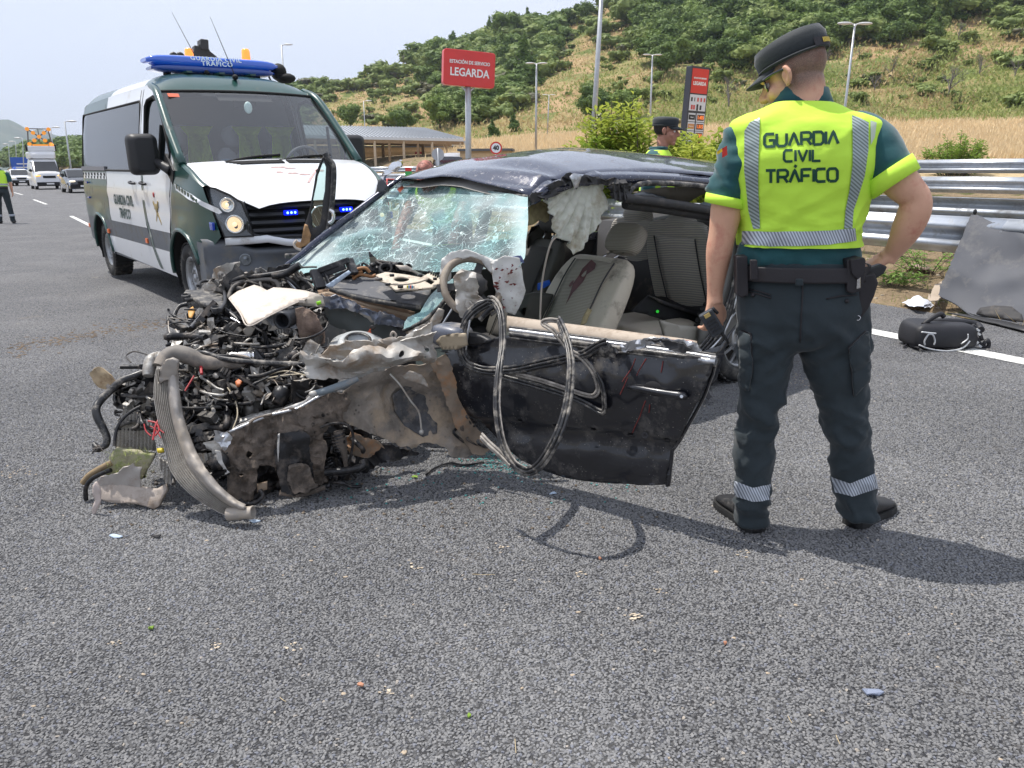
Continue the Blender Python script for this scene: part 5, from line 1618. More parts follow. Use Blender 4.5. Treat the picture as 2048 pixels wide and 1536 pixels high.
# ================================================================ RECOVERY TRUCK WITH CRANE BEHIND THE VAN
def tow_truck():
 D = 15.0
 p = ony(440,330,D); zt = ony(440,136,D).z - .1
 r = V((math.cos(R(-33)),-math.sin(R(33)) * -1,0)); r = V((.84,.54,0)); f = V((.54,-.84,0))
 T = thing('recovery_truck','black loader crane and two amber beacons of a truck hidden behind the police van','truck',(p.x,p.y,0))
 def W(a,l,z): return V((p.x,p.y,0)) + r * a - f * l + V((0,0,z))
 Mr = Matrix.Rotation(math.atan2(r.y,r.x),3,'Z')
 WH = mat('truck_cab_white',(.7,.7,.7),.4)
 b = MB(); b.box(W(0,.8,1.75),(1.9,1.7,zt - 1.1),Matrix.Rotation(math.atan2(r.y,r.x),3,'Z'),tp=.9); b.build('cab',WH,T,world=True,bevel=.08)
 b = MB(); b.box(W(0,-.06,2.1),(1.5,.03,.6),Mr); b.build('cab_window',DGLASS,T,world=True)
 b = MB(); b.box(W(0,4.3,.95),(2.0,5.0,.3),Mr); b.build('flat_bed',SEAM,T,world=True)
 for a in (-.85,.85):
  for l in (.8,3.8,5.4):
   b = MB(); b.cyl(W(a - .13,l,.45),W(a + .13,l,.45),.45,n=20); b.build('wheel',RUBBER(),T,world=True)
 AMB = mat('amber_beacon',(.9,.25,.02),.15,emit=((1,.28,.03),.9),coat=1)
 for px in (380,493):
  q = onplane(px,124,W(0,.8,0),f)
  b = MB(); b.cyl(q - V((0,0,.25)),q,.075,n=14); ho = b.build('beacon_base',SEAM,T,world=True)
  b = MB(); b.lathe([(.078,0),(.082,.05),(.078,.20),(.06,.235),(.001,.24)],q,(0,0,1),16); b.build('beacon',AMB,T,world=True)
  b = MB(); b.ell(q + V((0,0,.12)),.03,8,6); b.build('lamp',mat('amber_bulb',(1,.6,.1),.3,emit=((1,.55,.1),5)),T,world=True)
 CRN = mat('crane_black',(.025,.025,.028),.5,var=.3)
 def Q(px,py,l=2.2): return onplane(px,py,W(0,l,0),f)
 b = MB(); a = Q(395,160); c = Q(402,96); b.bar(a,c,.26,.30); b.build('crane_column',CRN,T,world=True,bevel=.02)
 b = MB(); b.bar(Q(392,96),Q(432,128),.22,.22); b.bar(Q(398,90),Q(414,92),.34,.2); b.build('crane_arm',CRN,T,world=True,bevel=.02)
 b = MB(); b.bar(Q(343,118),Q(430,122),.14,.14); b.tube([Q(345,122),Q(342,110),Q(350,108),Q(352,122)],.035,6,3); b.tube([Q(356,122),Q(357,108),Q(366,112),Q(365,124)],.04,6,3); b.build('crane_rail',CRN,T,world=True)
 for k in range(5):
  rr_ = random.Random(k); b = MB(); b.tube([Q(388 + 7 * k,150),Q(384 + 9 * k + rr_.uniform(-6,6),128),Q(404 + 6 * k,108 + 3 * k),Q(420 + 3 * k,132),Q(432 + k,160)],.022,6,5); b.build('hydraulic_hose',CRN,T,world=True)
tow_truck()
# ================================================================ FAR TRAFFIC
CARW = mat('far_car_white',(.72,.73,.75),.3,coat=.7)
def far_car(name,label,cat,px,py,D_,w,h,L_,rz,m,prof,glass_col=None,roof=None):
 """prof: (x from the front 0..1, height 0..1, half width 0..1) rings front to back"""
 p = onz(px,py,0)
 T = thing(name,label,cat,p,rz)
 rows = []
 for x,z,hw in prof:
  H_ = z * h; k = hw * w / 2
  rows.append([(-x * L_,-k,.28),(-x * L_,-k * 1.0,H_ * .5),(-x * L_,-k * .97,H_ * .72),(-x * L_,-k * .84,H_ * .96),(-x * L_,-k * .6,H_),(-x * L_,0,H_ * 1.01),(-x * L_,k * .6,H_),(-x * L_,k * .84,H_ * .96),(-x * L_,k * .97,H_ * .72),(-x * L_,k,H_ * .5),(-x * L_,k,.28)])
 b = MB(); b.rings(rows,closed=True); b.build('body',m,T,shade=40)
 return T
def detail_car(T,w,h,L_,hood_x,hood_z,roof_x,roof_z,lamp_z,plate=True,lampm=None):
 b = MB(); hw = w * .40
 def wsp(u,v): return (-(hood_x + (roof_x - hood_x) * v) + .06,u * (hw * (1.06 - .12 * v)),hood_z + (roof_z - hood_z) * v + .01)
 b.grid([[wsp(u,v) for u in (-1,-.5,0,.5,1)] for v in (0,.5,1)]); b.build('windscreen',DGLASS,T)
 for s in (-1,1):
  b = MB(); y = s * w * .478
  b.add([(-hood_x - .25,y,hood_z + .02),(-roof_x - .05,y * .93,roof_z - .03),(-L_ * .62,y * .93,roof_z - .03),(-L_ * .68,y,hood_z + .02)],[(0,1,2,3)]); b.build('side_window',DGLASS,T)
  b = MB(); b.ell((-.12,s * w * .37,lamp_z),(.14,w * .12,.075),12,8); b.build('headlight',lampm or mat('far_lamp',(.8,.78,.7),.1,emit=((1,.85,.6),.5)),T)
  b = MB(); b.ell((-hood_x - .25,s * (w * .5 + .1),hood_z + .12),(.08,.12,.12),10,8); b.build('door_mirror',SEAM,T)
  for x in (L_ * .19,L_ * .8):
   b = MB(); b.cyl((-x,s * (w / 2 - .22),.33),(-x,s * (w / 2 - .01),.33),.33,n=24); wh = b.build('wheel',RUBBER(),T)
   b = MB(); b.cyl((-x,s * (w / 2 - .02),.33),(-x,s * (w / 2 + .004),.33),.2,n=16); b.build('rim',CHROME,wh)
 b = MB(); b.box((.0,0,.42),(.10,w * .92,.30)); b.build('bumper',SEAM,T,bevel=.03)
 b = MB(); b.box((.01,0,lamp_z - .08),(.06,w * .44,.18)); b.build('grille',SEAM,T,bevel=.02)
 if plate:
  b = MB(); b.box((.06,0,.45),(.02,.52,.11)); b.build('number_plate',WHITE,T)
RD = R(-90 + 33)   # facing us along the road
far_head = math.atan2(-math.cos(R(-36)),-math.sin(R(-36)))
VANP = [(0,.40,.86),(.02,.50,.96),(.18,.56,1),(.24,.60,1),(.36,.93,1),(.40,.97,1),(.97,1,1),(1,.96,.97)]
S_ = .87
t = far_car('delivery_van','white high roofed van facing us with amber lamps and a warning board on top','van',103,379,60,2.0,2.45,5.3,far_head,CARW,VANP)
detail_car(t,2.0,2.45,5.3,1.05,1.35,1.85,2.15,1.05,lampm=mat('amber_far_lamp',(.9,.5,.12),.2,emit=((1,.5,.08),.8)))
b = MB(); b.rings([[(-x,y,z) for y,z in rrect(-w_,2.4,w_,2.95 - (.25 if x < 1.9 else 0),.12)] for x,w_ in ((1.85,.75),(2.1,.9),(5.2,.92))]); b.build('high_roof',CARW,t)
b = MB(); b.box((-.9,1.02,.95),(.8,.03,.25)); b.build('side_sticker',mat('hi_vis_fabric',(0,0,0)),t)
def board(T,z0):
 b = MB(); b.box((-2.6,0,z0 + .22),(.9,1.9,.40)); b.build('roof_box',CARW,T,bevel=.05)
 b = MB(); b.box((-2.7,1.02,z0 + .28),(.6,.10,.5)); b.box((-2.7,-1.02,z0 + .28),(.6,.10,.5)); b.build('box_end',SEAM,T)
 FR = mat('board_frame',(.12,.11,.10),.6); OR = mat('board_lamp_orange',(.75,.28,.03),.4,emit=((1,.35,.03),.35))
 b = MB(); z1,z2 = z0 + .45,z0 + 1.75
 for s in (-1,1): b.bar((-2.6,s * .85,z1),(-2.6,s * .70,z2),.09); b.bar((-2.6,-s * .75,z1 + .1),(-2.6,s * .7,z2 - .05),.08)
 b.bar((-2.6,-.7,z2),(-2.6,.7,z2),.07); b.bar((-2.6,0,z1),(-2.6,0,z2),.06)
 b.build('arrow_board_frame',FR,T)
 for k in range(5):
  q = k / 4
  for s in (-1,1):
   if k == 2 and s > 0: continue
   b = MB(); b.cyl((-2.6,s * (.75 - 1.5 * q) * 1,z1 + .12 + (z2 - z1 - .15) * q),(-2.45,s * (.75 - 1.5 * q),z1 + .12 + (z2 - z1 - .15) * q),.15,n=12); b.build('board_lamp',OR,T)
 b = MB(); b.box((-2.5,0,z1 + .04),(.2,1.1,.14)); b.build('board_lamp_row',OR,T)
 b = MB(); b.ell((-2.5,.8,z1 + .05),(.16,.16,.16),10,8); b.build('amber_beacon',mat('amber_beacon',(1,0,0)),T)
board(t,2.95)
SUVP = [(0,.42,.86),(.02,.52,.95),(.25,.62,1),(.30,.66,1),(.45,.96,1),(.6,1,1),(.92,.96,.98),(1,.6,.94)]
t = far_car('patrol_suv','white patrol SUV with a blue roof light left of the high roofed van','SUV',46,372,70,1.85,1.65,4.5,far_head,CARW,SUVP)
detail_car(t,1.85,1.65,4.5,1.2,1.08,1.95,1.55,.8)
b = MB(); b.ell((-2.3,-.3,1.74),(.12,.2,.11),10,6); b.build('roof_light',mat('light_bar_blue',(0,0,1)),t)
t = far_car('parked_car','white car partly hidden by the far left officer','car',21,371,70,1.8,1.5,4.3,far_head + .15,CARW,SUVP)
detail_car(t,1.8,1.5,4.3,1.2,1.0,1.95,1.42,.75)
t = far_car('parked_car','dark car half hidden behind the rear of the police van','car',172,386,50,1.8,1.55,4.4,far_head + .02,mat('dark_car_paint',(.02,.022,.03),.25,coat=1),SUVP)
detail_car(t,1.8,1.55,4.4,1.2,1.02,1.95,1.45,.75)
b = MB()
for s in (-1,1): b.bar((-1.5,s * .915,.55),(-3.6,s * .915,.55),.05,.05)
b.build('chrome_trim',CHROME,t)
for (px,py,y,lb,rz) in ((884,336,52,'small dark car at the station between the column and the round sign',1.8),(912,336,56,'pale car at the station just left of the big sign pole',1.6)):
 p = ony(px,py,y)
 t = far_car('parked_car',lb,'car',px,700,50,1.7,1.45,4.1,rz,CARW if 'pale' in lb else mat('dark_car_paint',(0,0,0)),SUVP)
 t.location = (p.x,p.y,drop(p.x,p.y)); detail_car(t,1.7,1.45,4.1,1.1,.95,1.8,1.38,.72)
# ================================================================ THE WRECKED CAR
CF = V((-.809,-.588,0)); CN = V((-.588,.809,0)); W0 = V((1.463,4.975,0))   # forward, towards the far side, rear left wheel
def CW(s,l,z): return W0 + CF * s + CN * l + V((0,0,z))
def K(px,py,l): return onplane(px,py,W0 + CN * l,CN)
def S_(px,py,s): return onplane(px,py,W0 + CF * s,CF)
def Z(px,py,z): return onz(px,py,z)
DH = V((-.26,3.45,0)); DD = V((.814,-.581,0)); DN = V((-.581,-.814,0))       # open driver's door
def D(px,py,off=0.0): return onplane(px,py,DH + DN * off,DN)
FA = V((-1.19,3.03,0)); FD_ = V((.928,.372,0)).normalized(); FN = V((FD_.y,-FD_.x,0))
def Fp(px,py,off=0.0): return onplane(px,py,FA + FN * off,FN)
def EY(py): return float(np.interp(py,[520,560,650,750,850,950,1030],[4.3,4.05,3.75,3.45,3.25,3.1,2.95]))
def E(px,py,off=0.0): return ony(px,py,EY(py) + off)
def cz(p):      # distance along the viewing axis, to turn pixels into metres
 return -(cam_rot.transposed() @ (V(p) - CAM)).z
def pxm(p,r): return r * cz(p) / F_PX
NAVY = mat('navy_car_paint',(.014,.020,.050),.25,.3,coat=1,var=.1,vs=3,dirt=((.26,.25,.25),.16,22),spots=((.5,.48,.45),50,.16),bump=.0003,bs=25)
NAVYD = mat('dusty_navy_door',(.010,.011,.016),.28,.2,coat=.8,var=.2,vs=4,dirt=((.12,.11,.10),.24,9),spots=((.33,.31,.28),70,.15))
BARE = mat('bare_body_metal',(.44,.42,.385),.5,.2,var=.2,vs=9,dirt=((.27,.20,.14),.50,7),bump=.0012,bs=40)
TAN = mat('dusty_wheel_arch',(.23,.20,.17),.85,var=.5,vs=9,dirt=((.40,.31,.22),.42,6),bump=.010,bs=32,spots=((.03,.027,.024),30,.2))
MUD = mat('mud_caked_metal',(.10,.082,.068),.95,var=.5,vs=14,dirt=((.24,.19,.15),.45,11),bump=.012,bs=28,spots=((.008,.007,.006),26,.28))
OILY = mat('oily_black_parts',(.018,.018,.020),.38,.3,var=.4,vs=20,dirt=((.12,.10,.085),.32,16),bump=.002,bs=60)
CAST = mat('cast_aluminium',(.40,.39,.37),.45,.7,var=.2,vs=15,dirt=((.16,.135,.11),.5,14),bump=.002,bs=60)
HOSEM = mat('dusty_grey_hose',(.20,.185,.17),.75,var=.2,vs=9,dirt=((.36,.31,.26),.45,12),bump=.001,bs=90)
BEIGE = mat('beige_trim',(.56,.49,.42),.55,var=.05,vs=5,bump=.0006,bs=140,dirt=((.35,.29,.23),.22,9))
BEIGED = mat('grey_beige_seat_leather',(.52,.46,.37),.55,var=.08,vs=6,bump=.001,bs=60,dirt=((.13,.11,.09),.25,7))
FABR = mat('grey_seat_fabric',(.43,.385,.32),.95,var=.05,bump=.0006,bs=120,stripes=(95,(0.3,.3,1),.0018,(.29,.26,.215)))
FABD = mat('rear_seat_fabric',(.52,.48,.42),.95,var=.05,bump=.0006,bs=120,stripes=(70,(0.3,.3,1),.0018,(.34,.33,.31)))
DARK = mat('interior_black',(.010,.010,.012),.8)
DARKT = mat('dark_interior_trim',(.035,.034,.036),.7,bump=.0006,bs=90,dirt=((.14,.12,.10),.2,8))
GREYB = mat('dashboard_grey',(.085,.088,.098),.7,bump=.0008,bs=160,dirt=((.25,.23,.21),.35,10))
CLOTH = mat('airbag_cloth',(.66,.65,.62),.85,var=.05,bump=.002,bs=35,dirt=((.40,.34,.28),.25,9),sheen=.3)
CURT = mat('curtain_airbag_cloth',(.60,.60,.53),.85,var=.05,bump=.0015,bs=50,dirt=((.38,.33,.24),.3,9),sheen=.3)
BLOOD = mat('dried_blood',(.085,.012,.012),.5,var=.4,vs=30)
BLOODL = mat('thin_blood_smear',(.15,.022,.02),.6,var=.4,vs=40)
FELT = mat('brown_felt',(.21,.15,.12),.98,var=.35,vs=14,bump=.006,bs=60,dirt=((.36,.27,.20),.45,8))
SEALM = mat('rubber_seal',(.022,.022,.024),.35,var=.2,dirt=((.34,.31,.27),.36,18))
SILV = mat('bright_torn_metal',(.55,.56,.58),.28,.85,var=.15,bump=.002,bs=50,dirt=((.2,.18,.16),.3,14))
WOODY = mat('brown_bonded_board',(.30,.20,.13),.9,var=.3,vs=12,bump=.003,bs=50)
WR = thing('wrecked_car','dark navy hatchback with its front torn off, shattered windscreen and driver door hanging open','car',W0 + CF * 1.4 + CN * .8)
def ps(name,outline,place,m,parent=None,step=9,amp=0.,sc=6.,thick=.003,holes=(),cuts=(),bulge=None,mfn=None,smooth=True,nrm=None):
 """a piece of sheet measured off the photo, set at its own depth, crumpled and given a thickness"""
 def f(px,py):
  p = V(place(px,py))
  if bulge: p = p + V(bulge(px,py))
  if amp:
   v = nvec(p,sc) * amp + nvec(p + V((3,1,7)),sc * 2.7) * amp * .35
   w = 1 - abs(noise.noise(p * sc * 1.7)) * 3
   p = p + v + (CAM - p).normalized() * amp * .7 * w
  return p
 if amp >= .011:      # torn edges
  outline = resamp(outline,5); rr8 = random.Random(len(outline)); outline = [(x + rr8.gauss(0,.9),y + rr8.gauss(0,.9)) for x,y in outline]
 b = sheet(outline,f,step,holes,cuts,mfn,smooth)
 return b.build(name,m,parent,world=True,thick=thick,fix=True,shade=38 if amp >= .011 and smooth else None)
def pt(name,pts,r,m,parent,n=8,step=5,**k):
 b = MB(); b.tube(pts,r,n,step,**k); return b.build(name,m,parent,world=True,fix=False)
def tubes(b,pts,r,n=6,step=4,**k): b.tube(pts,r,n,step,**k)
Nr = [K(*q,.12) for q in ((1060,391),(1085,370),(1130,355),(1200,349),(1300,346),(1400,350),(1500,358),(1600,372))]
Fr = [K(*q,1.2) for q in ((805,357),(872,335),(960,315),(1060,301),(1160,298),(1290,311),(1400,325),(1530,345))]
rows = []
Ns,Fs = spline(Nr,6),spline(Fr,6)
for i in range(len(Ns)):
 a,c = V(Ns[i]),V(Fs[i]); row = []
 for k in range(15):
  q = -.0 + k / 12
  p = a.lerp(c,min(q,1)) if q <= 1 else c + (c - a) * (q - 1)
  p.z += .045 * math.sin(math.pi * min(q,1)) ** .8 - (.25 * (q - 1) if q > 1 else 0)
  u = i / len(Ns)
  w = math.exp(-((u - .16) / .15) ** 2) * math.exp(-((q - .1) / .35) ** 2)
  p.z += w * .018 * math.sin(u * 38 + q * 9) + fbm(p,2.2,3) * .018 * (1 - .5 * u)
  row.append(p)
 rows.append(row)
b = MB(); b.grid(rows); b.build('roof_panel',NAVY,WR,world=True,thick=.004)
b = MB(); b.grid([[V(p) - V((0,0,.05)) for p in r_[:13]] for r_ in rows]); b.build('headliner',mat('headliner_grey',(.30,.29,.27),.95),WR,world=True)
rl = [K(*q,.10) for q in ((1066,396),(1090,380),(1130,366),(1180,358),(1240,356),(1330,358),(1430,366),(1520,378),(1600,392))]
b = MB(); rr_ = []
for i,p in enumerate(spline(rl,5)):
 p = V(p); j = fbm(p,9,2) * (.02 if i < 18 else .003)
 rr_.append([p + V((0,0,.035 + j)) + CN * .01,p + V((0,0,.01)) - CN * (.03 + j),p - V((0,0,.025 - j)) - CN * .03,p - V((0,0,.04)) + CN * .03])
b.rings(rr_); b.build('roof_side_rail',NAVY,WR,world=True)
for q in ([(1058,398),(1075,382),(1105,378),(1120,384),(1098,396),(1078,402),(1066,412)],[(1090,372),(1130,352),(1148,350),(1155,372),(1150,378),(1120,368),(1100,382)],[(1140,352),(1180,350),(1240,362),(1232,372),(1190,366),(1150,370)]):
 ps('torn_roof_edge',q,lambda x,y: K(x,y,.06),DARKT,WR,7,.025,14)
ps('torn_roof_edge',[(1140,355),(1150,345),(1162,352),(1156,375),(1149,378)],lambda x,y: K(x,y,.03),SILV,WR,6,.01,14)
ps('pillar_stub',[(1218,372),(1228,362),(1254,364),(1258,378),(1256,398),(1244,401),(1228,396)],lambda x,y: K(x,y,.06),DARKT,WR,6,.02,20,thick=.03)
for x in (1226,1236,1246):
 pt('torn_strip',[K(x,366,.02),K(x + 2,384,.03),K(x + 5,400,.02)],.006,DARKT,WR,5)
ps('headliner_foam',[(1050,420),(1068,402),(1095,398),(1100,425),(1098,442),(1090,446),(1078,440),(1066,448),(1052,452),(1050,438)],lambda x,y: K(x,y,.22),mat('yellow_foam',(.36,.30,.17),.95,var=.3,vs=25,bump=.006,bs=70),WR,6,.01,10,thick=.012)
def pleat(x,y):
 a = math.atan2(y - 330,x - 1185)
 d = math.hypot(x - 1185,y - 330) / 150
 return -CN * .018 * min(1,d) * math.sin(a * 34 + 2 * math.sin(d * 3)) - CN * .012 * math.sin(a * 71 + 5) * d
ps('curtain_air_bag',[(1086,386),(1110,372),(1150,368),(1203,362),(1208,372),(1207,384),(1220,408),(1208,425),(1195,448),(1180,478),(1160,497),(1148,510),(1140,494),(1132,484),(1122,478),(1110,474),(1107,462),(1104,440),(1097,418),(1087,400)],lambda x,y: K(x,y,.10),CURT,WR,3.2,.006,14,thick=.002,bulge=pleat)
pt('air_bag_cord',[K(1112,474,.1),K(1102,486,.1),(K(1092,520,.12)),K(1084,565,.15),K(1081,610,.15),K(1080,640,.15)],.006,mat('cream_cord',(.50,.42,.36),.7),WR,6)
WT0,WT1,WB0 = K(805,358,1.38),K(1057,392,.12),K(590,560,1.42)
WN = (WT1 - WT0).cross(WB0 - WT0).normalized()
def shatter_mat():
 m = bpy.data.materials.new('shattered_laminated_glass'); m.use_nodes = True
 N,L = m.node_tree.nodes,m.node_tree.links
 b = N['Principled BSDF']
 t = N.new('ShaderNodeTexCoord')
 at = N.new('ShaderNodeAttribute'); at.attribute_name = 'dens'
 w = N.new('ShaderNodeTexNoise'); w.inputs['Scale'].default_value = 7; w.inputs['Detail'].default_value = 6; L.new(t.outputs['Object'],w.inputs['Vector'])
 ad = N.new('ShaderNodeVectorMath'); ad.operation = 'MULTIPLY_ADD'; ad.inputs[1].default_value = (.16,.16,.16); L.new(w.outputs['Color'],ad.inputs[0]); L.new(t.outputs['Object'],ad.inputs[2])
 lines = []
 for sc,wd,gain,a0 in ((7,.026,1.0,.0),(17,.048,.95,.10),(42,.085,.9,.32),(120,.16,.9,.58)):
  v = N.new('ShaderNodeTexVoronoi'); v.feature = 'DISTANCE_TO_EDGE'; v.inputs['Scale'].default_value = sc; L.new(ad.outputs[0],v.inputs['Vector'])
  r = N.new('ShaderNodeMapRange'); r.inputs['From Min'].default_value = 0; r.inputs['From Max'].default_value = wd; r.inputs['To Min'].default_value = gain; r.inputs['To Max'].default_value = 0
  L.new(v.outputs['Distance'],r.inputs['Value'])
  g = N.new('ShaderNodeMapRange'); g.inputs['From Min'].default_value = a0 - .12; g.inputs['From Max'].default_value = a0 + .22; L.new(at.outputs['Fac'],g.inputs['Value'])
  p = N.new('ShaderNodeMath'); p.operation = 'MULTIPLY'; L.new(r.outputs[0],p.inputs[0]); L.new(g.outputs[0],p.inputs[1]); lines.append(p)
 cur = lines[0]
 for l in lines[1:]:
  x = N.new('ShaderNodeMath'); x.operation = 'MAXIMUM'; L.new(cur.outputs[0],x.inputs[0]); L.new(l.outputs[0],x.inputs[1]); cur = x
 haze = N.new('ShaderNodeMapRange'); haze.inputs['From Min'].default_value = .2; haze.inputs['From Max'].default_value = 1; haze.inputs['To Min'].default_value = .11; haze.inputs['To Max'].default_value = .72; L.new(at.outputs['Fac'],haze.inputs['Value'])
 x = N.new('ShaderNodeMath'); x.operation = 'MAXIMUM'; L.new(cur.outputs[0],x.inputs[0]); L.new(haze.outputs[0],x.inputs[1]); cur = x
 cn_ = N.new('ShaderNodeTexNoise'); cn_.inputs['Scale'].default_value = 3.5; L.new(t.outputs['Object'],cn_.inputs['Vector'])
 cm = N.new('ShaderNodeMapRange'); cm.inputs['From Min'].default_value = .4; cm.inputs['From Max'].default_value = .62; L.new(cn_.outputs['Fac'],cm.inputs['Value'])
 mx_ = N.new('ShaderNodeMixRGB'); mx_.inputs[1].default_value = (.34,.62,.62,1); mx_.inputs[2].default_value = (.62,.74,.74,1); L.new(cm.outputs[0],mx_.inputs[0])
 L.new(mx_.outputs[0],b.inputs['Base Color']); b.inputs['Roughness'].default_value = .35; b.inputs['Specular IOR Level'].default_value = .8
 tr = N.new('ShaderNodeBsdfTransparent'); tr.inputs[0].default_value = (.60,.80,.76,1)
 gl = N.new('ShaderNodeBsdfGlossy'); gl.inputs['Roughness'].default_value = .06
 fr = fresnel(N,L)
 m1 = N.new('ShaderNodeMixShader'); L.new(fr.outputs[0],m1.inputs[0]); L.new(tr.outputs[0],m1.inputs[1]); L.new(gl.outputs[0],m1.inputs[2])
 m2 = N.new('ShaderNodeMixShader'); L.new(cur.outputs[0],m2.inputs[0]); L.new(m1.outputs[0],m2.inputs[1]); L.new(b.outputs[0],m2.inputs[2])
 L.new(m2.outputs[0],N['Material Output'].inputs['Surface'])
 bp = N.new('ShaderNodeBump'); bp.inputs['Distance'].default_value = .003; L.new(cur.outputs[0],bp.inputs['Height']); L.new(bp.outputs[0],b.inputs['Normal']); L.new(bp.outputs[0],gl.inputs['Normal'])
 return m
SHAT = shatter_mat()
def glass_sheet(name,outline,place,dens,parent,step=11,amp=.012,holes=()):
 keep = {}
 def f(px,py):
  p = V(place(px,py)); p = p + nvec(p,3.5) * amp + nvec(p,11) * amp * .3
  return p
 b = sheet(outline,f,step,holes)
 me = bpy.data.meshes.new(name)
 P = []
 g = sheet(outline,lambda x,y: (x,y,0),step,holes)
 me.from_pydata(b.v,[],b.f); me.polygons.foreach_set('use_smooth',b.sm)
 a = me.attributes.new('dens','FLOAT','POINT'); a.data.foreach_set('value',[dens(v[0],v[1]) for v in g.v])
 return link(name,me,SHAT,parent,world=True)
def wdens(x,y):
 d = .30 + .35 * fbm((x * .012,y * .012,2),1,3)
 d = max(d,sst(760,610,x + (y - 500) * .2))          # milky lower left
 d = max(d,sst(1000,1045,x) * .95)                    # granular near edge
 d = max(d,.62 * sst(60,20,y - (358 + (x - 805) * .135)) * sst(860,930,x))
 d = max(d,.55 * math.exp(-((x - 930) / 60) ** 2 - ((y - 420) / 40) ** 2))
 return min(1,max(.12,d))
glass_sheet('windscreen',[(805,359),(930,375),(1057,393),(1055,450),(1050,515),(1040,532),(1000,536),(950,540),(900,543),(868,545),(832,540),(800,535),(762,525),(735,500),(745,535),(722,553),(700,545),(676,548),(640,548),(628,575),(612,588),(590,578),(575,560),(574,540),(600,512),(640,480),(700,436),(755,395)],lambda x,y: onplane(x,y,WT0,WN),wdens,WR)
def strip_place(x,y): return ony(x,y,3.72 + (660 - y) * .0016)
glass_sheet('windscreen_remnant',[(907,556),(882,568),(862,588),(850,605),(840,624),(815,634),(808,645),(806,658),(830,649),(848,638),(870,620),(890,602),(908,572)],strip_place,lambda x,y: .85,WR,6,.004)
pt('near_pillar_edge',[ony(806,662,3.74),ony(845,643,3.74),ony(880,612,3.74),ony(909,572,3.74)],.010,SEALM,WR)
pt('near_pillar_edge',[ony(812,664,3.76),ony(852,646,3.76),ony(890,606,3.76)],.014,BARE,WR)
pt('far_windscreen_pillar',[K(803,357,1.42),K(755,392,1.44),K(700,433,1.46),K(640,478,1.5),K(600,512,1.52),K(572,530,1.54)],[.022,.022,.022,.024,.02,.012],NAVY,WR)
pt('windscreen_trim',[K(805,359,1.36),K(930,375,.75),K(1057,394,.12)],.010,SEALM,WR)
pt('far_wiper',[K(570,512,1.6),K(600,508,1.6),K(625,490,1.6)],.014,SEALM,WR)
ps('inner_mirror',[(862,430),(885,418),(890,438),(872,442)],lambda x,y: K(x,y,.8),DARK,WR,8,thick=.03)
ps('windscreen_sticker',[(796,382),(806,374),(810,378),(802,388)],lambda x,y: onplane(x,y,WT0,WN) + WN * -.012,mat('orange_sticker',(1,0,0)),WR,8)
b = MB(); b.grid([[CW(s,l,.26) for l in (.05,.8,1.6)] for s in (-.2,1,2.2)]); b.build('floor_pan',DARKT,WR,world=True,thick=.02)  # dark floor sheet, unseen, put in to block light under the cabin
b = MB(); b.grid([[CW(s,1.55 - .10 * q,z) for s in (-.2,.8,1.9)] for q,z in ((0,.2),(0,.6),(0,.84))]); b.build('far_side_inner',mat('door_card_dark',(.06,.058,.055),.8,bump=.001,bs=80),WR,world=True,thick=.06)
b = MB(); b.grid([[CW(2.25,l,z) for l in (.25,.8,1.5)] for z in (.2,.45,.62)]); b.build('bulkhead',DARKT,WR,world=True,thick=.02)
b = MB(); b.grid([[CW(.02 - .2 * q,l,z) for l in (.1,.8,1.5)] for q,z in ((0,.3),(.5,.7),(1,.98),(4,1.02))]); b.build('rear_shelf',DARKT,WR,world=True,thick=.02)
for l0,nm in ((1.50,'far_rear_pillar'),):
 b = MB(); b.bar(CW(.2,1.5,.85),CW(.45,1.32,1.32),.09,.05); b.build(nm,DARKT,WR,world=True)
 b = MB(); b.bar(CW(1.0,1.52,.85),CW(.98,1.33,1.34),.07,.05); b.build('far_centre_pillar',DARKT,WR,world=True)
b = MB(); b.bar(CW(-.2,1.52,.87),CW(2.1,1.56,.84),.05,.06); b.build('far_waist_rail',NAVY,WR,world=True)
b = MB(); rr_ = []
for s,zb,zt,i in ((-.12,.30,.84,.3),(-.3,.30,.95,.02),(-.65,.33,.93,.08),(-.82,.40,.80,.16)):
 rr_.append([CW(s,i,zb),CW(s,i - .02,(zb + zt) / 2),CW(s,i + .03,zt - .04),CW(s,i + .12,zt),CW(s,1.5 - i,zt),CW(s,1.62 - i,zt - .05),CW(s,1.66 - i,(zb + zt) / 2),CW(s,1.62 - i,zb)])
b.rings(rr_,caps=True); b.build('rear_body',NAVY,WR,world=True)
wheel(WR,CW(-.08,.06,.305) - W0 - CF * 1.4 - CN * .8,-CN,.305,.20,.205)
pt('window_frame_seal',[K(1262,408,.06),K(1258,392,.06),K(1268,374,.06),K(1300,366,.06),K(1380,370,.06),K(1450,378,.06)],.016,SEALM,WR)
pt('waist_bar',[K(1248,396,.04),K(1300,402,.04),K(1370,412,.04),K(1440,424,.04),K(1500,432,.04)],.026,DARKT,WR)
pt('waist_bar',[K(1250,408,.10),K(1330,418,.10),K(1440,436,.10)],.03,DARKT,WR)
ps('far_pillar_trim',[(1262,384),(1330,374),(1425,378),(1378,404),(1330,398)],lambda x,y: S_(x,y,-.35),mat('brown_grey_trim',(.20,.175,.14),.8),WR,14,.01)
ps('cracked_rear_glass',[(1262,388),(1290,384),(1335,396),(1310,402),(1264,396)],lambda x,y: S_(x,y,-.30),mat('dull_glass',(.10,.12,.15),.15,spec=.8),WR,8,.01)
ps('rear_tray_light',[(1390,412),(1416,400),(1432,404),(1430,418),(1412,420)],lambda x,y: S_(x,y,-.28),mat('pale_blue_plastic',(.5,.6,.72),.3),WR,8)
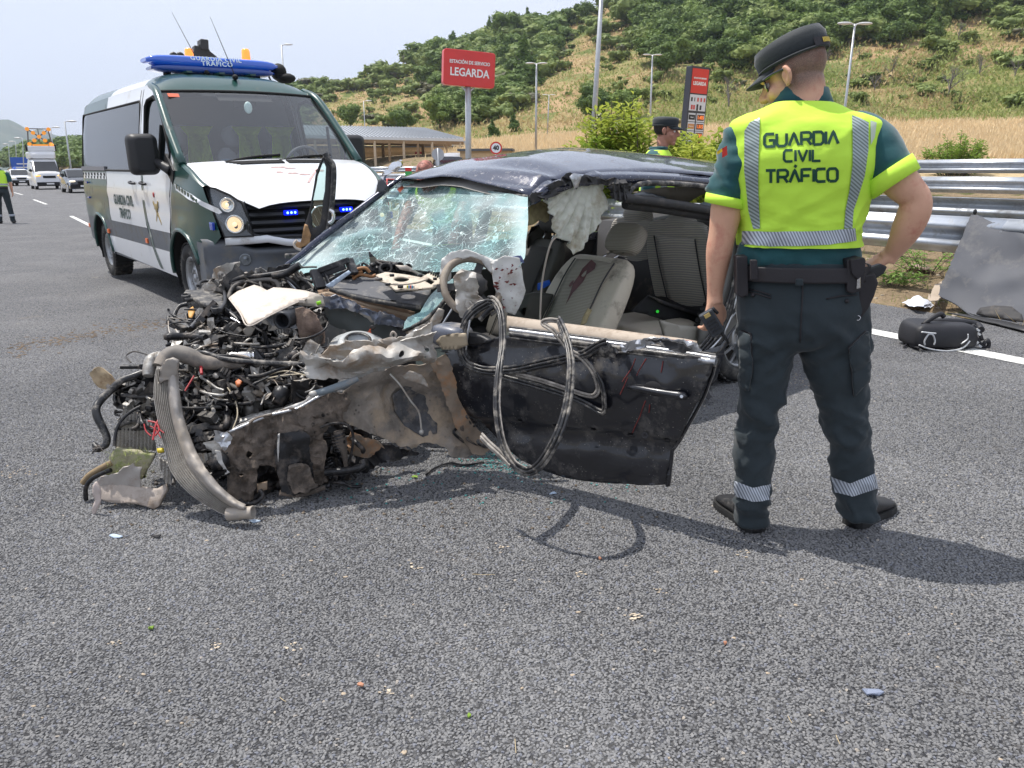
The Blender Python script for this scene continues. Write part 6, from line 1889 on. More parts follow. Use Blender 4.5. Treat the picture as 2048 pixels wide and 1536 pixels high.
def seat(name,B,T,l,w,d,m,side,head=None,twist=0,wt=None,headw=.13,headh=.10):
 """back rest from B to T (pixels at lateral l)"""
 p0,p1 = K(*B,l),K(*T,l); ax = (p1 - p0); L_ = ax.length; ax.normalize()
 fw = (CF - ax * CF.dot(ax)).normalized(); lat = ax.cross(fw).normalized()
 if lat.dot(CN) < 0: lat = -lat
 b = MB(); rings = []; ringi = []
 for q,ws,ds in ((0,.96,1),(.15,1,1),(.4,1,1),(.7,.97,.9),(.88,.90,.75),(.97,.78,.55),(1.0,.60,.25)):
  c = p0 + ax * L_ * q; ring = []
  for k in range(28):
   a = 2 * math.pi * k / 28; ca,sa = math.cos(a),math.sin(a)
   x = math.copysign(abs(ca) ** .55,ca) * w * .5 * ws; y = math.copysign(abs(sa) ** .6,sa) * d * .5 * ds
   if sa > .2: y += .035 * max(0,abs(ca) - .55) / .45 * (1 if q < .8 else .4) - .012       # bolsters stand forward
   ring.append(c + lat * x + fw * y)
  rings.append(ring)
 b.rings(rings,smooth=True)
 o = b.build(name,m,WR,world=True,sub=1)
 b = MB(); rows = []
 for q in np.linspace(.04,.90,14):
  c = p0 + ax * L_ * q
  rows.append([c + lat * x * w + fw * (d * .5 * (1 if q < .7 else 1 - (q - .7) * 1.2) + .006 - .022 + .010 * math.cos(x * 9)) for x in np.linspace(-.27,.27,9)])
 b.grid(rows); b.build('centre_panel',side,o,world=True,thick=.02)
 for x in (-.275,.275):
  b = MB(); b.tube([p0 + ax * L_ * q + lat * x * w + fw * (d * .5 * (1 if q < .7 else 1 - (q - .7) * 1.2) - .003) for q in np.linspace(.03,.9,8)],.005,5,2); b.build('piping',DARKT,o,world=True)
 if head:
  hp_ = K(*head,l); b = MB(); rings = []
  for q,k_ in ((-1,.55),(-.85,.85),(-.5,1),(.3,1),(.75,.9),(1,.55)):
   ring = []
   for k in range(24):
    a = 2 * math.pi * k / 24; ca,sa = math.cos(a),math.sin(a)
    ring.append(hp_ + ax * headh * q + lat * math.copysign(abs(ca) ** .5,ca) * headw * k_ + fw * math.copysign(abs(sa) ** .7,sa) * .065 * k_)
   rings.append(ring)
  b.rings(rings); h = b.build('headrest',side,o,world=True,sub=1)
  for s in (-.05,.05):
   b = MB(); b.cyl(p1 + lat * s - ax * .02,hp_ + lat * s - ax * headh * .8,.006,n=8); b.build('headrest_post',CHROME,h,world=True)
 return o,p0,ax,L_,lat,fw
seat('rear_seat_back',(1410,700),(1352,440),.42,.66,.15,FABD,FABD,(1362,452),headw=.125,headh=.075)
seat('rear_seat_back',(1310,690),(1268,436),1.02,.60,.15,FABD,FABD,(1276,432),headw=.125,headh=.07)
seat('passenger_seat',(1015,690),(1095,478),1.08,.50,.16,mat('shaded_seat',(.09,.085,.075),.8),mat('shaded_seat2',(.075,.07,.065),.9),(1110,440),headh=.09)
so,p0,ax,L_,lat,fw = seat('driver_seat_back',(1128,690),(1210,514),.46,.66,.19,BEIGED,FABR,(1252,478),headw=.15,headh=.105)
def on_seat(x,q,off=0.0): return p0 + ax * L_ * q + lat * x * .60 + fw * (.095 * (1 if q < .7 else 1 - (q - .7) * 1.2) + off)
def blot(name,pts,m,par,place,r=random.Random(5)):
 b = MB()
 n = len(pts); cx = sum(p[0] for p in pts) / n; cy = sum(p[1] for p in pts) / n
 for k in range(n):
  a,c = pts[k],pts[(k + 1) % n]
  b.add([place(cx,cy),place(*a),place(*c)],[(0,1,2)])
 return b.build(name,m,par,world=True)
blot('blood_stain',[(-.02,.90),(.05,.86),(.07,.80),(.03,.72),(.03,.64),(-.02,.50),(-.035,.36),(-.045,.50),(-.06,.60),(-.04,.70),(-.05,.78)],BLOOD,so,lambda x,q: on_seat(-x * 1.5,q,.006))
blot('blood_stain',[(-.13,.62),(-.10,.64),(-.09,.60),(-.11,.56),(-.14,.57)],BLOOD,so,lambda x,q: on_seat(-x,q,.006))
ps('torn_foam',[(1176,616),(1184,620),(1172,646),(1160,652),(1166,634)],lambda x,y: K(x,y,.22),mat('yellow_foam',(1,1,1)),WR,5,.003,thick=.006)
b = MB(); b.rings([[K(1290,655,.45) + CF * (.28 * a * k) + CN * (.30 * c_ * k) + V((0,0,z)) for a,c_ in rrect(-1,-1,1,1,.4)] for z,k in ((-.14,.95),(0,1),(.045,.95),(.065,.75),(.07,.3))]); b.build('rear_seat_cushion',mat('rear_cushion_leather',(.46,.41,.34),.55,bump=.001,bs=60),WR,world=True,sub=1)
b = MB(); b.rings([[K(1110,672,.5) + CF * (.26 * a * k) + CN * (.28 * c_ * k) + V((0,0,z)) for a,c_ in rrect(-1,-1,1,1,.4)] for z,k in ((-.1,.95),(0,1),(.05,.93),(.06,.4))]); b.build('driver_seat_cushion',BEIGED,WR,world=True,sub=1)
ps('black_tray',[(1296,592),(1322,600),(1400,626),(1392,645),(1330,640),(1262,622)],lambda x,y: K(x,y,.32),DARK,WR,10,.006,thick=.012)
ps('tray_edge',[(1293,590),(1300,592),(1380,620),(1400,624),(1398,634),(1320,606)],lambda x,y: K(x,y,.30),DARKT,WR,10,.004,thick=.012)
b = MB(); b.cyl(K(1315,623,.305),K(1315,623,.29),.010,n=12); b.build('green_dot',mat('green_plastic',(.03,.6,.04),.5,emit=((.02,.8,.04),.3)),WR,world=True)
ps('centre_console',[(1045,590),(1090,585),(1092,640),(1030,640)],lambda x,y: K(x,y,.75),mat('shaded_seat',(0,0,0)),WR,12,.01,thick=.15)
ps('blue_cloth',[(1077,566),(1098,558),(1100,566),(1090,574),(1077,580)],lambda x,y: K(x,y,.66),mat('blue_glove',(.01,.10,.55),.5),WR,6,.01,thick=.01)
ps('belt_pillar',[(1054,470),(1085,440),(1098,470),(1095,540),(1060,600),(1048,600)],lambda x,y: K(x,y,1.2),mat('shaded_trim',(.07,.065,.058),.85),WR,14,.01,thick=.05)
c = ony(944,572,3.62); axs = (V((.30,-.80,.45))).normalized()
x_ = axs.cross(V((0,0,1))).normalized(); y_ = axs.cross(x_)
def sw(a,r=.17): return c + x_ * math.cos(a) * r + y_ * math.sin(a) * r
b = MB(); b.tube([sw(a,.138) for a in np.linspace(0,6.283,22)[:-1]],.019,8,2,closed=True)
sto = b.build('steering_wheel',mat('wheel_leather',(.22,.18,.14),.6,bump=.001,bs=60,dirt=((.38,.33,.27),.35,9)),WR,world=True)
b = MB(); b.ell(c + axs * .01,(.07,.07,.06),14,10,k=.2); b.build('wheel_hub',DARKT,sto,world=True)
for a in (0,2.1,4.2):
 b = MB(); b.bar(c,sw(a),.035,.012,up=axs); b.build('wheel_spoke',DARKT,sto,world=True)
def cr_(x,y): return nvec((x * .04,y * .04,1),1) * .02
ps('steering_air_bag',[(880,540),(886,515),(905,502),(930,499),(955,508),(985,520),(1000,530),(985,545),(962,522),(940,516),(918,520),(905,535),(902,560),(890,566),(878,556)],lambda x,y: ony(x,y,3.66),CLOTH,WR,5,.0105,9,thick=.006)
ps('side_air_bag',[(980,522),(1010,512),(1040,520),(1046,560),(1050,580),(1042,605),(1030,628),(1012,624),(1000,600),(990,570),(984,545)],lambda x,y: ony(x,y,3.64),CLOTH,WR,5,.0105,8,thick=.004)
rq = random.Random(9)
for k in range(24):
 x,y = rq.uniform(992,1044),rq.uniform(530,615); p = ony(x,y,3.605) ; r_ = rq.uniform(.003,.010)
 b = MB(); a = rq.random() * 6
 b.add([p + V((0,0,r_ * .6)),p + x_ * r_ * 2.2 * math.cos(a) + V((0,0,r_ * math.sin(a))),p - V((0,0,r_)),p - x_ * r_ * 1.6],[(0,1,2,3)]); b.build('blood_spot',BLOODL,WR,world=True)
ps('purple_liner',[(1005,516),(1040,512),(1046,526),(1030,530)],lambda x,y: ony(x,y,3.66),mat('slate_cloth',(.10,.12,.25),.7),WR,6,.01)
ps('column_bracket',[(906,552),(925,536),(950,544),(955,560),(960,588),(972,605),(965,616),(945,610),(940,628),(925,632),(914,610),(915,580)],lambda x,y: ony(x,y,3.52),BARE,WR,5,.016,14,thick=.008)
ps('column_bracket',[(930,600),(950,606),(978,604),(990,612),(985,622),(950,622),(935,628)],lambda x,y: ony(x,y,3.50),BARE,WR,5,.014,16,thick=.006)
for q in ([(930,640),(950,610),(985,600)],[(925,660),(935,625),(960,612)],[(960,640),(985,615),(1005,625)]):
 pt('torn_seal',[ony(x,y,3.45) for x,y in q],.012,SEALM,WR)
ps('black_inner_panel',[(885,620),(905,585),(925,600),(940,640),(925,655),(880,668),(860,668)],lambda x,y: ony(x,y,3.72),DARK,WR,9,.012)
ps('grey_inner_pillar',[(862,665),(860,640),(876,615),(888,620),(884,640),(870,665)],lambda x,y: ony(x,y,3.66),BARE,WR,7,.006,thick=.01)
pt('inner_rod',[ony(882,654,3.6),ony(908,612,3.6)],.005,SILV,WR)
def door_b(x,y):       # belly of the skin and the pressed crease
 ln = 835 + (x - 985) * .123
 q = (y - ln)
 o = .030 * math.sin(max(0,min(1,(y - 690) / 170)) * math.pi)
 o -= .034 * sst(-2,11,q) - .016 * sst(20,60,q)
 return DN * (o + .004 * fbm((x * .02,y * .02,0),1,3))
hol = [rrect(x,y,x + 11,y + 6,1.5,1) for x,y in ((1036,838),(1108,847),(1182,855),(1256,866),(1326,876))]
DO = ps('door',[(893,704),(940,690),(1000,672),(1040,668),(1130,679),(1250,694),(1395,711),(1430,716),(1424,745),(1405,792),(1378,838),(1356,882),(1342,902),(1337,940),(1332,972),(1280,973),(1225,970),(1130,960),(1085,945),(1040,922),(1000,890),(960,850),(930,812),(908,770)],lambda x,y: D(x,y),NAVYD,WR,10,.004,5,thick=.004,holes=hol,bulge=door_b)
ps('door_inner_frame',[(900,705),(1040,672),(1420,720),(1395,790),(1345,885),(1325,965),(1130,952),(1000,880),(920,790)],lambda x,y: D(x,y,-.05),DARK,DO,20,.004,thick=.02)
ps('door_edge_lip',[(1430,716),(1436,718),(1428,750),(1410,795),(1362,884),(1348,903),(1340,972),(1332,972),(1342,902),(1356,882),(1405,792),(1424,745)],lambda x,y: D(x,y,-.012),NAVYD,DO,10,.002,thick=.012)
b = MB(); top = [(1014,632),(1050,637),(1120,646),(1200,656),(1290,668),(1360,677),(1394,683)]
rws = []
for x,y in spline(top,4):
 a = D(x,y,-.07); c = D(x,y + 17,-.035)
 rws.append([a - V((0,0,.05)),a,a.lerp(c,.35) + V((0,0,.004)),c,c - V((0,0,.03))])
b.grid(rws); b.build('door_cap',mat('dusty_beige_cap',(.42,.35,.28),.7,var=.1,bump=.001,bs=60,dirt=((.24,.18,.13),.4,8)),DO,world=True,thick=.004)
for dy,r_,off in ((22,.006,-.025),(28,.009,-.008),(36,.011,.006),(43,.006,.01)):
 pt('waist_seal',[D(x,y + dy,off) for x,y in ((1020,632),(1120,645),(1250,662),(1330,672),(1432,688))],r_,SEALM if dy != 28 else SILV,DO,6)
ps('torn_waist_metal',[(1240,690),(1255,684),(1300,676),(1330,678),(1362,680),(1395,690),(1402,704),(1385,706),(1350,694),(1310,690),(1275,700),(1246,706)],lambda x,y: D(x,y,.03),SILV,DO,6,.012,18,thick=.004)
ps('torn_waist_metal',[(1290,682),(1330,676),(1350,684),(1385,700),(1370,708),(1330,696)],lambda x,y: D(x,y,.045),DARKT,DO,6,.012,18,thick=.004)
ps('bloody_cap_end',[(1340,678),(1385,682),(1396,690),(1392,698),(1360,688)],lambda x,y: D(x,y,.02),mat('bloody_trim',(.40,.20,.16),.6,var=.4,vs=40),DO,6,.004)
b = MB(); b.cyl(D(1398,721,.012),D(1432,723,.012),.012,n=10); b.build('channel_end',SILV,DO,world=True)
b = MB(); b.ell(D(1314,777,.022),(pxm(D(1314,776),32),.016,pxm(D(1314,776),19)),20,10,rot=Matrix.Rotation(math.atan2(DD.y,DD.x),3,'Z')); b.build('handle_bowl',DARK,DO,world=True)
hd = pt('door_handle',[D(1256,775,.035),D(1272,776,.05),D(1310,783,.055),D(1345,789,.05),D(1366,792,.045),D(1372,794,.03)],[.008,.012,.013,.015,.015,.008],NAVYD,DO,10,5)
b = MB(); b.cyl(D(1363,793,.05),D(1363,793,.064),.006,n=12); b.build('key_hole',SILV,hd,world=True)
for x,y in ((1042,841),(1114,850),(1188,858),(1262,869),(1332,879)):
 b = MB(); b.box(D(x,y,-.02),(.03,.004,.02),Matrix.Rotation(math.atan2(DD.y,DD.x),3,'Z')); b.build('clip_slot',DARK,DO,world=True)
b = MB(); b.lathe([(.014,0),(.016,.003),(.010,.004),(.007,0),(.002,0)],D(1290,871,.004),DN,20); b.build('bolt_cover',DARKT,DO,world=True)
for pts in ([(1298,798),(1290,815),(1284,830),(1272,852),(1266,865)],[(1262,752),(1256,768),(1248,785)],[(1275,715),(1268,735),(1252,760)],[(1296,716),(1284,738),(1280,748)],[(1330,720),(1328,742)],[(1306,806),(1303,822)]):
 pt('blood_trickle',[D(x,y,.0) + door_b(x,y) + DN * .0035 for x,y in pts],.0022,BLOODL,DO,5,4)
mc = D(902,672,.04)
b = MB(); rings = []
for q,k_ in ((-1,.35),(-.8,.8),(-.3,1),(.3,1),(.8,.9),(1,.6)):
 cc = mc + DD * (q * .098) + V((0,0,-.002 * q)); rings.append([cc + DN * (.07 * x * k_) + V((0,0,z * .054 * k_ + .004)) for x,z in rrect(-1,-1,1,1,.55)])
b.rings(rings); mi = b.build('door_mirror',mat('mirror_cap',(.09,.10,.13),.4,coat=.5,dirt=((.3,.27,.23),.45,12)),DO,world=True,sub=1)
ps('mirror_glass',[(872,682),(882,672),(905,667),(932,666),(936,690),(915,699),(885,699)],lambda x,y: D(x,y,.118),mat('dusty_mirror',(.34,.28,.20),.5,.4,bump=.001,bs=80),mi,8,thick=.004)
ps('mirror_foot',[(920,660),(955,668),(985,680),(960,690),(930,690)],lambda x,y: D(x,y,.03),BLACKP(),mi,8,.01,thick=.03)
def seal(name,pts,r=.0085,n=3,m=SEALM,off=.05):
 P = [D(*q[:2],q[2] if len(q) > 2 else off) for q in pts]
 b = MB(); S = [V(p) for p in spline(P,5)]
 for k in range(n):
  o = (k - (n - 1) / 2) * r * 1.35
  T_ = []
  for i,p in enumerate(S):
   t = (S[min(i + 1,len(S) - 1)] - S[max(i - 1,0)]).normalized()
   sd_ = t.cross(DN).normalized()
   T_.append(p + sd_ * o + DN * (.004 if k % 2 else 0))
  b.tube(T_,r * .72,6,1,raw=True)
 return b.build(name,m,DO,world=True,fix=False)
SEAL2 = mat('dusty_pale_seal',(.20,.18,.16),.6,dirt=((.44,.40,.35),.5,25))
seal('hanging_seal',[(978,600,.02),(990,603,.05),(1002,630,.10),(1005,688,.18),(998,740,.28),(994,811,.36),(1004,881,.40),(1026,925,.42),(1054,943,.42),(1082,927,.42),(1114,874,.40),(1134,811,.34),(1142,740,.26),(1136,688,.18),(1122,650,.10),(1117,640,.06)],.0095,3)
seal('hanging_seal',[(1008,640,.11),(1010,690,.19),(1003,745,.29),(1000,812,.37),(1010,880,.41),(1030,920,.43),(1054,936,.43)],.004,1,SEAL2)
seal('hanging_seal',[(1117,642,.05),(1100,640,.06),(1086,646,.06),(1108,662,.07),(1140,700,.06),(1165,716,.05),(1188,745,.05),(1197,775,.045),(1190,790,.045),(1172,790,.04),(1132,777,.04),(1080,760,.04),(1033,748,.04)],.008,2,SEAL2)
seal('hanging_seal',[(931,722,.03),(960,738,.03),(1000,752,.035),(1060,768,.035),(1130,790,.04),(1170,806,.045),(1205,824,.05),(1209,800,.05),(1204,770,.05),(1192,745,.05)],.009,2)
seal('hanging_seal',[(977,605,.02),(950,622,.03),(930,648,.05),(920,690,.06),(930,722,.06),(950,735,.06),(977,741,.055),(1026,739,.05),(1079,728,.05),(1132,716,.05),(1167,709,.05),(1196,692,.06),(1214,685,.06)],.0095,3)
seal('hanging_seal',[(940,640,.05),(936,665,.06),(932,700,.06)],.006,1,SILV,.06)
seal('hanging_seal',[(963,872,.38),(978,888,.40),(1000,908,.41),(1022,930,.42)],.008,3,SEAL2)
ps('torn_seal_end',[(1190,690),(1216,682),(1222,694),(1236,704),(1228,716),(1200,712)],lambda x,y: D(x,y,.05),SEALM,DO,6,.012,16)
for k in range(14):
 r2 = random.Random(40 + k); x,y = r2.uniform(915,985),r2.uniform(795,880)
 pt('hinge_debris',[Fp(x,y,.0),Fp(x + r2.uniform(-14,14),y + r2.uniform(4,20),.03),Fp(x + r2.uniform(-10,20),y + r2.uniform(14,34),.01)],r2.uniform(.004,.011),[OILY,SEALM,MUD][k % 3],WR,6)
ps('rear_door_inner',[(1420,455),(1500,455),(1500,640),(1452,690),(1398,700),(1402,660),(1420,600),(1428,520)],lambda x,y: K(x,y,.02),mat('grey_door_card',(.16,.155,.145),.7,bump=.001,bs=70),WR,16,.005,thick=.04)
ps('rear_door_skin',[(1396,706),(1440,690),(1480,640),(1486,520),(1500,470),(1640,480),(1650,560),(1640,640),(1610,680),(1600,640),(1570,600),(1530,600),(1490,630),(1460,670),(1448,700),(1432,760),(1400,790)],lambda x,y: K(x,y,-.04),NAVYD,WR,14,.004,thick=.01)
for k,dx in enumerate((0,9,18,27)):
 pt('rear_opening_seal',[K(1380 + dx,715 - dx * .2,-.03),K(1410 + dx,680,-.03),K(1440 + dx * .7,640,-.03),K(1462 + dx * .5,580,-.03),K(1476 + dx * .4,510,-.03),K(1474 + dx * .4,470,-.03)],.009,SEALM if k % 2 == 0 else SILV if k == 3 else SEALM,WR,6)
ps('sill_trim',[(1318,640),(1358,650),(1420,655),(1400,690),(1362,682),(1330,676)],lambda x,y: K(x,y,.08),mat('beige_grey_trim',(.3,.28,.24),.6),WR,10,.004,thick=.02)
b = MB(); b.ell(K(1444,560,-.045),(.012,.012,.016),10,8); b.build('door_striker',CHROME,WR,world=True)
for k in range(6):
 r2 = random.Random(k); x,y = r2.uniform(1385,1415),r2.uniform(765,795)
 ps('floor_debris',[(x - 8,y),(x + 2,y - 8),(x + 10,y - 2),(x + 4,y + 6)],lambda a,c_: Z(a,c_,.05),DARKT,WR,5,.012,20)
ps('front_wing_rail',[(603,701),(615,708),(645,716),(670,716),(689,709),(708,700),(735,696),(775,698),(814,683),(840,672),(866,662),(874,690),(872,712),(862,731),(820,728),(775,735),(740,742),(712,749),(680,755),(640,757),(615,753),(608,735)],lambda x,y: Fp(x,y,.02),BARE,WR,6,.024,8,thick=.005,bulge=lambda x,y: V((0,0,.006 * math.sin(x * .07))) + FN * (.03 * math.sin((y - 700) * .12)),holes=[arc(802,707,4.5,0,330,10),arc(848,700,6.5,0,330,12),arc(842,719,3,0,330,8)])
ps('wing_top_flange',[(640,716),(655,690),(690,680),(740,686),(780,668),(812,676),(842,656),(862,652),(868,664),(838,680),(812,690),(772,704),(735,702),(700,708),(680,722),(655,722)],lambda x,y: Fp(x,y,-.06),BARE,WR,6,.026,9,thick=.005)
ps('wheel_arch_panel',[(690,779),(712,752),(775,733),(862,728),(900,742),(904,795),(925,838),(952,868),(962,900),(940,912),(921,917),(905,910),(896,892),(878,888),(850,890),(830,901),(806,896),(780,884),(740,868),(712,852),(690,840),(672,820)],lambda x,y: Fp(x,y,-.02),TAN,WR,7,.026,6,thick=.005,bulge=lambda x,y: -FN * (.13 * math.exp(-((x - 845) / 75) ** 2 - ((y - 815) / 60) ** 2)))
ps('arch_liner_patch',[(790,798),(820,780),(862,788),(884,830),(880,872),(850,880),(815,860),(796,832)],lambda x,y: Fp(x,y,-.015),mat('grey_undercoat',(.085,.085,.09),.9,var=.4,vs=22,bump=.004,bs=60,dirt=((.25,.21,.17),.35,14)),WR,8,.008,5,bulge=lambda x,y: -FN * (.115 * math.exp(-((x - 845) / 75) ** 2 - ((y - 815) / 60) ** 2)))
ps('hinge_pillar',[(862,728),(893,704),(905,740),(918,800),(948,850),(985,892),(968,908),(948,905),(930,880),(905,850),(892,800),(880,760)],lambda x,y: Fp(x,y,.02),mat('rusty_streaked_metal',(.22,.17,.125),.8,var=.3,vs=10,dirt=((.32,.16,.07),.42,9),bump=.003,bs=40),WR,8,.014,8,thick=.006)
ps('torn_flap',[(800,752),(818,742),(842,752),(858,778),(840,768),(815,760)],lambda x,y: Fp(x,y,.03),BARE,WR,6,.01,12)
ps('mud_flap_panel',[(441,862),(459,864),(500,846),(541,830),(599,815),(646,790),(690,778),(700,800),(695,840),(668,850),(648,872),(652,915),(658,962),(627,973),(603,985),(590,986),(560,960),(548,932),(520,935),(512,960),(512,996),(482,1008),(456,1001),(452,965),(446,930),(443,895)],lambda x,y: Fp(x,y,.0),MUD,WR,6,.026,11,thick=.008,holes=[arc(500,905,7,0,330,9),arc(478,952,5,0,330,8),arc(600,880,5,0,330,8)])
b = MB(); b.tube([Fp(*q,.01) for q in ((459,864),(500,846),(541,830),(575,822),(599,815),(625,800),(646,789),(668,781))],.006,6,5); b.build('torn_bright_edge',SILV,WR,world=True)
ps('bright_torn_edge',[(455,866),(500,846),(545,829),(600,813),(648,788),(652,778),(630,782),(610,800),(565,818),(520,832),(480,848)],lambda x,y: Fp(x,y,-.01),mat('pale_scraped_paint',(.55,.53,.50),.6,var=.15,vs=20,bump=.002,bs=60),WR,6,.008,14)
ps('black_underside',[(460,880),(560,850),(700,850),(760,880),(830,905),(800,915),(690,950),(660,975),(600,985),(520,1000),(470,1000)],lambda x,y: Fp(x,y,-.14),OILY,WR,12,.03,10,thick=.02)
ps('black_guard',[(548,900),(556,868),(600,858),(618,870),(622,900),(630,975),(585,988),(560,975)],lambda x,y: Fp(x,y,.03),OILY,WR,8,.012,10,thick=.01)
ps('grey_mud_lump',[(580,940),(600,925),(622,935),(630,970),(612,985),(588,988),(576,965)],lambda x,y: Fp(x,y,.05),MUD,WR,7,.012,16,thick=.02)
ps('silver_corner',[(428,858),(440,862),(452,862),(466,878),(458,895),(450,902),(440,890),(430,880)],lambda x,y: Fp(x,y,.05),SILV,WR,5,.012,18)
ps('pink_white_shard',[(430,902),(440,905),(452,940),(460,945),(452,950),(440,930),(432,920)],lambda x,y: Fp(x,y,.05),mat('pale_scraped_paint',(1,1,1)),WR,5,.01,18)
ps('white_drip_strip',[(556,868),(560,866),(558,900),(556,924),(554,900)],lambda x,y: Fp(x,y,.06),mat('pale_scraped_paint',(1,1,1)),WR,5,.003)
ps('subframe_rusty',[(700,862),(750,880),(766,895),(740,915),(700,912),(690,890)],lambda x,y: Fp(x,y,-.04),mat('rusty_streaked_metal',(1,1,1)),WR,7,.02,12)
pt('track_rod',[Fp(676,862,.03),Fp(682,885,.04),Fp(688,905,.05),Fp(692,930,.04),Fp(694,945,.03)],[.022,.026,.015,.01,.013],MUD,WR)
b = MB()
for k in range(6): b.lathe([(.026,-.005),(.034,0),(.026,.005)],Fp(676 + k * 1.2,868 + k * 6,.03),(.2,0,-1),14)
b.build('rubber_gaiter',OILY,WR,world=True,fix=False)
pt('brake_hose',[Fp(640,855,.03),Fp(668,846,.05),Fp(695,850,.05),Fp(706,870,.05),Fp(704,900,.05),Fp(698,935,.03),Fp(712,955,.02)],.006,OILY,WR)
pt('thin_cable',[Fp(780,748,.05),Fp(800,770,.06),(Fp(820,800,.07)),Fp(838,825,.07),Fp(843,862,.07)],.004,BARE,WR)
b = MB(); b.ell(Fp(843,864,.07),.012,8,6); b.build('cable_end',BARE,WR,world=True)
pt('grey_strut_bar',[Fp(622,788,.05),Fp(650,782,.05),Fp(690,768,.05),Fp(716,757,.05)],[.012,.016,.017,.012],mat('blue_grey_bar',(.16,.19,.21),.6,dirt=((.3,.26,.22),.3,10)),WR)
b = MB(); b.ell(Fp(626,788,.055),(.018,.014,.014),10,8); b.build('bar_joint',BARE,WR,world=True)
tc_ = ony(716,682,3.72)
b = MB(); b.lathe([(.02,-.02),(.05,-.008),(.055,.006),(.09,.01),(.10,-.01),(.135,-.02),(.16,-.07),(.165,-.12)],tc_,V((.1,-.25,.9)),32); b.build('strut_tower',mat('grey_white_primer',(.40,.42,.43),.45,.2,dirt=((.22,.18,.14),.35,9)),WR,world=True)
b = MB(); b.lathe([(.05,.012),(.058,.02),(.066,.012)],tc_,V((.1,-.25,.9)),28); b.build('strut_ring',OILY,WR,world=True)
r3 = random.Random(12)
b = MB()
for k in range(15):
 q = k / 14; x = 792 + 62 * q; y = 690 - 34 * q + r3.uniform(-4,4)
 b.ell(ony(x,y,3.55),(r3.uniform(.012,.022),.014,r3.uniform(.009,.015)),10,7,k=.5,ks=2)
b.build('chain_bits',SILV,WR,world=True,fix=False)
pt('small_ring',[ony(x,y,3.58) for x,y in ((782,671),(786,664),(792,670),(788,677))],.006,BARE,WR,closed=True)
ps('inner_wing_tan',[(800,690),(820,665),(850,650),(868,660),(862,680),(840,695),(812,702)],lambda x,y: ony(x,y,3.62),BARE,WR,7,.02,12)
ps('scuttle_dark',[(648,612),(700,618),(745,640),(800,660),(812,680),(790,700),(755,690),(715,668),(672,655),(650,640)],lambda x,y: ony(x,y,3.95),mat('scuttle_grey_green',(.075,.085,.085),.7,dirt=((.2,.18,.15),.3,6)),WR,10,.02,6)
b = MB(); b.ell(ony(745,655,3.85),(.016,.014,.013),8,6); b.build('plug',OILY,WR,world=True)
for k in range(4): pt('orange_wire',[ony(742 - k,658,3.84),ony(735 + k * 2,665 + k,3.82),ony(728 - k,676,3.84)],.002,mat('orange_wire',(.6,.12,.05),.5),WR,5)
ps('scuttle_panel',[(640,588),(648,592),(672,592),(700,600),(725,612),(745,624),(770,622),(792,630),(812,640),(806,652),(780,650),(752,645),(725,628),(690,619),(660,618),(646,606)],lambda x,y: ony(x,y,3.9),mat('crumpled_blue_metal',(.13,.15,.20),.35,.5,coat=.4,dirt=((.36,.34,.32),.42,14)),WR,5,.018,14,thick=.004)
for k,(dy,mm) in enumerate(((0,WOODY),(7,mat('tan_felt_edge',(.42,.32,.23),.9,bump=.002,bs=60)),(14,WOODY))):
 ps('sound_board',[(636,580 + dy),(660,578 + dy),(700,592 + dy),(760,606 + dy),(830,624 + dy),(826,632 + dy),(770,622 + dy),(715,604 + dy),(670,592 + dy),(638,588 + dy)],lambda x,y: ony(x,y,3.98 - .02 * k),mm,WR,8,.008,9,thick=.006)
IP = thing('instrument_panel','torn grey dashboard top lying on the scuttle below the windscreen','dashboard',Z(760,580,.78))
ps('dash_top',[(660,577),(668,569),(690,562),(752,553),(770,568),(792,590),(830,586),(862,580),(858,595),(842,612),(800,606),(760,600),(710,591),(680,584)],lambda x,y: ony(x,y,3.90 + (600 - y) * .006),GREYB,IP,7,.003,6,thick=.018)
pt('dash_front_edge',[ony(660,578,3.88),ony(710,594,3.86),ony(760,604,3.85),ony(800,610,3.84),ony(842,616,3.83)],.012,mat('worn_dark_edge',(.03,.03,.032),.6,dirt=((.3,.27,.22),.3,20)),IP,8)
FB = thing('fuse_carrier','beige perforated fuse carrier plate lying upside down on the grey dashboard top','fuse carrier',Z(820,560,.80))
ps('carrier_plate',[(752,551),(770,546),(800,549),(819,551),(842,557),(863,545),(893,564),(880,570),(866,576),(830,580),(791,582),(770,566)],lambda x,y: ony(x,y,3.80 + (582 - y) * .006),mat('pale_beige_plastic',(.52,.45,.36),.6,dirt=((.2,.16,.12),.3,16)),FB,5,.003,9,thick=.010,holes=[[(804 + 15 * math.cos(a),560 + 5 * math.sin(a)) for a in np.linspace(0,6.28,16)[:-1]],[(848,563),(858,557),(870,565),(862,571)]])
for k in range(8):
 b = MB(); p = ony(858 + k * 4.4,549 + k * 2.1,3.86); b.box(p + V((0,0,.012)),(.006,.03,.012)); b.build('fuse_slot',DARK,FB,world=True)
for k,cc in enumerate(((.7,.6,.02),(.02,.25,.6),(.6,.03,.03),(.02,.3,.5),(.6,.55,.5))):
 b = MB(); p = ony(815 + k * 3.2,574,3.78); b.box(p,(.006,.01,.014)); b.build('fuse',mat('fuse_colour_%d' % k,cc,.4),FB,world=True)
for q in ((801,576,.014),(758,561,.018),(776,571,.013),(784,553,.012),(840,553,.014),(870,560,.010)):
 b = MB(); p = ony(q[0],q[1],3.80); b.cyl(p,p + V((0,0,.012)),q[2],n=14); b.build('carrier_boss',OILY,FB,world=True)
pt('carrier_rib',[ony(760,562,3.83),ony(790,569,3.80),ony(830,566,3.80),ony(850,560,3.83)],.005,mat('pale_beige_plastic',(1,1,1)),FB)
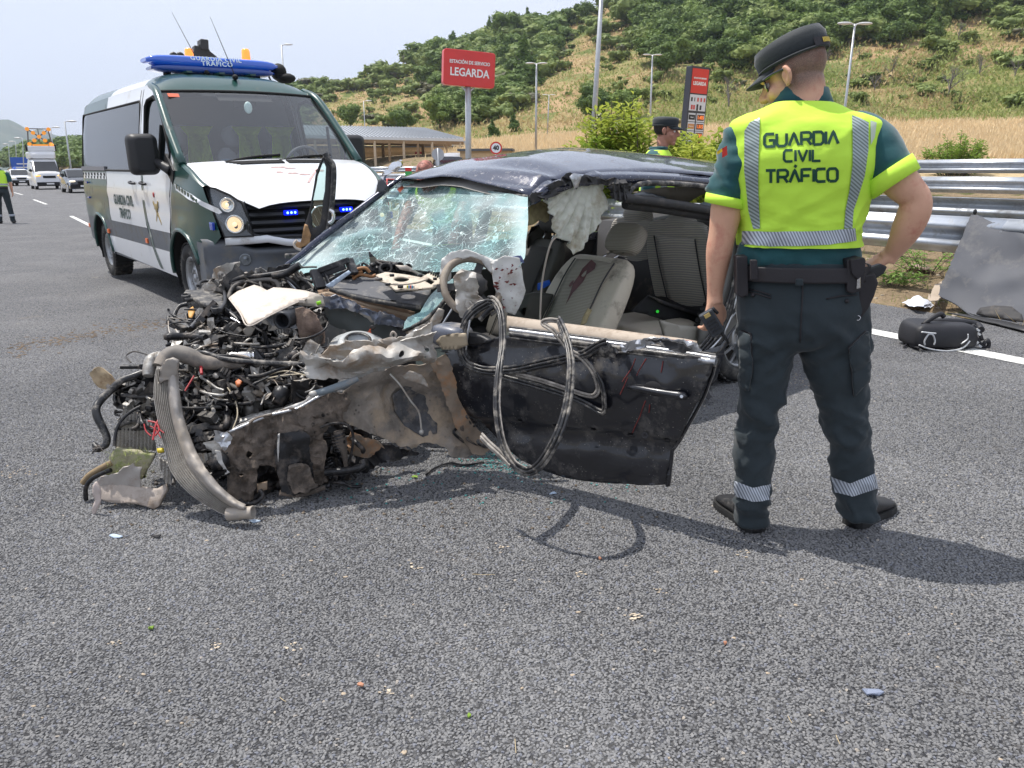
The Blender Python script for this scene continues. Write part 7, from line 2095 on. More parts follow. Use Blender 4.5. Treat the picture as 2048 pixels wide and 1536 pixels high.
VF = thing('vent_housing','broken black air vent housing standing at the lower edge of the windscreen','air vent',Z(665,555,.80))
b = MB()
for a,c_,w in (((629,540),(642,577),.055),((640,541),(697,520),.03),((697,519),(709,548),.045),((645,550),(690,533),.018),((700,540),(660,562),.02),((650,545),(662,572),.02)):
 b.bar(ony(*a,4.15),ony(*c_,4.10),w,.03)
b.build('frame',mat('vent_black',(.02,.02,.024),.45,dirt=((.2,.19,.18),.25,15)),VF,world=True,bevel=.004)
ps('white_duct_strip',[(652,570),(660,566),(698,541),(703,546),(672,570),(662,578)],lambda x,y: ony(x,y,4.02),mat('pale_blue_plastic',(1,1,1)),VF,6,.004,thick=.01)
ps('crazed_liner',[(648,556),(662,545),(674,552),(668,562),(652,564)],lambda x,y: ony(x,y,4.14),BARE,VF,5,.01,20)
for q in ([(704,552),(712,540),(730,536),(740,545)],[(706,558),(720,549),(742,553),(752,550)],[(700,548),(725,543)]):
 pt('brown_strap',[ony(x,y,4.12) for x,y in q],.009,mat('orange_brown_strap',(.28,.13,.05),.6),WR,6)
r4 = random.Random(31)
b = MB()
for k in range(40):
 x = r4.uniform(690,850); y = 548 - 14 * math.sin((x - 690) / 160 * 3.14) + r4.uniform(-6,8)
 p = ony(x,y,4.2)
 if k % 3: b.tube([p,p + V((r4.uniform(-.05,.05),r4.uniform(-.03,.03),r4.uniform(-.01,.03))),p + V((r4.uniform(-.09,.09),0,r4.uniform(-.03,.02)))],r4.uniform(.004,.014),6,3)
 else: b.ell(p,(r4.uniform(.01,.03),.02,r4.uniform(.01,.02)),8,6,k=.3)
b.build('dash_wreckage',OILY,WR,world=True,fix=False)
for (x,y,r_) in ((772,541,.038),(800,535,.022),(817,537,.018)):
 b = MB(); p = ony(x,y,4.15); b.lathe([(r_,-.03),(r_,.02),(r_ * .7,.025),(r_ * .6,.0)],p,(.1,-.6,.6),16); b.build('round_vent',DARK,WR,world=True)
ps('white_foam_edge',[(790,530),(812,531),(838,545),(860,553),(850,556),(822,543),(800,540)],lambda x,y: ony(x,y,4.12),BEIGE,WR,6,.006)
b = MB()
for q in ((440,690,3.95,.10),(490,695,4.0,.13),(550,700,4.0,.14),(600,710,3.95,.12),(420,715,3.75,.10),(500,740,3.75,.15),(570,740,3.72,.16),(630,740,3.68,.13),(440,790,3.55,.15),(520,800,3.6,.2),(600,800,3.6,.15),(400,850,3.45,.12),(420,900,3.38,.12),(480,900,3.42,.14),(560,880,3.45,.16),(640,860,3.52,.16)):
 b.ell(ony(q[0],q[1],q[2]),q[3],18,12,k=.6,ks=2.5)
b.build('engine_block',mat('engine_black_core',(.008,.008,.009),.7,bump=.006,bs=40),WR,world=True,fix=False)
def clutter(name,region,n,m,seed,rr=(.003,.009),dz=(-.10,.03),span=26,kinds=(4,5,2,4),big=1.0):
 r = random.Random(seed); b = MB(); xs = [p[0] for p in region]; ys = [p[1] for p in region]; k = 0
 while k < n:
  x,y = r.uniform(min(xs),max(xs)),r.uniform(min(ys),max(ys))
  if not inpoly(x,y,region): continue
  k += 1
  off = r.uniform(*dz); p = E(x,y,off); t_ = r.choices((0,1,2,3),kinds)[0]; z_ = big * (1 + 1.3 * r.random() ** 3)
  if t_ == 0:
   a = r.choice((0,.3,2.6,3.3,1.4)) + r.uniform(-.4,.4); P = [p]; cx,cy = x,y; w = r.uniform(-.45,.45)
   for j in range(3):
    a += w + r.uniform(-.2,.2); cx = min(max(xs) + 6,max(min(xs) - 8,cx + math.cos(a) * r.uniform(.5,1.1) * span * z_)); cy = min(max(ys) + 8,max(min(ys) - 6,cy + math.sin(a) * r.uniform(.5,1) * span * z_ * .7))
    P.append(E(cx,cy,off + r.uniform(-.03,.03)))
   q = r.uniform(*rr) * (1 + 1.2 * r.random() ** 3); b.tube(P,q,6,3)
   if r.random() < .4: b.lathe([(q * 1.3,-.012),(q * 1.5,0),(q * 1.3,.012)],P[1],P[2] - P[0],8)
  elif t_ == 1:
   M3 = Euler((r.gauss(0,.5),r.gauss(0,.6),r.gauss(0,.7))).to_matrix(); w = r.uniform(.02,.055) * z_
   b.box(p,(w,r.uniform(.02,.04),w * r.uniform(.25,.8)),M3,tp=r.uniform(.55,1),sh=(r.uniform(-.01,.01),0))
   for q in range(r.choice((0,1,3))): b.box(p + M3 @ V(((q - 1) * w * .3,-.02,w * .2)),(w * .18,.02,w * r.uniform(.3,.7)),M3)
  elif t_ == 2:
   a = V((r.uniform(-1,1),r.uniform(-1,0),r.uniform(-1,1))).normalized(); R0 = r.uniform(.009,.022) * z_
   b.lathe([(R0 * .6,-R0 * 1.5),(R0,-R0 * 1.2),(R0,R0 * .1),(R0 * .8,R0 * .2),(R0 * .8,R0 * .6),(R0 * .45,R0 * .65),(R0 * .4,R0 * .3),(.001,R0 * .3)],p,a,12)
  else:
   M3 = Euler((r.gauss(0,1),r.gauss(0,1),r.gauss(0,1))).to_matrix(); w = r.uniform(.02,.05) * z_; rows = []
   for i_ in range(4): rows.append([p + M3 @ (V(((i_ - 1.5) * w * .5,(j_ - 1) * w * .45,0)) + nvec((i_ * .9,j_ * .9,seed + k),1) * w * .35) for j_ in range(3)])
   b.grid(rows,smooth=False); b.grid([[q + V((0,.004,.003)) for q in r_] for r_ in rows],smooth=False)
 return tag(b.build(name,m,WR,world=True,fix=False),kind='stuff')
REG = [(395,625),(420,625),(470,650),(495,665),(520,655),(600,665),(640,700),(650,730),(600,745),(520,745),(400,730),(350,700),(345,680),(375,660)]
REG2 = [(350,730),(420,740),(520,742),(620,748),(625,790),(560,800),(450,790),(400,800),(360,780)]
REG3 = [(355,780),(440,780),(430,850),(440,900),(448,960),(420,950),(380,900),(365,850)]
LEFT = [(240,770),(300,745),(335,740),(330,800),(330,850),(290,850),(262,820),(240,800)]
DUSTB = mat('dusty_black_engine_plastic',(.045,.043,.042),.6,var=.4,vs=20,dirt=((.20,.175,.15),.45,18),bump=.001,bs=90)
for i_,(g_,n_) in enumerate(((REG,1.0),(REG2,.75),(REG3,.5),(LEFT,.45))):
 clutter('oily_engine_parts',g_,int(75 * n_),OILY,1 + i_,(.004,.009),(-.14,.03),big=1.3)
 clutter('dusty_engine_parts',g_,int(85 * n_),DUSTB,11 + i_,(.003,.009),(-.12,.045),kinds=(3,6,1.2,4),big=1.1)
 clutter('grey_engine_parts',g_,int(55 * n_),CAST,21 + i_,(.003,.006),(-.15,-.01),kinds=(3,5,1,3),big=.8)
 clutter('pale_engine_scraps',g_,int(48 * n_),BARE,31 + i_,(.0015,.004),(-.15,-.02),kinds=(5,2,1,4),big=.7)
 clutter('engine_wiring',g_,int(40 * n_),OILY,41 + i_,(.002,.0045),(-.14,.0),34,kinds=(1,0,0,0))
clutter('blue_grey_fittings',REG,22,mat('blue_grey_plastic',(.07,.085,.12),.35),8,(.004,.012),(-.03,.03),kinds=(1,2,3,1))
clutter('underside_parts',[(640,850),(700,850),(720,950),(650,965)],60,OILY,9,(.004,.010),(.05,.2))
clutter('underside_parts',[(450,870),(520,860),(560,900),(560,980),(470,990)],50,OILY,10,(.004,.012),(.1,.2))
b = MB()
for q in ((470,800,.05),(500,815,.06),(545,800,.055),(580,785,.045),(520,780,.04),(445,830,.04),(470,850,.05),(600,800,.03),(620,790,.022)):
 b.ell(E(q[0],q[1],.06),(q[2],q[2] * .8,q[2] * .85),16,12,k=.55,ks=4)
for q0,q1 in (((430,770),(440,860)),((490,770),(520,840)),((520,830),(600,815)),((560,770),(600,800)),((440,840),(500,850)),((500,845),(440,860))):
 b.bar(E(*q0,.03),E(*q1,.03),.016,.022)
b.build('gearbox',CAST,WR,world=True,fix=False)
ps('gearbox_bracket',[(494,770),(512,764),(535,772),(541,778),(520,786),(510,800),(496,792)],lambda x,y: E(x,y,-.02),CAST,WR,4,.004,thick=.02,holes=[rrect(502,771,511,783,1,1),rrect(515,773,524,781,1,1)])
for k,(x,y,r_) in enumerate(((450,865,.014),(462,838,.010),(505,800,.010),(450,790,.012),(590,812,.009))):
 b = MB(); b.lathe([(r_,-.01),(r_ * 1.1,0),(r_ * .6,.002),(r_ * .55,-.006)],E(x,y,-.02),(-.2,-1,.2),14); b.build('gearbox_bolt',CAST,WR,world=True)
ps('gearbox_edge_rib',[(478,848),(520,836),(560,828),(600,814),(612,806),(606,802),(560,816),(520,824),(480,838)],lambda x,y: E(x,y,-.06),CAST,WR,5,.008,14,thick=.01)
def hose(name,pts,rpx,m,off=0,n=12,par=WR,step=6,dd=None):
 P = [E(p[0],p[1],(p[2] if len(p) > 2 else 0) + off) for p in pts]
 R_ = rpx if isinstance(rpx,(list,tuple)) else [rpx] * len(P)
 return pt(name,P,[pxm(q,r) for q,r in zip(P,R_)],m,par,n,step)
hose('intercooler_pipe',[(320,735,-.25),(332,716,-.27),(352,707,-.27),(378,712,-.25),(405,724,-.2),(447,727,-.15),(490,728,-.1),(530,731,-.05)],[15,16,17,17,15,13,11,8],mat('dusty_rubber_pipe',(.16,.145,.13),.7,var=.2,vs=8,dirt=((.34,.29,.24),.42,7)))
hose('coolant_hose',[(385,705,-.2),(410,706,-.22),(440,716,-.2),(490,723,-.18),(560,727,-.15),(610,728,-.12),(660,731,-.1)],[3,5,5.5,6,5.5,5,4],SEALM)
hose('coolant_hose',[(400,708,-.18),(430,711,-.2),(470,712,-.18),(500,718,-.16)],3,OILY)
hose('silver_elbow',[(296,752,-.22),(298,738,-.24),(303,722,-.26),(315,715,-.27),(330,717,-.27)],[10,12,13,12,12],CAST)
for x in (316,320,324):
 b = MB(); p = E(x,716,-.27); b.lathe([(pxm(p,12.5),-.004),(pxm(p,13.5),0),(pxm(p,12.5),.004)],p,(1,.1,0),20); b.build('hose_clamp',CAST,WR,world=True)
hose('radiator_hose',[(292,742,-.18),(270,751,-.18),(242,762,-.18),(222,780,-.16),(200,802,-.15),(192,818,-.15),(196,836,-.13),(206,856,-.1),(214,876,-.08),(211,890,-.07),(200,896,-.07)],[6,7,7,7.5,8,8,8,7.5,7,7,6],SEALM)
hose('hose_end_clump',[(188,888,-.06),(196,897,-.06),(205,894,-.06)],[5,8,6],OILY)
for k in range(9):
 r5 = random.Random(70 + k); hose('hose_end_wire',[(196,894,-.07),(190 + r5.uniform(-6,12),900 + r5.uniform(-10,4),-.08),(184 + r5.uniform(0,24),902 + r5.uniform(-14,6),-.08)],1.4,OILY,n=5)
hose('rubber_loop',[(282,812,-.15),(258,826,-.15),(240,845,-.14),(231,868,-.13),(229,892,-.12)],3.2,OILY)
hose('rubber_loop',[(262,725,-.05),(252,712,-.05),(268,703,-.05),(290,708,-.05),(300,712,-.05)],1.5,OILY)
hose('exhaust_cylinder',[(465,713,-.1),(486,713,-.1),(512,713,-.08)],10.5,mat('bright_steel',(.62,.62,.62),.22,.95,dirt=((.2,.18,.16),.15,10)),n=24)
hose('exhaust_cylinder',[(512,713,-.08),(545,714,-.05)],9.5,OILY,n=20)
for x in (484,500,508):
 b = MB(); p = E(x,713,-.095); b.lathe([(pxm(p,10.5),-.004),(pxm(p,11.6),0),(pxm(p,10.5),.004)],p,(1,.15,0),24); b.build('hose_clamp',CHROME,WR,world=True)
hose('black_pipe',[(355,720,-.1),(370,740,-.08),(395,765,-.06),(420,790,-.04),(440,805,-.02)],[5,6,6,5,4],OILY)
hose('black_pipe',[(404,790,-.02),(400,820,-.02),(392,850,-.02),(400,870,.0)],[4,5,6,6],OILY)
hose('black_pipe',[(440,765,-.08),(455,757,-.08),(470,752,-.08)],5,SEALM)
hose('corrugated_pipe',[(448,622,-.06),(465,632,-.06),(480,645,-.06)],[8,8,7],OILY)
hose('grey_rod',[(382,655,-.1),(395,640,-.1),(408,625,-.1)],4,GREYB)
hose('grey_rod',[(462,636,-.12),(478,645,-.12),(480,648,-.12)],2.5,SILV)
for k,pts in enumerate(([(405,755),(430,778),(460,792),(490,790)],[(410,760),(440,795),(450,800),(480,796)],[(425,790),(450,800),(470,792),(500,782)],[(520,760),(560,752),(600,748)],[(530,752),(570,742),(615,752)],[(455,775),(470,800),(475,830),(465,860)])):
 hose('cream_wire',[(x,y,-.12) for x,y in pts],1.5,mat('cream_wire',(.42,.36,.26),.7),n=5)
for pts,r_ in (([(402,733),(403,748)],3.2),([(388,752),(374,775),(370,782)],1.8),([(296,842),(312,846),(318,860),(310,872)],2),([(288,848),(292,862),(302,872)],1.4),([(322,830),(312,850),(308,868),(306,880)],2.2),([(318,858),(328,866)],1.3),([(300,852),(310,858),(322,876)],1.2)):
 hose('red_wire',[(x,y,-.2) for x,y in pts],r_,mat('red_wire',(.36,.025,.03),.45),n=6)
ps('rusty_tab',[(384,776),(392,774),(410,781),(408,786),(392,783)],lambda x,y: E(x,y,-.1),mat('rusty_streaked_metal',(1,1,1)),WR,5,.003)
ps('orange_connector',[(472,764),(480,758),(486,762),(482,772),(474,774)],lambda x,y: E(x,y,-.12),mat('orange_plastic',(.55,.16,.05),.5),WR,5,.003,thick=.015)
ps('yellow_tape',[(314,898),(326,896),(327,904),(315,906)],lambda x,y: E(x,y,-.15),mat('yellow_plastic',(.55,.42,.02),.5),WR,5,.003,thick=.012)
ps('yellow_ring_bit',[(376,618),(386,612),(390,622),(384,636),(378,634)],lambda x,y: E(x,y,-.05),mat('orange_strap',(.55,.28,.06),.6),WR,5,.004)
hose('left_upper_hose',[(345,640,.1),(352,622,.1),(360,612,.1),(375,608,.1)],[5,4,4,5],OILY)
hose('left_upper_hose',[(372,630,.05),(376,645,.05),(386,655,.03)],3,OILY)
p = ony(566,641,3.60); b = MB(); a = V((-.15,-.92,-.02)).normalized(); r0 = pxm(p,17.5)
b.lathe([(r0 * .72,-.05),(r0 * .72,.0),(r0 * .80,.012),(r0,.014),(r0 * 1.08,.0),(r0 * .98,-.012),(r0 * 1.06,-.024),(r0 * .98,-.036),(r0 * 1.06,-.048),(r0 * .98,-.06),(r0 * 1.04,-.074),(r0 * .9,-.12),(r0 * .8,-.2)],p,a,36); b.build('air_intake_hose',mat('black_rubber_hose',(.025,.027,.032),.42),WR,world=True)
b = MB(); b.cyl(p - a * .052,p - a * .05,r0 * .72,n=24); b.build('hose_inside',DARK,WR,world=True)
ps('felt_insulation',[(590,621),(606,616),(628,626),(640,642),(650,662),(644,690),(654,700),(641,708),(630,697),(611,687),(598,668),(592,645)],lambda x,y: ony(x,y,3.66),FELT,WR,6,.014,9,thick=.010)
FIN = mat('crushed_fins',(.52,.49,.45),.6,.3,var=.2,vs=9,stripes=(0.001,(0,0,1),0,(.3,.28,.25)),dirt=((.15,.13,.11),.3,9))
TANK = mat('bent_alloy_tank',(.36,.33,.30),.5,.45,var=.15,vs=7,dirt=((.40,.34,.27),.42,6),bump=.0008,bs=40)
cl = [(334,722,3.16,16),(330,748,3.14,19),(330,790,3.10,22),(338,840,3.06,22),(352,890,3.02,24),(366,930,2.98,27),(392,965,2.94,25),(425,995,2.91,20),(458,1016,2.89,16),(486,1026,2.88,12)]
SP = spline(cl,9)
def heatx():
 fins,tank = MB(),MB(); fr,tr_ = [],[]
 for i,q in enumerate(SP):
  px,py,y,w = q
  j = min(i + 1,len(SP) - 1); k = max(i - 1,0)
  tx,ty = SP[j][0] - SP[k][0],SP[j][1] - SP[k][1]; L_ = math.hypot(tx,ty); nx_,ny_ = ty / L_,-tx / L_     # towards the right
  row = []
  N = 19
  for a in range(N):
   u = -1 + 2.1 * a / (N - 1) * .70
   rid = .0040 * (1 if a % 2 else -1) if i > 6 else 0
   dep = y - .012 * math.cos(u * 1.8) + rid - .05 * 0
   row.append(ony(px + nx_ * w * u,py + ny_ * w * u,dep))
  if 4 < i: fr.append(row)
  row = []
  for a in range(13):
   u = .42 + .85 * a / 12
   dep = y - .020 * math.sin(math.pi * a / 12) - .01 + .006 * fbm((px * .05,py * .05,a * .2),1,2)
   row.append(ony(px + nx_ * w * u,py + ny_ * w * u,dep))
  tr_.append(row)
 fins.grid(fr,smooth=False); tank.grid(tr_)
 h = fins.build('heat_exchanger',FIN,WR,world=True,thick=.003)
 tank.build('end_tank',TANK,h,world=True,thick=.012)
 cap = [ony(q[0] + dx,q[1],q[2] - .015) for q,dx in zip(SP[:8],(2,1,0,-1,-1,0,0,0))]
 ps('top_cap',[(322,735),(330,720),(345,716),(356,722),(356,745),(350,760),(330,762),(320,768)],lambda x,y: ony(x,y,3.11),TANK,h,6,.006,12,thick=.02)
 p = ony(484,1026,2.87); a = V((.9,-.1,.10)).normalized(); r_ = pxm(p,12)
 b = MB(); b.lathe([(r_ * 1.15,-.06),(r_ * 1.1,-.02),(r_ * 1.2,-.012),(r_,.0),(r_ * 1.05,.04),(r_ * 1.15,.046),(r_ * .85,.05),(r_ * .8,-.03)],p,a,24); b.build('outlet_pipe',TANK,h,world=True)
 b = MB(); b.cyl(p,p + a * .002,r_ * .82,n=20); b.build('outlet_inside',DARK,h,world=True)
heatx()
def fins(name,outline,y,par,nx=14,tilt=0):
 xs = [q[0] for q in outline]; ys = [q[1] for q in outline]; x0,x1 = min(xs),max(xs)
 return ps(name,outline,lambda x,yy: ony(x,yy,y),FIN,par,3.0,.004,8,thick=.004,smooth=False,bulge=lambda x,yy: V((0,.006 * math.sin((x + (yy - 850) * tilt) * 6.283 / 7.5),0)))
fins('crushed_radiator',[(250,815),(262,806),(280,828),(296,845),(306,868),(312,900),(232,896),(230,868),(238,838)],3.22,WR)
fins('crushed_radiator',[(392,905),(412,918),(436,950),(436,968),(410,962),(392,935)],3.08,WR,tilt=.5)
fins('crushed_radiator',[(318,915),(336,925),(345,965),(352,975),(332,965),(322,940)],3.06,WR)
for k in range(9):
 r6 = random.Random(90 + k); x = r6.uniform(395,440); y = r6.uniform(900,985)
 hose('bent_bracket',[(x,y,-.05),(x + r6.uniform(5,18),y + r6.uniform(-10,12),-.06),(x + r6.uniform(8,26),y + r6.uniform(0,26),-.06)],r6.uniform(2,4),[BARE,OILY,MUD][k % 3],n=6)
pt('bottom_pipe',[Fp(480,1000,.05),Fp(490,1008,.07),Fp(512,1004,.07),Fp(525,992,.05),Fp(520,980,.03)],.010,OILY,WR)
pt('bottom_pipe',[Fp(560,985,.03),Fp(600,990,.03),Fp(650,975,.02)],.012,MUD,WR)
ps('rusty_window',[(514,968),(534,962),(534,978),(514,985)],lambda x,y: Fp(x,y,-.02),mat('tan_felt_edge',(0,0,0)),WR,6,.004)
for q,m_,dd in (([(420,560),(428,540),(446,528),(480,520),(478,532),(462,545),(455,560),(440,562),(432,572)],BARE,4.5),([(455,545),(478,530),(482,552),(470,570),(452,572)],DARKT,4.52),([(498,545),(520,534),(540,548),(524,556),(500,556)],mat('grey_felt',(.22,.21,.2),.95,bump=.003,bs=50),4.4),([(470,552),(500,546),(500,556),(476,562)],BEIGE,4.38),([(405,572),(420,560),(440,575),(430,590),(410,588)],BARE,4.3),([(540,545),(560,530),(580,528),(575,540),(555,555)],DARKT,4.35)):
 ps('far_wing_scrap',q,lambda x,y: ony(x,y,dd),m_,WR,5,.012,14,thick=.006)
for q,r_,m_ in (([(432,584),(460,566),(500,562),(530,558),(548,560),(556,568),(558,576)],.013,HOSEM),([(440,578),(480,556),(520,552),(560,546),(590,538)],.014,OILY),([(560,548),(580,560),(600,578)],.012,OILY),([(545,552),(570,548),(600,530)],.02,OILY),([(576,560),(596,585)],.01,SILV),([(420,592),(450,580),(470,572)],.018,OILY),([(500,570),(530,572),(550,580)],.014,OILY),([(600,590),(640,600),(660,615)],.02,OILY)):
 pt('far_side_pipe',[ony(x,y,4.2) for x,y in q],r_,m_,WR)
clutter('far_side_wreckage',[(430,560),(500,545),(580,540),(610,560),(640,590),(560,572),(500,566),(440,590)],70,DUSTB,15,(.004,.010),(.12,.3))
clutter('far_side_wreckage',[(590,590),(650,590),(655,640),(600,640)],30,OILY,16,(.004,.012),(.05,.2))
fd_o = ps('far_door_frame',[(649,308),(657,318),(666,334),(665,382),(660,430),(655,462),(640,470),(628,485),(618,492),(604,496),(606,470),(612,444),(618,423),(633,351),(641,325)],lambda x,y: ony(x,y,5.0),DARKT,WR,8,.004,thick=.03,holes=[[(647,318),(653,334),(650,382),(641,450),(624,458),(621,425),(635,352)]])
ps('far_door_glass',[(647,317),(654,333),(651,382),(641,451),(624,459),(620,424),(634,352)],lambda x,y: ony(x,y,5.0),glass_mat('side_glass',(.62,.80,.76),.12),fd_o,9,thick=0)
pt('far_door_seal',[ony(x,y,4.97) for x,y in ((650,307),(658,320),(667,335),(666,382),(661,430),(656,464))],.018,SEALM,fd_o)
ps('scorched_trim',[(609,448),(616,450),(622,470),(618,488),(604,494),(600,500),(590,492),(588,482),(600,486)],lambda x,y: ony(x,y,4.95),mat('scorched_wood_trim',(.35,.20,.09),.6,var=.4,vs=20),fd_o,5,.008,12)
pt('white_cable_loop',[ony(x,y,4.9) for x,y in ((594,480),(588,488),(592,496),(602,500))],.008,BEIGE,fd_o)
pt('far_door_grip',[ony(x,y,4.93) for x,y in ((659,420),(666,426),(666,440),(658,446))],.012,CHROME,fd_o)
fm = ps('far_door_mirror',[(765,356),(770,344),(783,328),(798,320),(803,322),(802,334),(792,344),(775,352),(768,362)],lambda x,y: ony(x,y,5.0),CHROME,WR,6,.012,10,thick=.03)
ps('mirror_shell',[(754,372),(757,360),(764,356),(770,366),(776,376),(764,384),(757,384)],lambda x,y: ony(x,y,5.0),GREYB,fm,6,.006,thick=.05)
TP = thing('trim_panel','pale beige interior trim panel lying across the crushed engine','trim panel',Z(540,620,.72))
ps('panel',[(458,596),(475,584),(509,570),(522,574),(535,582),(548,576),(580,578),(610,582),(636,588),(610,597),(585,608),(540,630),(497,651),(480,625)],lambda x,y: ony(x,y,3.92 - (y - 570) * .0058),BEIGE,TP,8,.004,5,thick=.005)
ps('turned_edge',[(636,588),(646,592),(651,611),(640,614),(610,612),(586,608),(612,598)],lambda x,y: ony(x,y,3.76 - (y - 590) * .001),mat('beige_underside',(.30,.27,.23),.7),TP,6,.003,thick=.006)
ps('corner_tab',[(497,651),(486,659),(494,677),(502,672),(511,657)],lambda x,y: ony(x,y,3.58),mat('beige_underside',(1,1,1)),TP,5,.003,thick=.006)
ps('lime_sticker',[(632,604),(641,601),(643,607),(635,611)],lambda x,y: ony(x,y,3.735),mat('lime_sticker',(.30,.75,.02),.5),TP,5)
pt('panel_edge',[ony(x,y,3.91 - (y - 570) * .0058) for x,y in ((458,597),(480,626),(497,652),(540,631),(585,609),(612,598),(637,589))],.0035,BEIGE,TP,6)
for x,y in ((604,602),(550,626)):
 b = MB(); b.box(ony(x,y,3.72),(.025,.015,.012)); b.build('clip',BEIGE,TP,world=True)
BB = thing('plastic_bracket','dusty black moulded plastic bracket at the left end of the engine','bracket',Z(410,600,.72))
ps('moulding',[(366,594),(372,584),(392,584),(396,572),(412,563),(428,562),(444,574),(448,590),(446,604),(454,612),(444,622),(424,620),(408,608),(385,600),(370,602)],lambda x,y: Z(x,y,.74),mat('dusty_black_plastic',(.03,.03,.032),.6,dirt=((.26,.24,.21),.45,25),bump=.001,bs=80),BB,6,.006,8,thick=.022)
for q in ([(396,572),(402,564),(420,562),(428,570),(440,572)],[(428,562),(446,578),(450,604),(440,620)]):
 pt('raised_rim',[Z(x,y,.765) for x,y in q],.009,BLACKP(),BB)
for x,y,r_ in ((432,617,.022),(372,592,.022)):
 b = MB(); b.lathe([(r_,-.02),(r_ * 1.1,.006),(r_ * .8,.01),(r_ * .75,-.01)],Z(x,y,.76),(0,-.2,1),18); b.build('socket',BLACKP(),BB,world=True)
BMB = thing('bumper_beam','torn pale bumper beam lying at the front left corner of the wreck','bumper beam',Z(250,1010,0))
ps('beam',[(196,972),(240,970),(278,974),(318,976),(334,968),(338,980),(322,1010),(312,1016),(280,1010),(240,1004),(205,1000),(195,992)],lambda x,y: ony(x,y,3.04 + (1016 - y) * .001),mat('scraped_beam',(.42,.36,.31),.65,var=.2,vs=8,bump=.002,bs=40,dirt=((.22,.17,.13),.35,9)),BMB,6,.008,9,thick=.02)
ps('upright_plate',[(195,968),(206,955),(238,945),(246,935),(268,927),(272,932),(287,937),(282,955),(279,974),(240,980),(198,978)],lambda x,y: ony(x,y,3.08),mat('scraped_plate',(.38,.35,.32),.6,.2,var=.15,dirt=((.3,.22,.18),.3,10)),BMB,6,.012,9,thick=.006)
ps('torn_shard',[(184,972),(194,962),(202,975),(203,1000),(196,1018),(189,1033),(185,1018),(191,1000),(185,985)],lambda x,y: ony(x,y,3.0),mat('pink_white_plastic',(.52,.44,.40),.6,var=.2),BMB,5,.010,12,thick=.005)
pt('black_hose_scrap',[ony(x,y,3.12) for x,y in ((172,1000),(172,975),(184,958),(206,946),(222,940))],.010,OILY,BMB)
pt('frayed_strip',[ony(x,y,3.15) for x,y in ((166,966),(180,950),(205,935),(225,925))],.014,mat('straw_strip',(.26,.19,.11),.95,bump=.005,bs=60),BMB)
GF = thing('foam_block','square of foam caked with green grass in front of the wreck','foam block',Z(262,960,0))
ps('block',[(232,896),(262,899),(310,907),(302,930),(288,955),(260,962),(210,945),(218,925)],lambda x,y: ony(x,y,3.16),mat('grass_caked_foam',(.42,.39,.27),.95,var=.3,vs=30,dirt=((.20,.27,.06),.36,30),bump=.005,bs=60),GF,6,.006,10,thick=.03)
bl = [ony(230 + rq.uniform(-15,70),900 + rq.uniform(0,55),3.12) for k in range(90)]
blades_o = blades('grass_bits',[tuple(p) for p in bl],.018,.003,LM_GRASS,1.2,2,.01); blades_o.data.transform(Matrix.Translation(-GF.location)); blades_o.parent = GF
TPp = thing('dirty_plate','dirty ochre plastic plate sticking out left of the hoses','plate',ony(208,762,3.35))
ps('plate',[(181,745),(196,736),(212,742),(228,760),(240,778),(232,790),(216,782),(196,772),(182,756)],lambda x,y: ony(x,y,3.32),mat('ochre_plate',(.42,.32,.20),.7,var=.3,vs=12,dirt=((.2,.12,.06),.35,14)),TPp,5,.012,9,thick=.006)
pt('plate_stem',[ony(x,y,3.32) for x,y in ((214,770),(235,785),(252,798),(268,806))],[.010,.016,.018,.014],BARE,TPp)
r7 = random.Random(77)
def shard(x,y,w,h,m,lb,nm='debris_shard',cat='debris',grp=None,flat=True):
 p = Z(x,y,.006); t = MB(); n = 7
 pts = [(p.x + w * math.cos(6.283 * k / n) * r7.uniform(.6,1),p.y + h * math.sin(6.283 * k / n) * r7.uniform(.6,1),r7.uniform(.002,.012)) for k in range(n)]
 t.prism(pts,(0,0,.004)); o = t.build(nm,m,None)
 tag(o,lb,cat,grp)
BLUEP = mat('blue_grey_plastic',(1,1,1)); PALEB = mat('pale_blue_plastic',(1,1,1)); LEAFG = mat('fallen_leaf',(.22,.35,.04),.6); RL = mat('fallen_petal',(.42,.20,.12),.8)
shard(1745,1385,.035,.018,mat('translucent_shard',(.22,.25,.33),.2),'grey blue plastic shard lying alone at the lower right')
shard(232,1073,.03,.012,PALEB,'pale shard in the shadow left of the bent radiator')
shard(510,1043,.03,.008,PALEB,'thin pale sliver beside the bent pipe end')
shard(312,1073,.022,.012,DARKT,'small black scrap in the shadow of the bumper beam')
shard(303,1256,.014,.012,LEAFG,'small green leaf on the asphalt at lower left','leaf','leaf')
shard(938,1431,.008,.008,LEAFG,'tiny green leaf scrap near the bottom centre','leaf','leaf')
shard(722,1372,.011,.008,RL,'crumpled orange petal on the asphalt left of centre','petal','petal')
shard(1450,1287,.008,.006,RL,'small orange petal on the asphalt right of centre','petal','petal')
shard(1200,1118,.009,.006,RL,'orange scrap at the edge of the loop shaped shadow','petal','petal')
shard(830,955,.02,.010,LEAFG,'green leaf in the shade under the car front','leaf','leaf')
shard(1105,838 + 150,.02,.010,PALEB,'pale scrap on the road under the hanging door seal')
b = MB()
for k in range(300):      # brown skid of oil and earth on the left
 q = r7.random(); x = 20 + 350 * q + r7.gauss(0,5); y = 702 - 62 * q ** .8 + r7.gauss(0,7)
 p = Z(x,y,0); s = r7.uniform(.004,.014); b.ell((p.x,p.y,.001),(s * 1.6,s,.003),6,4,k=.6)
tag(b.build('earth_trail',mat('earth_trail',(.17,.125,.085),.95,var=.4,vs=12),fix=False),kind='stuff')
b = MB()
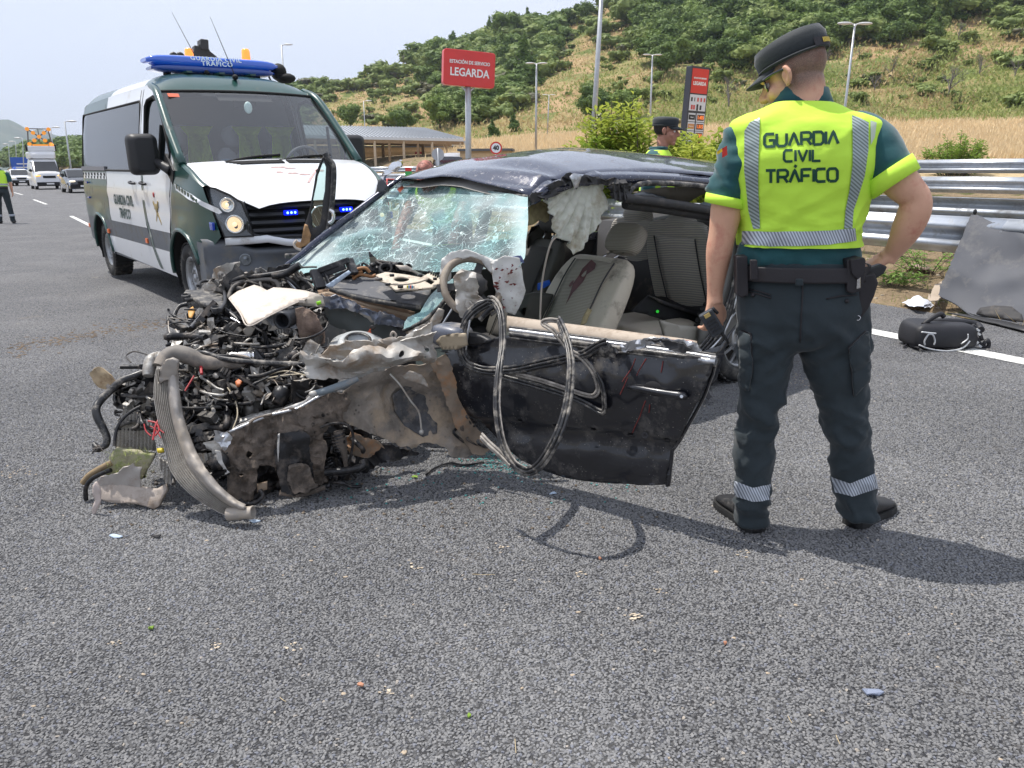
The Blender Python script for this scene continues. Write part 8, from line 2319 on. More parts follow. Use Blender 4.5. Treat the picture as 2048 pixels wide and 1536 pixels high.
for k in range(11):
 x,y = r7.uniform(20,2030),r7.uniform(1090,1520)
 for j in range(9):
  p = Z(x + r7.gauss(0,9),y + r7.gauss(0,4),0); s = r7.uniform(.0015,.005); b.ell((p.x,p.y,.0035),(s * 1.5,s,.0015),6,4,k=.6)
tag(b.build('pale_grit',mat('pale_grit',(.50,.42,.32),.95,var=.3,vs=30),fix=False),kind='stuff')
b = MB()
for q in ((944,1148,990,1149),(1672,1470,1680,1488),(1030,1478,1032,1506),(1576,1432,1584,1446),(560,1395,572,1403)):
 b.tube([Z(q[0],q[1],.006),Z((q[0] + q[2]) / 2,(q[1] + q[3]) / 2 + 1,.009),Z(q[2],q[3],.006)],.0011,5,3)
tag(b.build('straw_bits',mat('straw_bit',(.45,.36,.22),.9),fix=False),kind='stuff')
SP_ = mat('sand_spot',(.42,.34,.25),.95)
b = MB()
for k in range(90):
 x,y = r7.uniform(0,2048),r7.uniform(940,1530)
 if k < 30: x,y = r7.gauss(1600,16),r7.gauss(762,8)
 elif k < 50: x,y = r7.gauss(40,18),r7.gauss(944,6)
 p = Z(x,y,.0); s = r7.uniform(.003,.010)
 b.ell((p.x,p.y,.001),(s,s * r7.uniform(.5,1),.003),6,4,k=.6)
tag(b.build('sand_grains',SP_,fix=False),kind='stuff')
b = MB()
for k in range(330):
 x,y = r7.gauss(1005,34),r7.gauss(926,12)
 if k > 230: x,y = r7.uniform(640,1340),r7.uniform(900,1010)
 p = Z(x,y,0); s = r7.uniform(.002,.005)
 b.box((p.x,p.y,.004),(s * 2,s * 2,s),Matrix.Rotation(r7.random() * 3,3,'Z'))
tag(b.build('glass_crumbs',mat('turquoise_glass_crumb',(.10,.30,.29),.1,spec=.9),fix=False),kind='stuff')
b = MB()
for k in range(260):
 x,y = r7.uniform(180,1350),r7.uniform(880,1060); p = Z(x,y,0); s = r7.uniform(.002,.009)
 b.ell((p.x,p.y,.003),(s,s,s * .6),6,4,k=.6)
tag(b.build('dirt_crumbs',mat('dirt_crumb',(.15,.12,.09),.95,var=.4,vs=20),fix=False),kind='stuff')
t = tag(pt('loose_cable',[Z(x,y,.01) for x,y in ((852,950),(870,936),(900,926),(930,930),(968,924))],.005,OILY,None),'black cable end lying on the road beneath the front wheel arch','cable')
# ================================================================ AT THE GUARDRAIL
GP = thing('dented_panel','large dented grey body panel leaning against the guardrail','car panel',Z(2000,650,0))
def gplace(x,y):      # leans from the road up to the rail
 q = (650 - y) / 222
 return ony(x,y,6.95 + q * .75 + (2048 - x) * .0030 + .05 * math.sin(x * .02) * q)
GPM = mat('scratched_grey_silver_paint',(.078,.083,.098),.6,0,spec=.3,var=.1,vs=3,dirt=((.19,.185,.18),.25,4),bump=.0006,bs=12)
ps('panel',[(1878,590),(1884,572),(1902,530),(1922,480),(1940,440),(1946,428),(1960,428),(1978,440),(2010,452),(2048,464),(2110,480),(2190,505),(2230,560),(2230,660),(2120,655),(2048,648),(1990,636),(1955,632),(1935,625),(1910,606)],gplace,GPM,GP,9,.02,1.6,thick=.004,bulge=lambda x,y: V((0,-.05 * math.exp(-((x - 2010) / 45) ** 2 - ((y - 560) / 22) ** 2) + .04 * math.exp(-((x - 1985) / 25) ** 2 - ((y - 530) / 30) ** 2),0)))
ps('dark_cutout',[(1948,626),(1956,614),(1985,610),(2020,612),(2040,628),(2044,642),(2000,636),(1968,632)],lambda x,y: gplace(x,y) - V((0,.03,0)),DARKT,GP,8,.004)
pt('panel_lower_edge',[gplace(x,y) - V((0,.02,0)) for x,y in ((1878,592),(1910,608),(1935,627),(1955,634),(2000,640),(2048,650),(2120,657))],.008,GPM,GP)
ps('underseal_strip',[(1895,626),(1935,630),(2048,652),(2130,665),(2130,672),(2048,662),(1960,640)],lambda x,y: Z(x,y,.02),BLACKP(),GP,12,.006,thick=.01)
b = MB(); b.ell(gplace(1950,424),(.02,.015,.03),10,8); b.build('hinge_stub',BLACKP(),GP,world=True)
BG = thing('shoulder_bag','black holdall with silver reflective straps lying on the white road line','bag',Z(1895,700,0))
def Bq(px,py,o=0.0): return ony(px,py,5.95 + o)
b = MB(); rows = []
bc = Z(1890,700,0)
for z,k,dy in ((.0,.92,0),(.02,1.0,0),(.08,1.02,0),(.14,.99,.01),(.175,.95,.02),(.19,.80,.03),(.195,.35,.04)):
 rows.append([(bc.x + x * .245 * k + .03 * z + .012 * fbm((x * 3,z * 14,y * 2),1),bc.y + .14 + y * .16 * k + dy,z + .006 + .010 * fbm((x * 4,y * 4,z * 9),1)) for x,y in rrect(-1,-1,1,1,.28,5)])
b.rings(rows); BGM = mat('black_bag_nylon',(.014,.014,.018),.55,var=.2,bump=.0015,bs=90)
b.build('bag_body',BGM,BG,world=True,sub=1)
REFL = mat('silver_reflective_tape',(.62,.63,.64),.35,.3)
b = MB(); b.tube([Bq(1842,655,.05),Bq(1865,645,.08),Bq(1900,643,.08),Bq(1950,648,.1),Bq(1962,660,.0)],.028,10,5); b.build('top_roll',BGM,BG,world=True)
for q,r_,m_ in (([(1838,690),(1860,698),(1895,702),(1925,696),(1940,682)],.006,REFL),([(1838,698),(1862,706),(1900,708),(1930,700)],.007,SEALM),([(1843,664),(1860,666),(1872,667)],.006,REFL),([(1850,690),(1849,682),(1856,670),(1860,668),(1866,670),(1870,682),(1868,690)],.007,REFL),([(1868,650),(1890,651),(1905,653)],.006,REFL),([(1922,688),(1935,678),(1936,668)],.005,REFL)):
 b = MB(); b.tube([Bq(x,y,-.13 if y > 660 else -.04) for x,y in q],r_,6,4,flat=1); b.build('reflective_strip' if m_ is REFL else 'base_piping',m_,BG,world=True)
for q in ([(1936,655),(1950,672),(1962,690),(1970,694)],[(1945,650),(1958,664),(1964,680)],[(1965,690),(1975,680),(1978,690),(1972,698)]):
 b = MB(); b.tube([Bq(x,y,-.02) for x,y in q],.016,6,4); b.build('shoulder_strap',BGM,BG,world=True)
for x,y in ((1948,676),(1954,684),(1960,692),(1956,660),(1958,668)):
 b = MB(); b.box(Bq(x,y,-.05),(.03,.008,.016),Matrix.Rotation(.6,3,'Y')); b.build('strap_mark',REFL,BG,world=True)
b = MB(); b.tube([Z(1808,694,.015),Z(1815,688,.02),Z(1824,692,.02),Z(1838,696,.03)],.008,6,4); b.build('loose_strap',BGM,BG,world=True)
b = MB(); b.tube([Bq(1846,650,0),Bq(1858,640,.0),Bq(1880,628,.02),Bq(1888,634,.02)],.02,8,4); b.build('grab_handle',BGM,BG,world=True)
for k,(q,lb) in enumerate((([(1806,604),(1832,590),(1858,600),(1862,606),(1840,612),(1820,612)],'crumpled white paper sheet at the edge of the verge'),([(1835,606),(1862,602),(1866,612),(1848,615)],'pale blue paper slip under the white sheet'))):
 o = ps('paper_sheet',q,lambda x,y: Z(x,y,.05 + .03 * math.sin(x * .1) - .02 * k),mat('paper_blue_white',(.66,.70,.80),.8),None,6,.012,9,thick=.001)
 tag(o,lb,'paper')
o = ps('rubber_scrap',[(1808,535),(1825,527),(1850,530),(1870,540),(1845,540),(1822,536)],lambda x,y: Z(x,y,.17),FELT,None,6,.01,thick=.01); tag(o,'curled brown rubber scrap among the weeds on the verge','debris')
o = ps('cloth_scrap',[(1856,600),(1868,575),(1884,560),(1888,590),(1876,602)],lambda x,y: Z(x,y,.12),mat('tan_cloth',(.38,.31,.24),.9),None,6,.03,9,thick=.01); tag(o,'tan rag lying against the foot of the grey panel','cloth')
# ================================================================ PEOPLE
SKIN = mat('skin',(.66,.37,.25),.48,var=.07,vs=10,bump=.0006,bs=150,spec=.4,dirt=((.56,.24,.17),.30,11))
def add_stubble(m):
 N,L = m.node_tree.nodes,m.node_tree.links; p = N['Principled BSDF']; src = p.inputs['Base Color'].links[0].from_socket
 a = N.new('ShaderNodeAttribute'); a.attribute_name = 'hair'; t = N.new('ShaderNodeTexCoord'); n = N.new('ShaderNodeTexNoise'); n.inputs['Scale'].default_value = 350; L.new(t.outputs['Object'],n.inputs['Vector'])
 r = N.new('ShaderNodeMapRange'); r.inputs['From Min'].default_value = .35; r.inputs['From Max'].default_value = .65; r.inputs['To Min'].default_value = .75; r.inputs['To Max'].default_value = 1.0; L.new(n.outputs['Fac'],r.inputs['Value'])
 q = N.new('ShaderNodeMath'); q.operation = 'MULTIPLY'; L.new(a.outputs['Fac'],q.inputs[0]); L.new(r.outputs[0],q.inputs[1])
 x = N.new('ShaderNodeMixRGB'); x.inputs[2].default_value = (.10,.075,.062,1); L.new(q.outputs[0],x.inputs[0]); L.new(src,x.inputs[1]); L.new(x.outputs[0],p.inputs['Base Color'])
add_stubble(SKIN)
HAIR = mat('short_dark_hair',(.022,.016,.013),.8,var=.3,vs=40,bump=.002,bs=160)
SHIRT = mat('teal_green_polo',(.008,.075,.085),.85,var=.12,vs=8,bump=.0012,bs=30,sheen=.3)
TROUS = mat('dark_green_trousers',(.019,.029,.035),.85,var=.15,vs=5,bump=.0022,bs=18,sheen=.12)
HIVIS = mat('bright_yellow_vest',(.58,.90,.07),.75,var=.04,vs=5,bump=.0015,bs=18)
REFS = mat('striped_reflective_tape',(.40,.47,.47),.45,.2,stripes=(105,(.55,0,.83),.0,(.16,.20,.19)))
REFW = mat('striped_reflective_tape_light',(.56,.60,.66),.4,.2,stripes=(110,(.9,0,.44),.0,(.20,.22,.26)))
BELT = mat('duty_belt_black',(.018,.015,.018),.6,bump=.0008,bs=120)
BOOT = mat('boot_black',(.016,.016,.018),.5,bump=.0006,bs=90,dirt=((.14,.13,.12),.2,12))
VTXT = mat('vest_letters_green',(.004,.06,.035),.6)
class Body:
 """sections measured on the photo in a plane through the person, given real depth"""
 def __init__(s,base,yaw):
  s.b = V(base); s.f = V((math.sin(yaw),math.cos(yaw),0)); s.r = V((math.cos(yaw),-math.sin(yaw),0))
 def P(s,px,py,d=0.0): return onplane(px,py,s.b + s.f * d,s.f)
 def m(s,px): return px * cz(s.b + V((0,0,1.0))) / F_PX
 def loft(s,secs,n=28,ex=.8,caps=True,ext=0.0,dof=0.0):
  """secs: (px, py, half width px, half depth m, depth offset m)"""
  S = spline([q if len(q) == 5 else (*q,0) for q in secs],4); rings = []
  for (x,y,w,d,o) in S:
   c = s.P(x,y,o + dof); hw = s.m(w) + ext; hd = d + ext
   rings.append([c + s.r * math.copysign(abs(math.cos(a)) ** ex,math.cos(a)) * hw + s.f * math.copysign(abs(math.sin(a)) ** ex,math.sin(a)) * hd for a in [2 * math.pi * k / n for k in range(n)]])
  b = MB(); b.rings(rings,caps=caps); return b
def wrinkle(me,amp,sc,z0=None,zs=None):
 me.update()
 nr = [v.normal.copy() for v in me.vertices]
 for v,vn in zip(me.vertices,nr):
  p = v.co; a = amp if zs is None else amp * zs(p)
  v.co = p + vn * a * (noise.noise(V((p.x * sc,p.y * sc,p.z * sc * 1.9))) + .5 * noise.noise(V((p.x * sc * 2.3,p.y * sc * 2.3,p.z * sc * 4.1 + 5))))
 me.update(); return me
def folds(me,amp,zone_,k=(7,7,13),tilt=.6,seed=0):
 nr = [v.normal.copy() for v in me.vertices]
 for v,n_ in zip(me.vertices,nr):
  p = v.co; w = zone_(p)
  if w <= 0: continue
  q = V((p.x * k[0],p.y * k[1],(p.z + tilt * p.x) * k[2] + seed)); a = (1 - min(1,abs(noise.noise(q)) * 3.2)) ** 1.5
  v.co = p + n_ * (a - .35) * amp * w
 me.update(); return me
def merge(*bs):
 b = MB()
 for q in bs: b.add(q.v,q.f,0,True)
 return b
def tree_of(me): return BVHTree.FromPolygons([v.co[:] for v in me.vertices],[p.vertices[:] for p in me.polygons])
def on_body(T,off):
 def f(px,py):
  h = T.ray_cast(CAM,ray(px,py).normalized(),60)
  if h[0] is None: return None
  n = h[1] if h[1].dot(ray(px,py)) < 0 else -h[1]
  return h[0] + n * off
 return f
def patch(name,outline,T,m,par,off=.004,step=8,thick=.0):
 g = on_body(T,off); last = [None]
 def f(x,y):
  p = g(x,y)
  if p is None: p = last[0] or V((0,0,0))
  last[0] = p; return p
 return sheet(outline,f,step).build(name,m,par,world=True,thick=thick)
def hand(wrist,palm_dir,side,nrm,L_=.19,curl=(.5,.6,.6,.7),thumb=(.6,.5),fat=1.0):
 """palm and five separate fingers; side = towards the thumb, nrm = back of the hand"""
 b = MB(); w = V(wrist); u = V(palm_dir).normalized(); s = V(side); s = (s - u * s.dot(u)).normalized(); n = u.cross(s)
 if n.dot(V(nrm)) < 0: n = -n
 rings = []
 for q,hw,hd in ((-.12,.027,.021),(0,.030,.020),(.18,.036,.018),(.38,.042,.017),(.50,.041,.014)):
  rings.append([w + u * L_ * q + s * math.copysign(abs(math.cos(a)) ** .8,math.cos(a)) * hw * fat + n * math.sin(a) * hd * fat for a in [6.283 * k / 16 for k in range(16)]])
 b.rings(rings)
 for i,(o,ln,rr) in enumerate(((.030,.40,.0088),(.010,.45,.0092),(-.010,.42,.0088),(-.029,.33,.0078))):
  p = w + u * L_ * .40 + s * o * fat; d = u * 1.0 + s * o * 2; d.normalize(); P = [p]; c = curl[i]
  for k,f_ in enumerate((.28,.42,.30,.22)):
   if k: d = (d * math.cos(c * .9) - n * math.sin(c * .9)).normalized()
   P.append(P[-1] + d * L_ * ln * f_)
  b.tube(P,[rr * fat * 1.1,rr * fat * 1.1,rr * fat,rr * fat * .93,rr * fat * .7],8,4)
 p = w + u * L_ * .10 + s * .024 * fat; d = (s * math.cos(thumb[0]) + u * math.sin(thumb[0]) - n * .25).normalized(); P = [p]
 for k,f_ in enumerate((.20,.17,.14)):
  if k: d = (d * math.cos(thumb[1]) + (u * .6 - n * .5).normalized() * math.sin(thumb[1])).normalized()
  P.append(P[-1] + d * L_ * f_)
 b.tube(P,[.015 * fat,.0125 * fat,.0115 * fat,.008 * fat],8,4)
 return b
def head(c,fwd,up,h=.235,k=1.0):
 """skull with brow, nose, lips, chin and ears; c = centre of the head, fwd = where the face looks"""
 up = V(up).normalized(); f = V(fwd); f = (f - up * f.dot(up)).normalized(); r = f.cross(up)
 c = V(c); b = MB()
 def Q(x,y,z): return c + r * x * k + f * y * k + up * z * k
 M3 = Matrix((r,f,up)).transposed()
 b.ell(Q(0,-.012,.035),(.077 * k,.100 * k,.088 * k),24,18,rot=M3)
 b.ell(Q(0,.022,-.035),(.064 * k,.074 * k,.082 * k),20,16,rot=M3)
 b.ell(Q(0,.068,-.095),(.030 * k,.026 * k,.022 * k),14,10,rot=M3)
 for s in (-1,1):
  b.ell(Q(.042 * s,.055,-.03),(.024 * k,.026 * k,.026 * k),12,10,rot=M3)
  b.ell(Q(.032 * s,.082,.018),(.026 * k,.014 * k,.009 * k),12,8,rot=M3)
  b.tube([Q(.077 * s,.002,.022),Q(.089 * s,-.010,.020),Q(.092 * s,-.018,.0),Q(.086 * s,-.008,-.022),Q(.078 * s,.004,-.030)],[.007 * k,.008 * k,.008 * k,.008 * k,.007 * k],8,4)
  b.ell(Q(.080 * s,-.002,-.004),(.008 * k,.015 * k,.026 * k),10,8,rot=M3)
 b.tube([Q(0,.088,.018),Q(0,.104,-.008),Q(0,.116,-.026),Q(0,.100,-.036)],[.008 * k,.010 * k,.014 * k,.009 * k],10,4)
 for s in (-1,1): b.ell(Q(.011 * s,.098,-.032),(.009 * k,.011 * k,.008 * k),8,6,rot=M3)
 b.tube([Q(-.024,.080,-.058),Q(0,.093,-.055),Q(.024,.080,-.058)],[.004 * k,.0075 * k,.004 * k],8,4)
 b.tube([Q(-.020,.079,-.069),Q(0,.092,-.069),Q(.020,.079,-.069)],[.004 * k,.008 * k,.004 * k],8,4)
 return b,Q,M3
def eyes(Q,M3,par,k=1.0):
 for s in (-1,1):
  b = MB(); b.ell(Q(.031 * s,.076,.003),.0125 * k,12,10); e = b.build('eye',mat('eye_white',(.7,.66,.62),.2),par,world=True)
  b = MB(); b.ell(Q(.031 * s,.0868,.003),.0048 * k,10,8); b.build('iris',mat('iris_brown',(.05,.025,.015),.2),e,world=True)
def cap(Q,M3,m,par,k=1.0,drop=.0,peak=True,tilt=0.0):
 b = MB(); rings = []
 for z,x,y,oy in ((.040,.086,.110,-.012),(.062,.089,.114,-.012),(.090,.091,.117,-.010),(.112,.084,.108,-.008),(.120,.058,.078,-.006),(.122,.01,.012,-.005)):
  rings.append([Q(x * math.cos(a),oy + y * math.sin(a),z + tilt * (math.sin(a) * .03)) for a in [6.283 * i / 28 for i in range(28)]])
 b.rings(rings); c_ = b.build('cap',m,par,world=True)
 b = MB(); b.tube([Q(.088 * math.cos(a),-.012 + .112 * math.sin(a),.046) for a in [6.283 * i / 28 for i in range(28)]],.004,6,1,closed=True,raw=True); b.build('cap_seam',m,c_,world=True)
 if peak:
  b = MB(); rows = []
  for q in (0,.35,.7,1):
   rows.append([Q(.080 * math.sin(a) * (1 - .12 * q),.094 * math.cos(a) + .068 * q * math.cos(a) ** .7 - .005,.045 - .022 * q - .010 * (math.sin(a) ** 2)) for a in np.linspace(-1.25,1.25,15)])
  b.grid(rows); b.build('cap_peak',m,c_,world=True,thick=.005)
 return c_
def main_officer():
 B = Body((1.15,2.79,0),R(6)); base = V((1.17,2.78,0))
 T = thing('person','traffic officer seen from behind in a yellow GUARDIA CIVIL TRÁFICO vest, hand on hip','person',base)
 pel = B.loft([(1602,520,116,.115),(1602,555,120,.125),(1603,600,128,.14),(1604,640,131,.145),(1606,672,128,.135),(1606,690,112,.10)],ex=.85)
 lL = B.loft([(1545,600,62,.115),(1535,650,62,.125),(1530,700,59,.115),(1527,750,51,.10),(1522,800,45,.09),(1515,850,43,.085),(1509,900,41,.078),(1506,950,39,.075),(1503,1000,38,.080),(1501,1025,38,.082),(1501,1047,38,.080)],24,.95)
 lR = B.loft([(1660,600,66,.115),(1664,650,72,.125),(1668,700,69,.115),(1674,750,61,.10),(1682,800,53,.09),(1690,850,46,.085),(1698,900,44,.078),(1706,950,45,.075),(1713,1000,42,.080),(1715,1015,41,.084),(1715,1031,40,.082)],24,.95)
 me = remesh(merge(pel,lL,lR).mesh(),.011,3)
 def am(p): return .55 + .9 * math.exp(-((p.z - .42) / .12) ** 2) + .9 * math.exp(-((p.z - .80) / .07) ** 2) + 1.0 * math.exp(-((p.z - .08) / .06) ** 2)
 wrinkle(me,.0095,8,zs=am)
 nr = [v.normal.copy() for v in me.vertices]
 for v,n_ in zip(me.vertices,nr):
  p = v.co
  v.co = p + n_ * (.006 * math.sin((p.z * 46 + p.x * 38)) * math.exp(-((p.z - .47) / .10) ** 2) + .005 * math.sin(p.z * 70 - p.x * 50) * math.exp(-((p.z - .74) / .06) ** 2))
 bump_ = lambda z,c_,w: math.exp(-((z - c_) / w) ** 2)
 folds(me,.012,lambda p: bump_(p.z,.46,.13) + bump_(p.z,.80,.09) * .9 + bump_(p.z,.13,.09) * 1.1)
 folds(me,.007,lambda p: bump_(p.z,.62,.2) + bump_(p.z,.3,.15),(10,10,9),-1.1,4)
 tt = tree_of(me)
 tr_ = link('trousers',me,TROUS,T,True)
 for o in ([(1471,962),(1505,975),(1539,968),(1536,1000),(1505,1003),(1468,990)],[(1664,952),(1700,966),(1735,952),(1752,944),(1754,976),(1705,992),(1672,984)]):
  patch('reflective_band',o,tt,REFW,tr_,.005,5)
 for o in ([(1484,660),(1502,668),(1506,745),(1500,782),(1486,772)],[(1697,694),(1730,662),(1734,700),(1732,760),(1705,790)]):
  patch('cargo_pocket',o,tt,TROUS,tr_,.012,6,thick=.01)
 for q in ([(1606,545),(1604,600),(1602,640),(1600,684)],[(1494,577),(1520,583),(1542,590)],[(1494,583),(1520,589),(1542,596)],[(1652,598),(1680,592),(1712,590)],[(1697,694),(1730,662)],[(1697,694),(1702,740),(1706,790)],[(1484,660),(1503,667),(1506,745)]):
  P = [on_body(tt,.003)(x,y) for x,y in resamp(q,12,False)]; P = [p for p in P if p]
  b = MB(); b.tube(P,.0028,5,1,raw=True); b.build('trouser_seam',BELT,tr_,world=True)
 for x,y in ((1507,590),(1693,602)):
  p = on_body(tt,.003)(x,y); b = MB(); b.ell(p,.008,8,6); b.build('pocket_button',BELT,tr_,world=True)
 tor = [(1606,196,46,.065,.0),(1606,214,62,.075,.0),(1607,232,100,.09,-.005),(1610,252,122,.105,-.01),(1611,285,126,.125,-.012),(1609,330,124,.135,-.012),(1605,380,120,.132,0),(1600,430,114,.125,.01),(1598,470,112,.12,.012),(1599,505,115,.12,.01),(1601,530,117,.118,.008)]
 trunk = B.loft(tor,ex=.82)
 def arm(name_pts):
  b = MB(); b.tube([B.P(x,y,d) for x,y,d,r_ in name_pts],[B.m(r_) for *_,r_ in name_pts],20,5); return b
 slL = arm([(1520,262,0,42),(1492,290,.0,44),(1474,330,.0,42),(1462,370,.0,40),(1453,405,.0,38)])
 slR = arm([(1695,262,0,42),(1728,275,-.01,46),(1752,300,-.03,46),(1773,330,-.05,44),(1786,357,-.06,43)])
 me = remesh(merge(trunk,slL,slR).mesh(),.0095,3)
 wrinkle(me,.009,8,zs=lambda p: .6 + 1.3 * math.exp(-((p.z - 1.02) / .05) ** 2) + (1.1 if abs((p - B.b).dot(B.r)) > .23 else 0))
 folds(me,.010,lambda p: math.exp(-((p.z - 1.03) / .05) ** 2) + (.9 if abs((p - B.b).dot(B.r)) > .25 else 0),(8,8,14),.9)
 sh = link('shirt',me,SHIRT,T,True); st_ = tree_of(me)
 b = MB(); b.grid([[p + V((0,0,.0)) for p in [B.P(1606 + 52 * math.cos(a) * (1 + (k_ - 1) * .8),yy,.005) + B.f * (.070 * k_) * math.sin(a) for a in np.linspace(0,6.283,24)]] for yy,k_ in ((176,.92),(190,1.02),(212,1.22))]); b.build('collar',SHIRT,sh,world=True,thick=.006)
 def cuff(a,c,ra,rc,nm='sleeve_band'):
  b = MB(); A,C_ = B.P(*a),B.P(*c)
  b.tube([A,A.lerp(C_,.5),C_],[B.m(ra),B.m((ra + rc) / 2 + .5),B.m(rc)],24,2,raw=True); b.build(nm,HIVIS,sh,world=True)
 cuff((1455,393,.0),(1450,412,.0),42.5,41); cuff((1774,341,-.052),(1793,368,-.066),50,47)
 patch('flag_badge',[(1458,298),(1468,292),(1469,310),(1459,316)],st_,mat('flag_red',(.55,.03,.02),.6),sh,.003,4)
 patch('flag_badge',[(1458,304),(1468,298),(1469,304),(1459,310)],st_,mat('flag_yellow',(.75,.5,.02),.6),sh,.005,4)
 vt = [(1606,206,52,.072,.0),(1607,222,88,.088,-.004),(1609,236,124,.10,-.008),(1612,252,137,.115,-.01),(1611,285,131,.135,-.012),(1607,330,127,.145,-.012),(1604,380,121,.142,0),(1599,430,114,.134,.01),(1597,460,112,.13,.012),(1597,490,113,.13,.012)]
 me = B.loft(vt,48,.80,caps=False,ext=.010).mesh()
 sb = MB()
 o = bpy.data.objects.new('t',me); col.objects.link(o); m_ = o.modifiers.new('s','SUBSURF'); m_.levels = 2; bake(o); me = o.data; bpy.data.objects.remove(o)
 wrinkle(me,.0085,5.5); wrinkle(me,.0022,22,zs=lambda p: 1 if p.z < 1.25 else .3)
 nr = [v.normal.copy() for v in me.vertices]
 for v,vn in zip(me.vertices,nr):
  p = v.co; u = (p - B.b).dot(B.r)
  v.co = p + vn * .003 * math.sin(u * 55 + (p.z - 1.2) * 22) * sst(1.34,1.12,p.z)
 me.update(); folds(me,.008,lambda p: sst(1.36,1.18,p.z) + .4,(5,5,6),-.9,2)
 vtree = tree_of(me); ve = link('vest',me,HIVIS,T,True)
 me.polygons.foreach_set('use_smooth',[True] * len(me.polygons))
 patch('reflective_strip',[(1490,262),(1500,246),(1520,236),(1518,300),(1517,360),(1519,420),(1521,457),(1508,458),(1498,420),(1490,340)],vtree,REFS,ve,.004,7)
 patch('reflective_strip',[(1703,232),(1720,238),(1736,246),(1735,300),(1728,350),(1716,390),(1706,420),(1704,456),(1688,457),(1690,420),(1698,380),(1704,330),(1704,280)],vtree,REFS,ve,.004,7)
 patch('waist_band',[(1486,462),(1540,463),(1600,463),(1660,461),(1709,456),(1711,481),(1660,489),(1600,492),(1540,492),(1485,489)],vtree,REFW,ve,.004,8)
 patch('shoulder_patch',[(1740,242),(1752,246),(1748,275),(1740,290)],vtree,mat('pale_piping',(.55,.62,.5),.5),ve,.003,6)
 def stroke_text(word,x0,y0,h,adv,rise):
  W = .78 * h; G = {
   'G': [[(1,1),(.2,1),(0,.8),(0,.2),(.2,0),(1,0),(1,.5),(.45,.5)]],'U': [[(0,1),(0,.2),(.2,0),(.8,0),(1,.2),(1,1)]],'A': [[(0,0),(.5,1),(1,0)]],
   'R': [[(0,0),(0,1),(.8,1),(1,.85),(1,.6),(.8,.45),(.0,.45)],[(.6,.45),(1,0)]],'D': [[(0,0),(0,1),(.75,1),(1,.8),(1,.2),(.75,0),(0,0)]],'I': [[(0,0),(0,1)]],
   'C': [[(1,1),(.2,1),(0,.8),(0,.2),(.2,0),(1,0)]],'V': [[(0,1),(.5,0),(1,1)]],'L': [[(0,1),(0,0),(.9,0)]],'T': [[(0,1),(1,1)],[(.5,1),(.5,0)]],
   'F': [[(1,1),(0,1),(0,0)],[(0,.5),(.8,.5)]],'O': [[(.2,0),(0,.2),(0,.8),(.2,1),(.8,1),(1,.8),(1,.2),(.8,0),(.2,0)]],'Á': [[(0,0),(.5,1),(1,0)],[(.5,1.18),(.65,1.38)]]}
  b = MB(); x = x0; g = on_body(vtree,.0022); hw = h * .115
  for ch in word:
   w = W if ch != 'I' else 0
   for st2 in G[ch]:
    pts = [(x + px_ * w,y0 - py_ * h + rise * (x + px_ * w - x0)) for px_,py_ in st2]; q = resamp(pts,3.5,False); L2,R2 = [],[]
    for i in range(len(q)):
     a = q[max(0,i - 1)]; c_ = q[min(len(q) - 1,i + 1)]; dx,dy = c_[0] - a[0],c_[1] - a[1]; l = math.hypot(dx,dy) or 1
     ex_ = 0
     L2.append(g(q[i][0] - dy / l * hw,q[i][1] + dx / l * hw)); R2.append(g(q[i][0] + dy / l * hw,q[i][1] - dx / l * hw))
    for i in range(len(q) - 1):
     if None in (L2[i],R2[i],L2[i + 1],R2[i + 1]): continue
     b.add([L2[i],L2[i + 1],R2[i + 1],R2[i]],[(0,1,2,3)])
   x += w + adv * h
  b.build('lettering',VTXT,ve,world=True)
 stroke_text('GUARDIA',1529,294,25,.20,-.045); stroke_text('CIVIL',1568,323,22,.26,-.02); stroke_text('TRÁFICO',1532,366,25,.17,-.03)
 aL = arm([(1458,370,.0,30),(1453,420,.0,31),(1445,465,.005,27),(1438,505,.01,26),(1433,550,.015,20),(1430,585,.02,16),(1430,605,.02,17)])
 aR = arm([(1765,322,-.04,34),(1790,352,-.06,34),(1812,376,-.075,31),(1832,396,-.085,26),(1830,420,-.08,29),(1815,455,-.06,28),(1797,488,-.03,21),(1784,506,-.01,17),(1774,516,.0,19)])
 wl = B.P(1430,606,.02); wr = B.P(1776,512,.0)
 hL = hand(wl,B.P(1424,680,.03) - wl,-B.r * -.8 + B.f * .4,-B.r * .6 - B.f * .7,.17,(1.0,1.05,1.1,1.1),(.9,.6),1.08)
 hR = hand(wr,B.P(1728,540,.02) - wr,V((0,0,1)) * .3 + B.f * .8 + B.r * .2,-B.f * .5 + V((0,0,.7)),.175,(.55,.6,.7,.75),(.5,.5),1.05)
 hc = B.P(1588,153,.02); fw = (-B.r * .80 + B.f * .52 + V((0,0,-.42))).normalized(); upv = (V((-.05,0,1)) + fw * .32).normalized()
 hb,Q,M3 = head(hc,fw,upv,k=1.06)
 nk = MB(); nk.tube([B.P(1607,215,.0),B.P(1606,188,.0),B.P(1604,165,.005),B.P(1600,140,.01)],[B.m(46),B.m(41),B.m(40),B.m(36)],24,3)
 me = remesh(merge(aL,aR,hL,hR,hb,nk).mesh(),.0046,3)
 body = link('body',me,SKIN,T,True); off = -org(T); hv = []
 for v in me.vertices:
  c_ = v.co - off; l = M3.transposed() @ (c_ - hc)
  g_ = sst(-.105,-.035,l.z + .18 * l.y) * sst(.045,.015,l.y - .3 * (l.z - .02)) if c_.z > 1.45 else 0
  if l.y > .0: g_ *= sst(.06,.03,l.y)
  if abs(l.x) > .084 and l.y > -.045: g_ = 0
  g_ = max(g_,.45 * sst(.0,.05,l.y) * sst(-.03,-.06,l.z)) if c_.z > 1.5 and l.length < .2 else g_
  hv.append(g_ * .92)
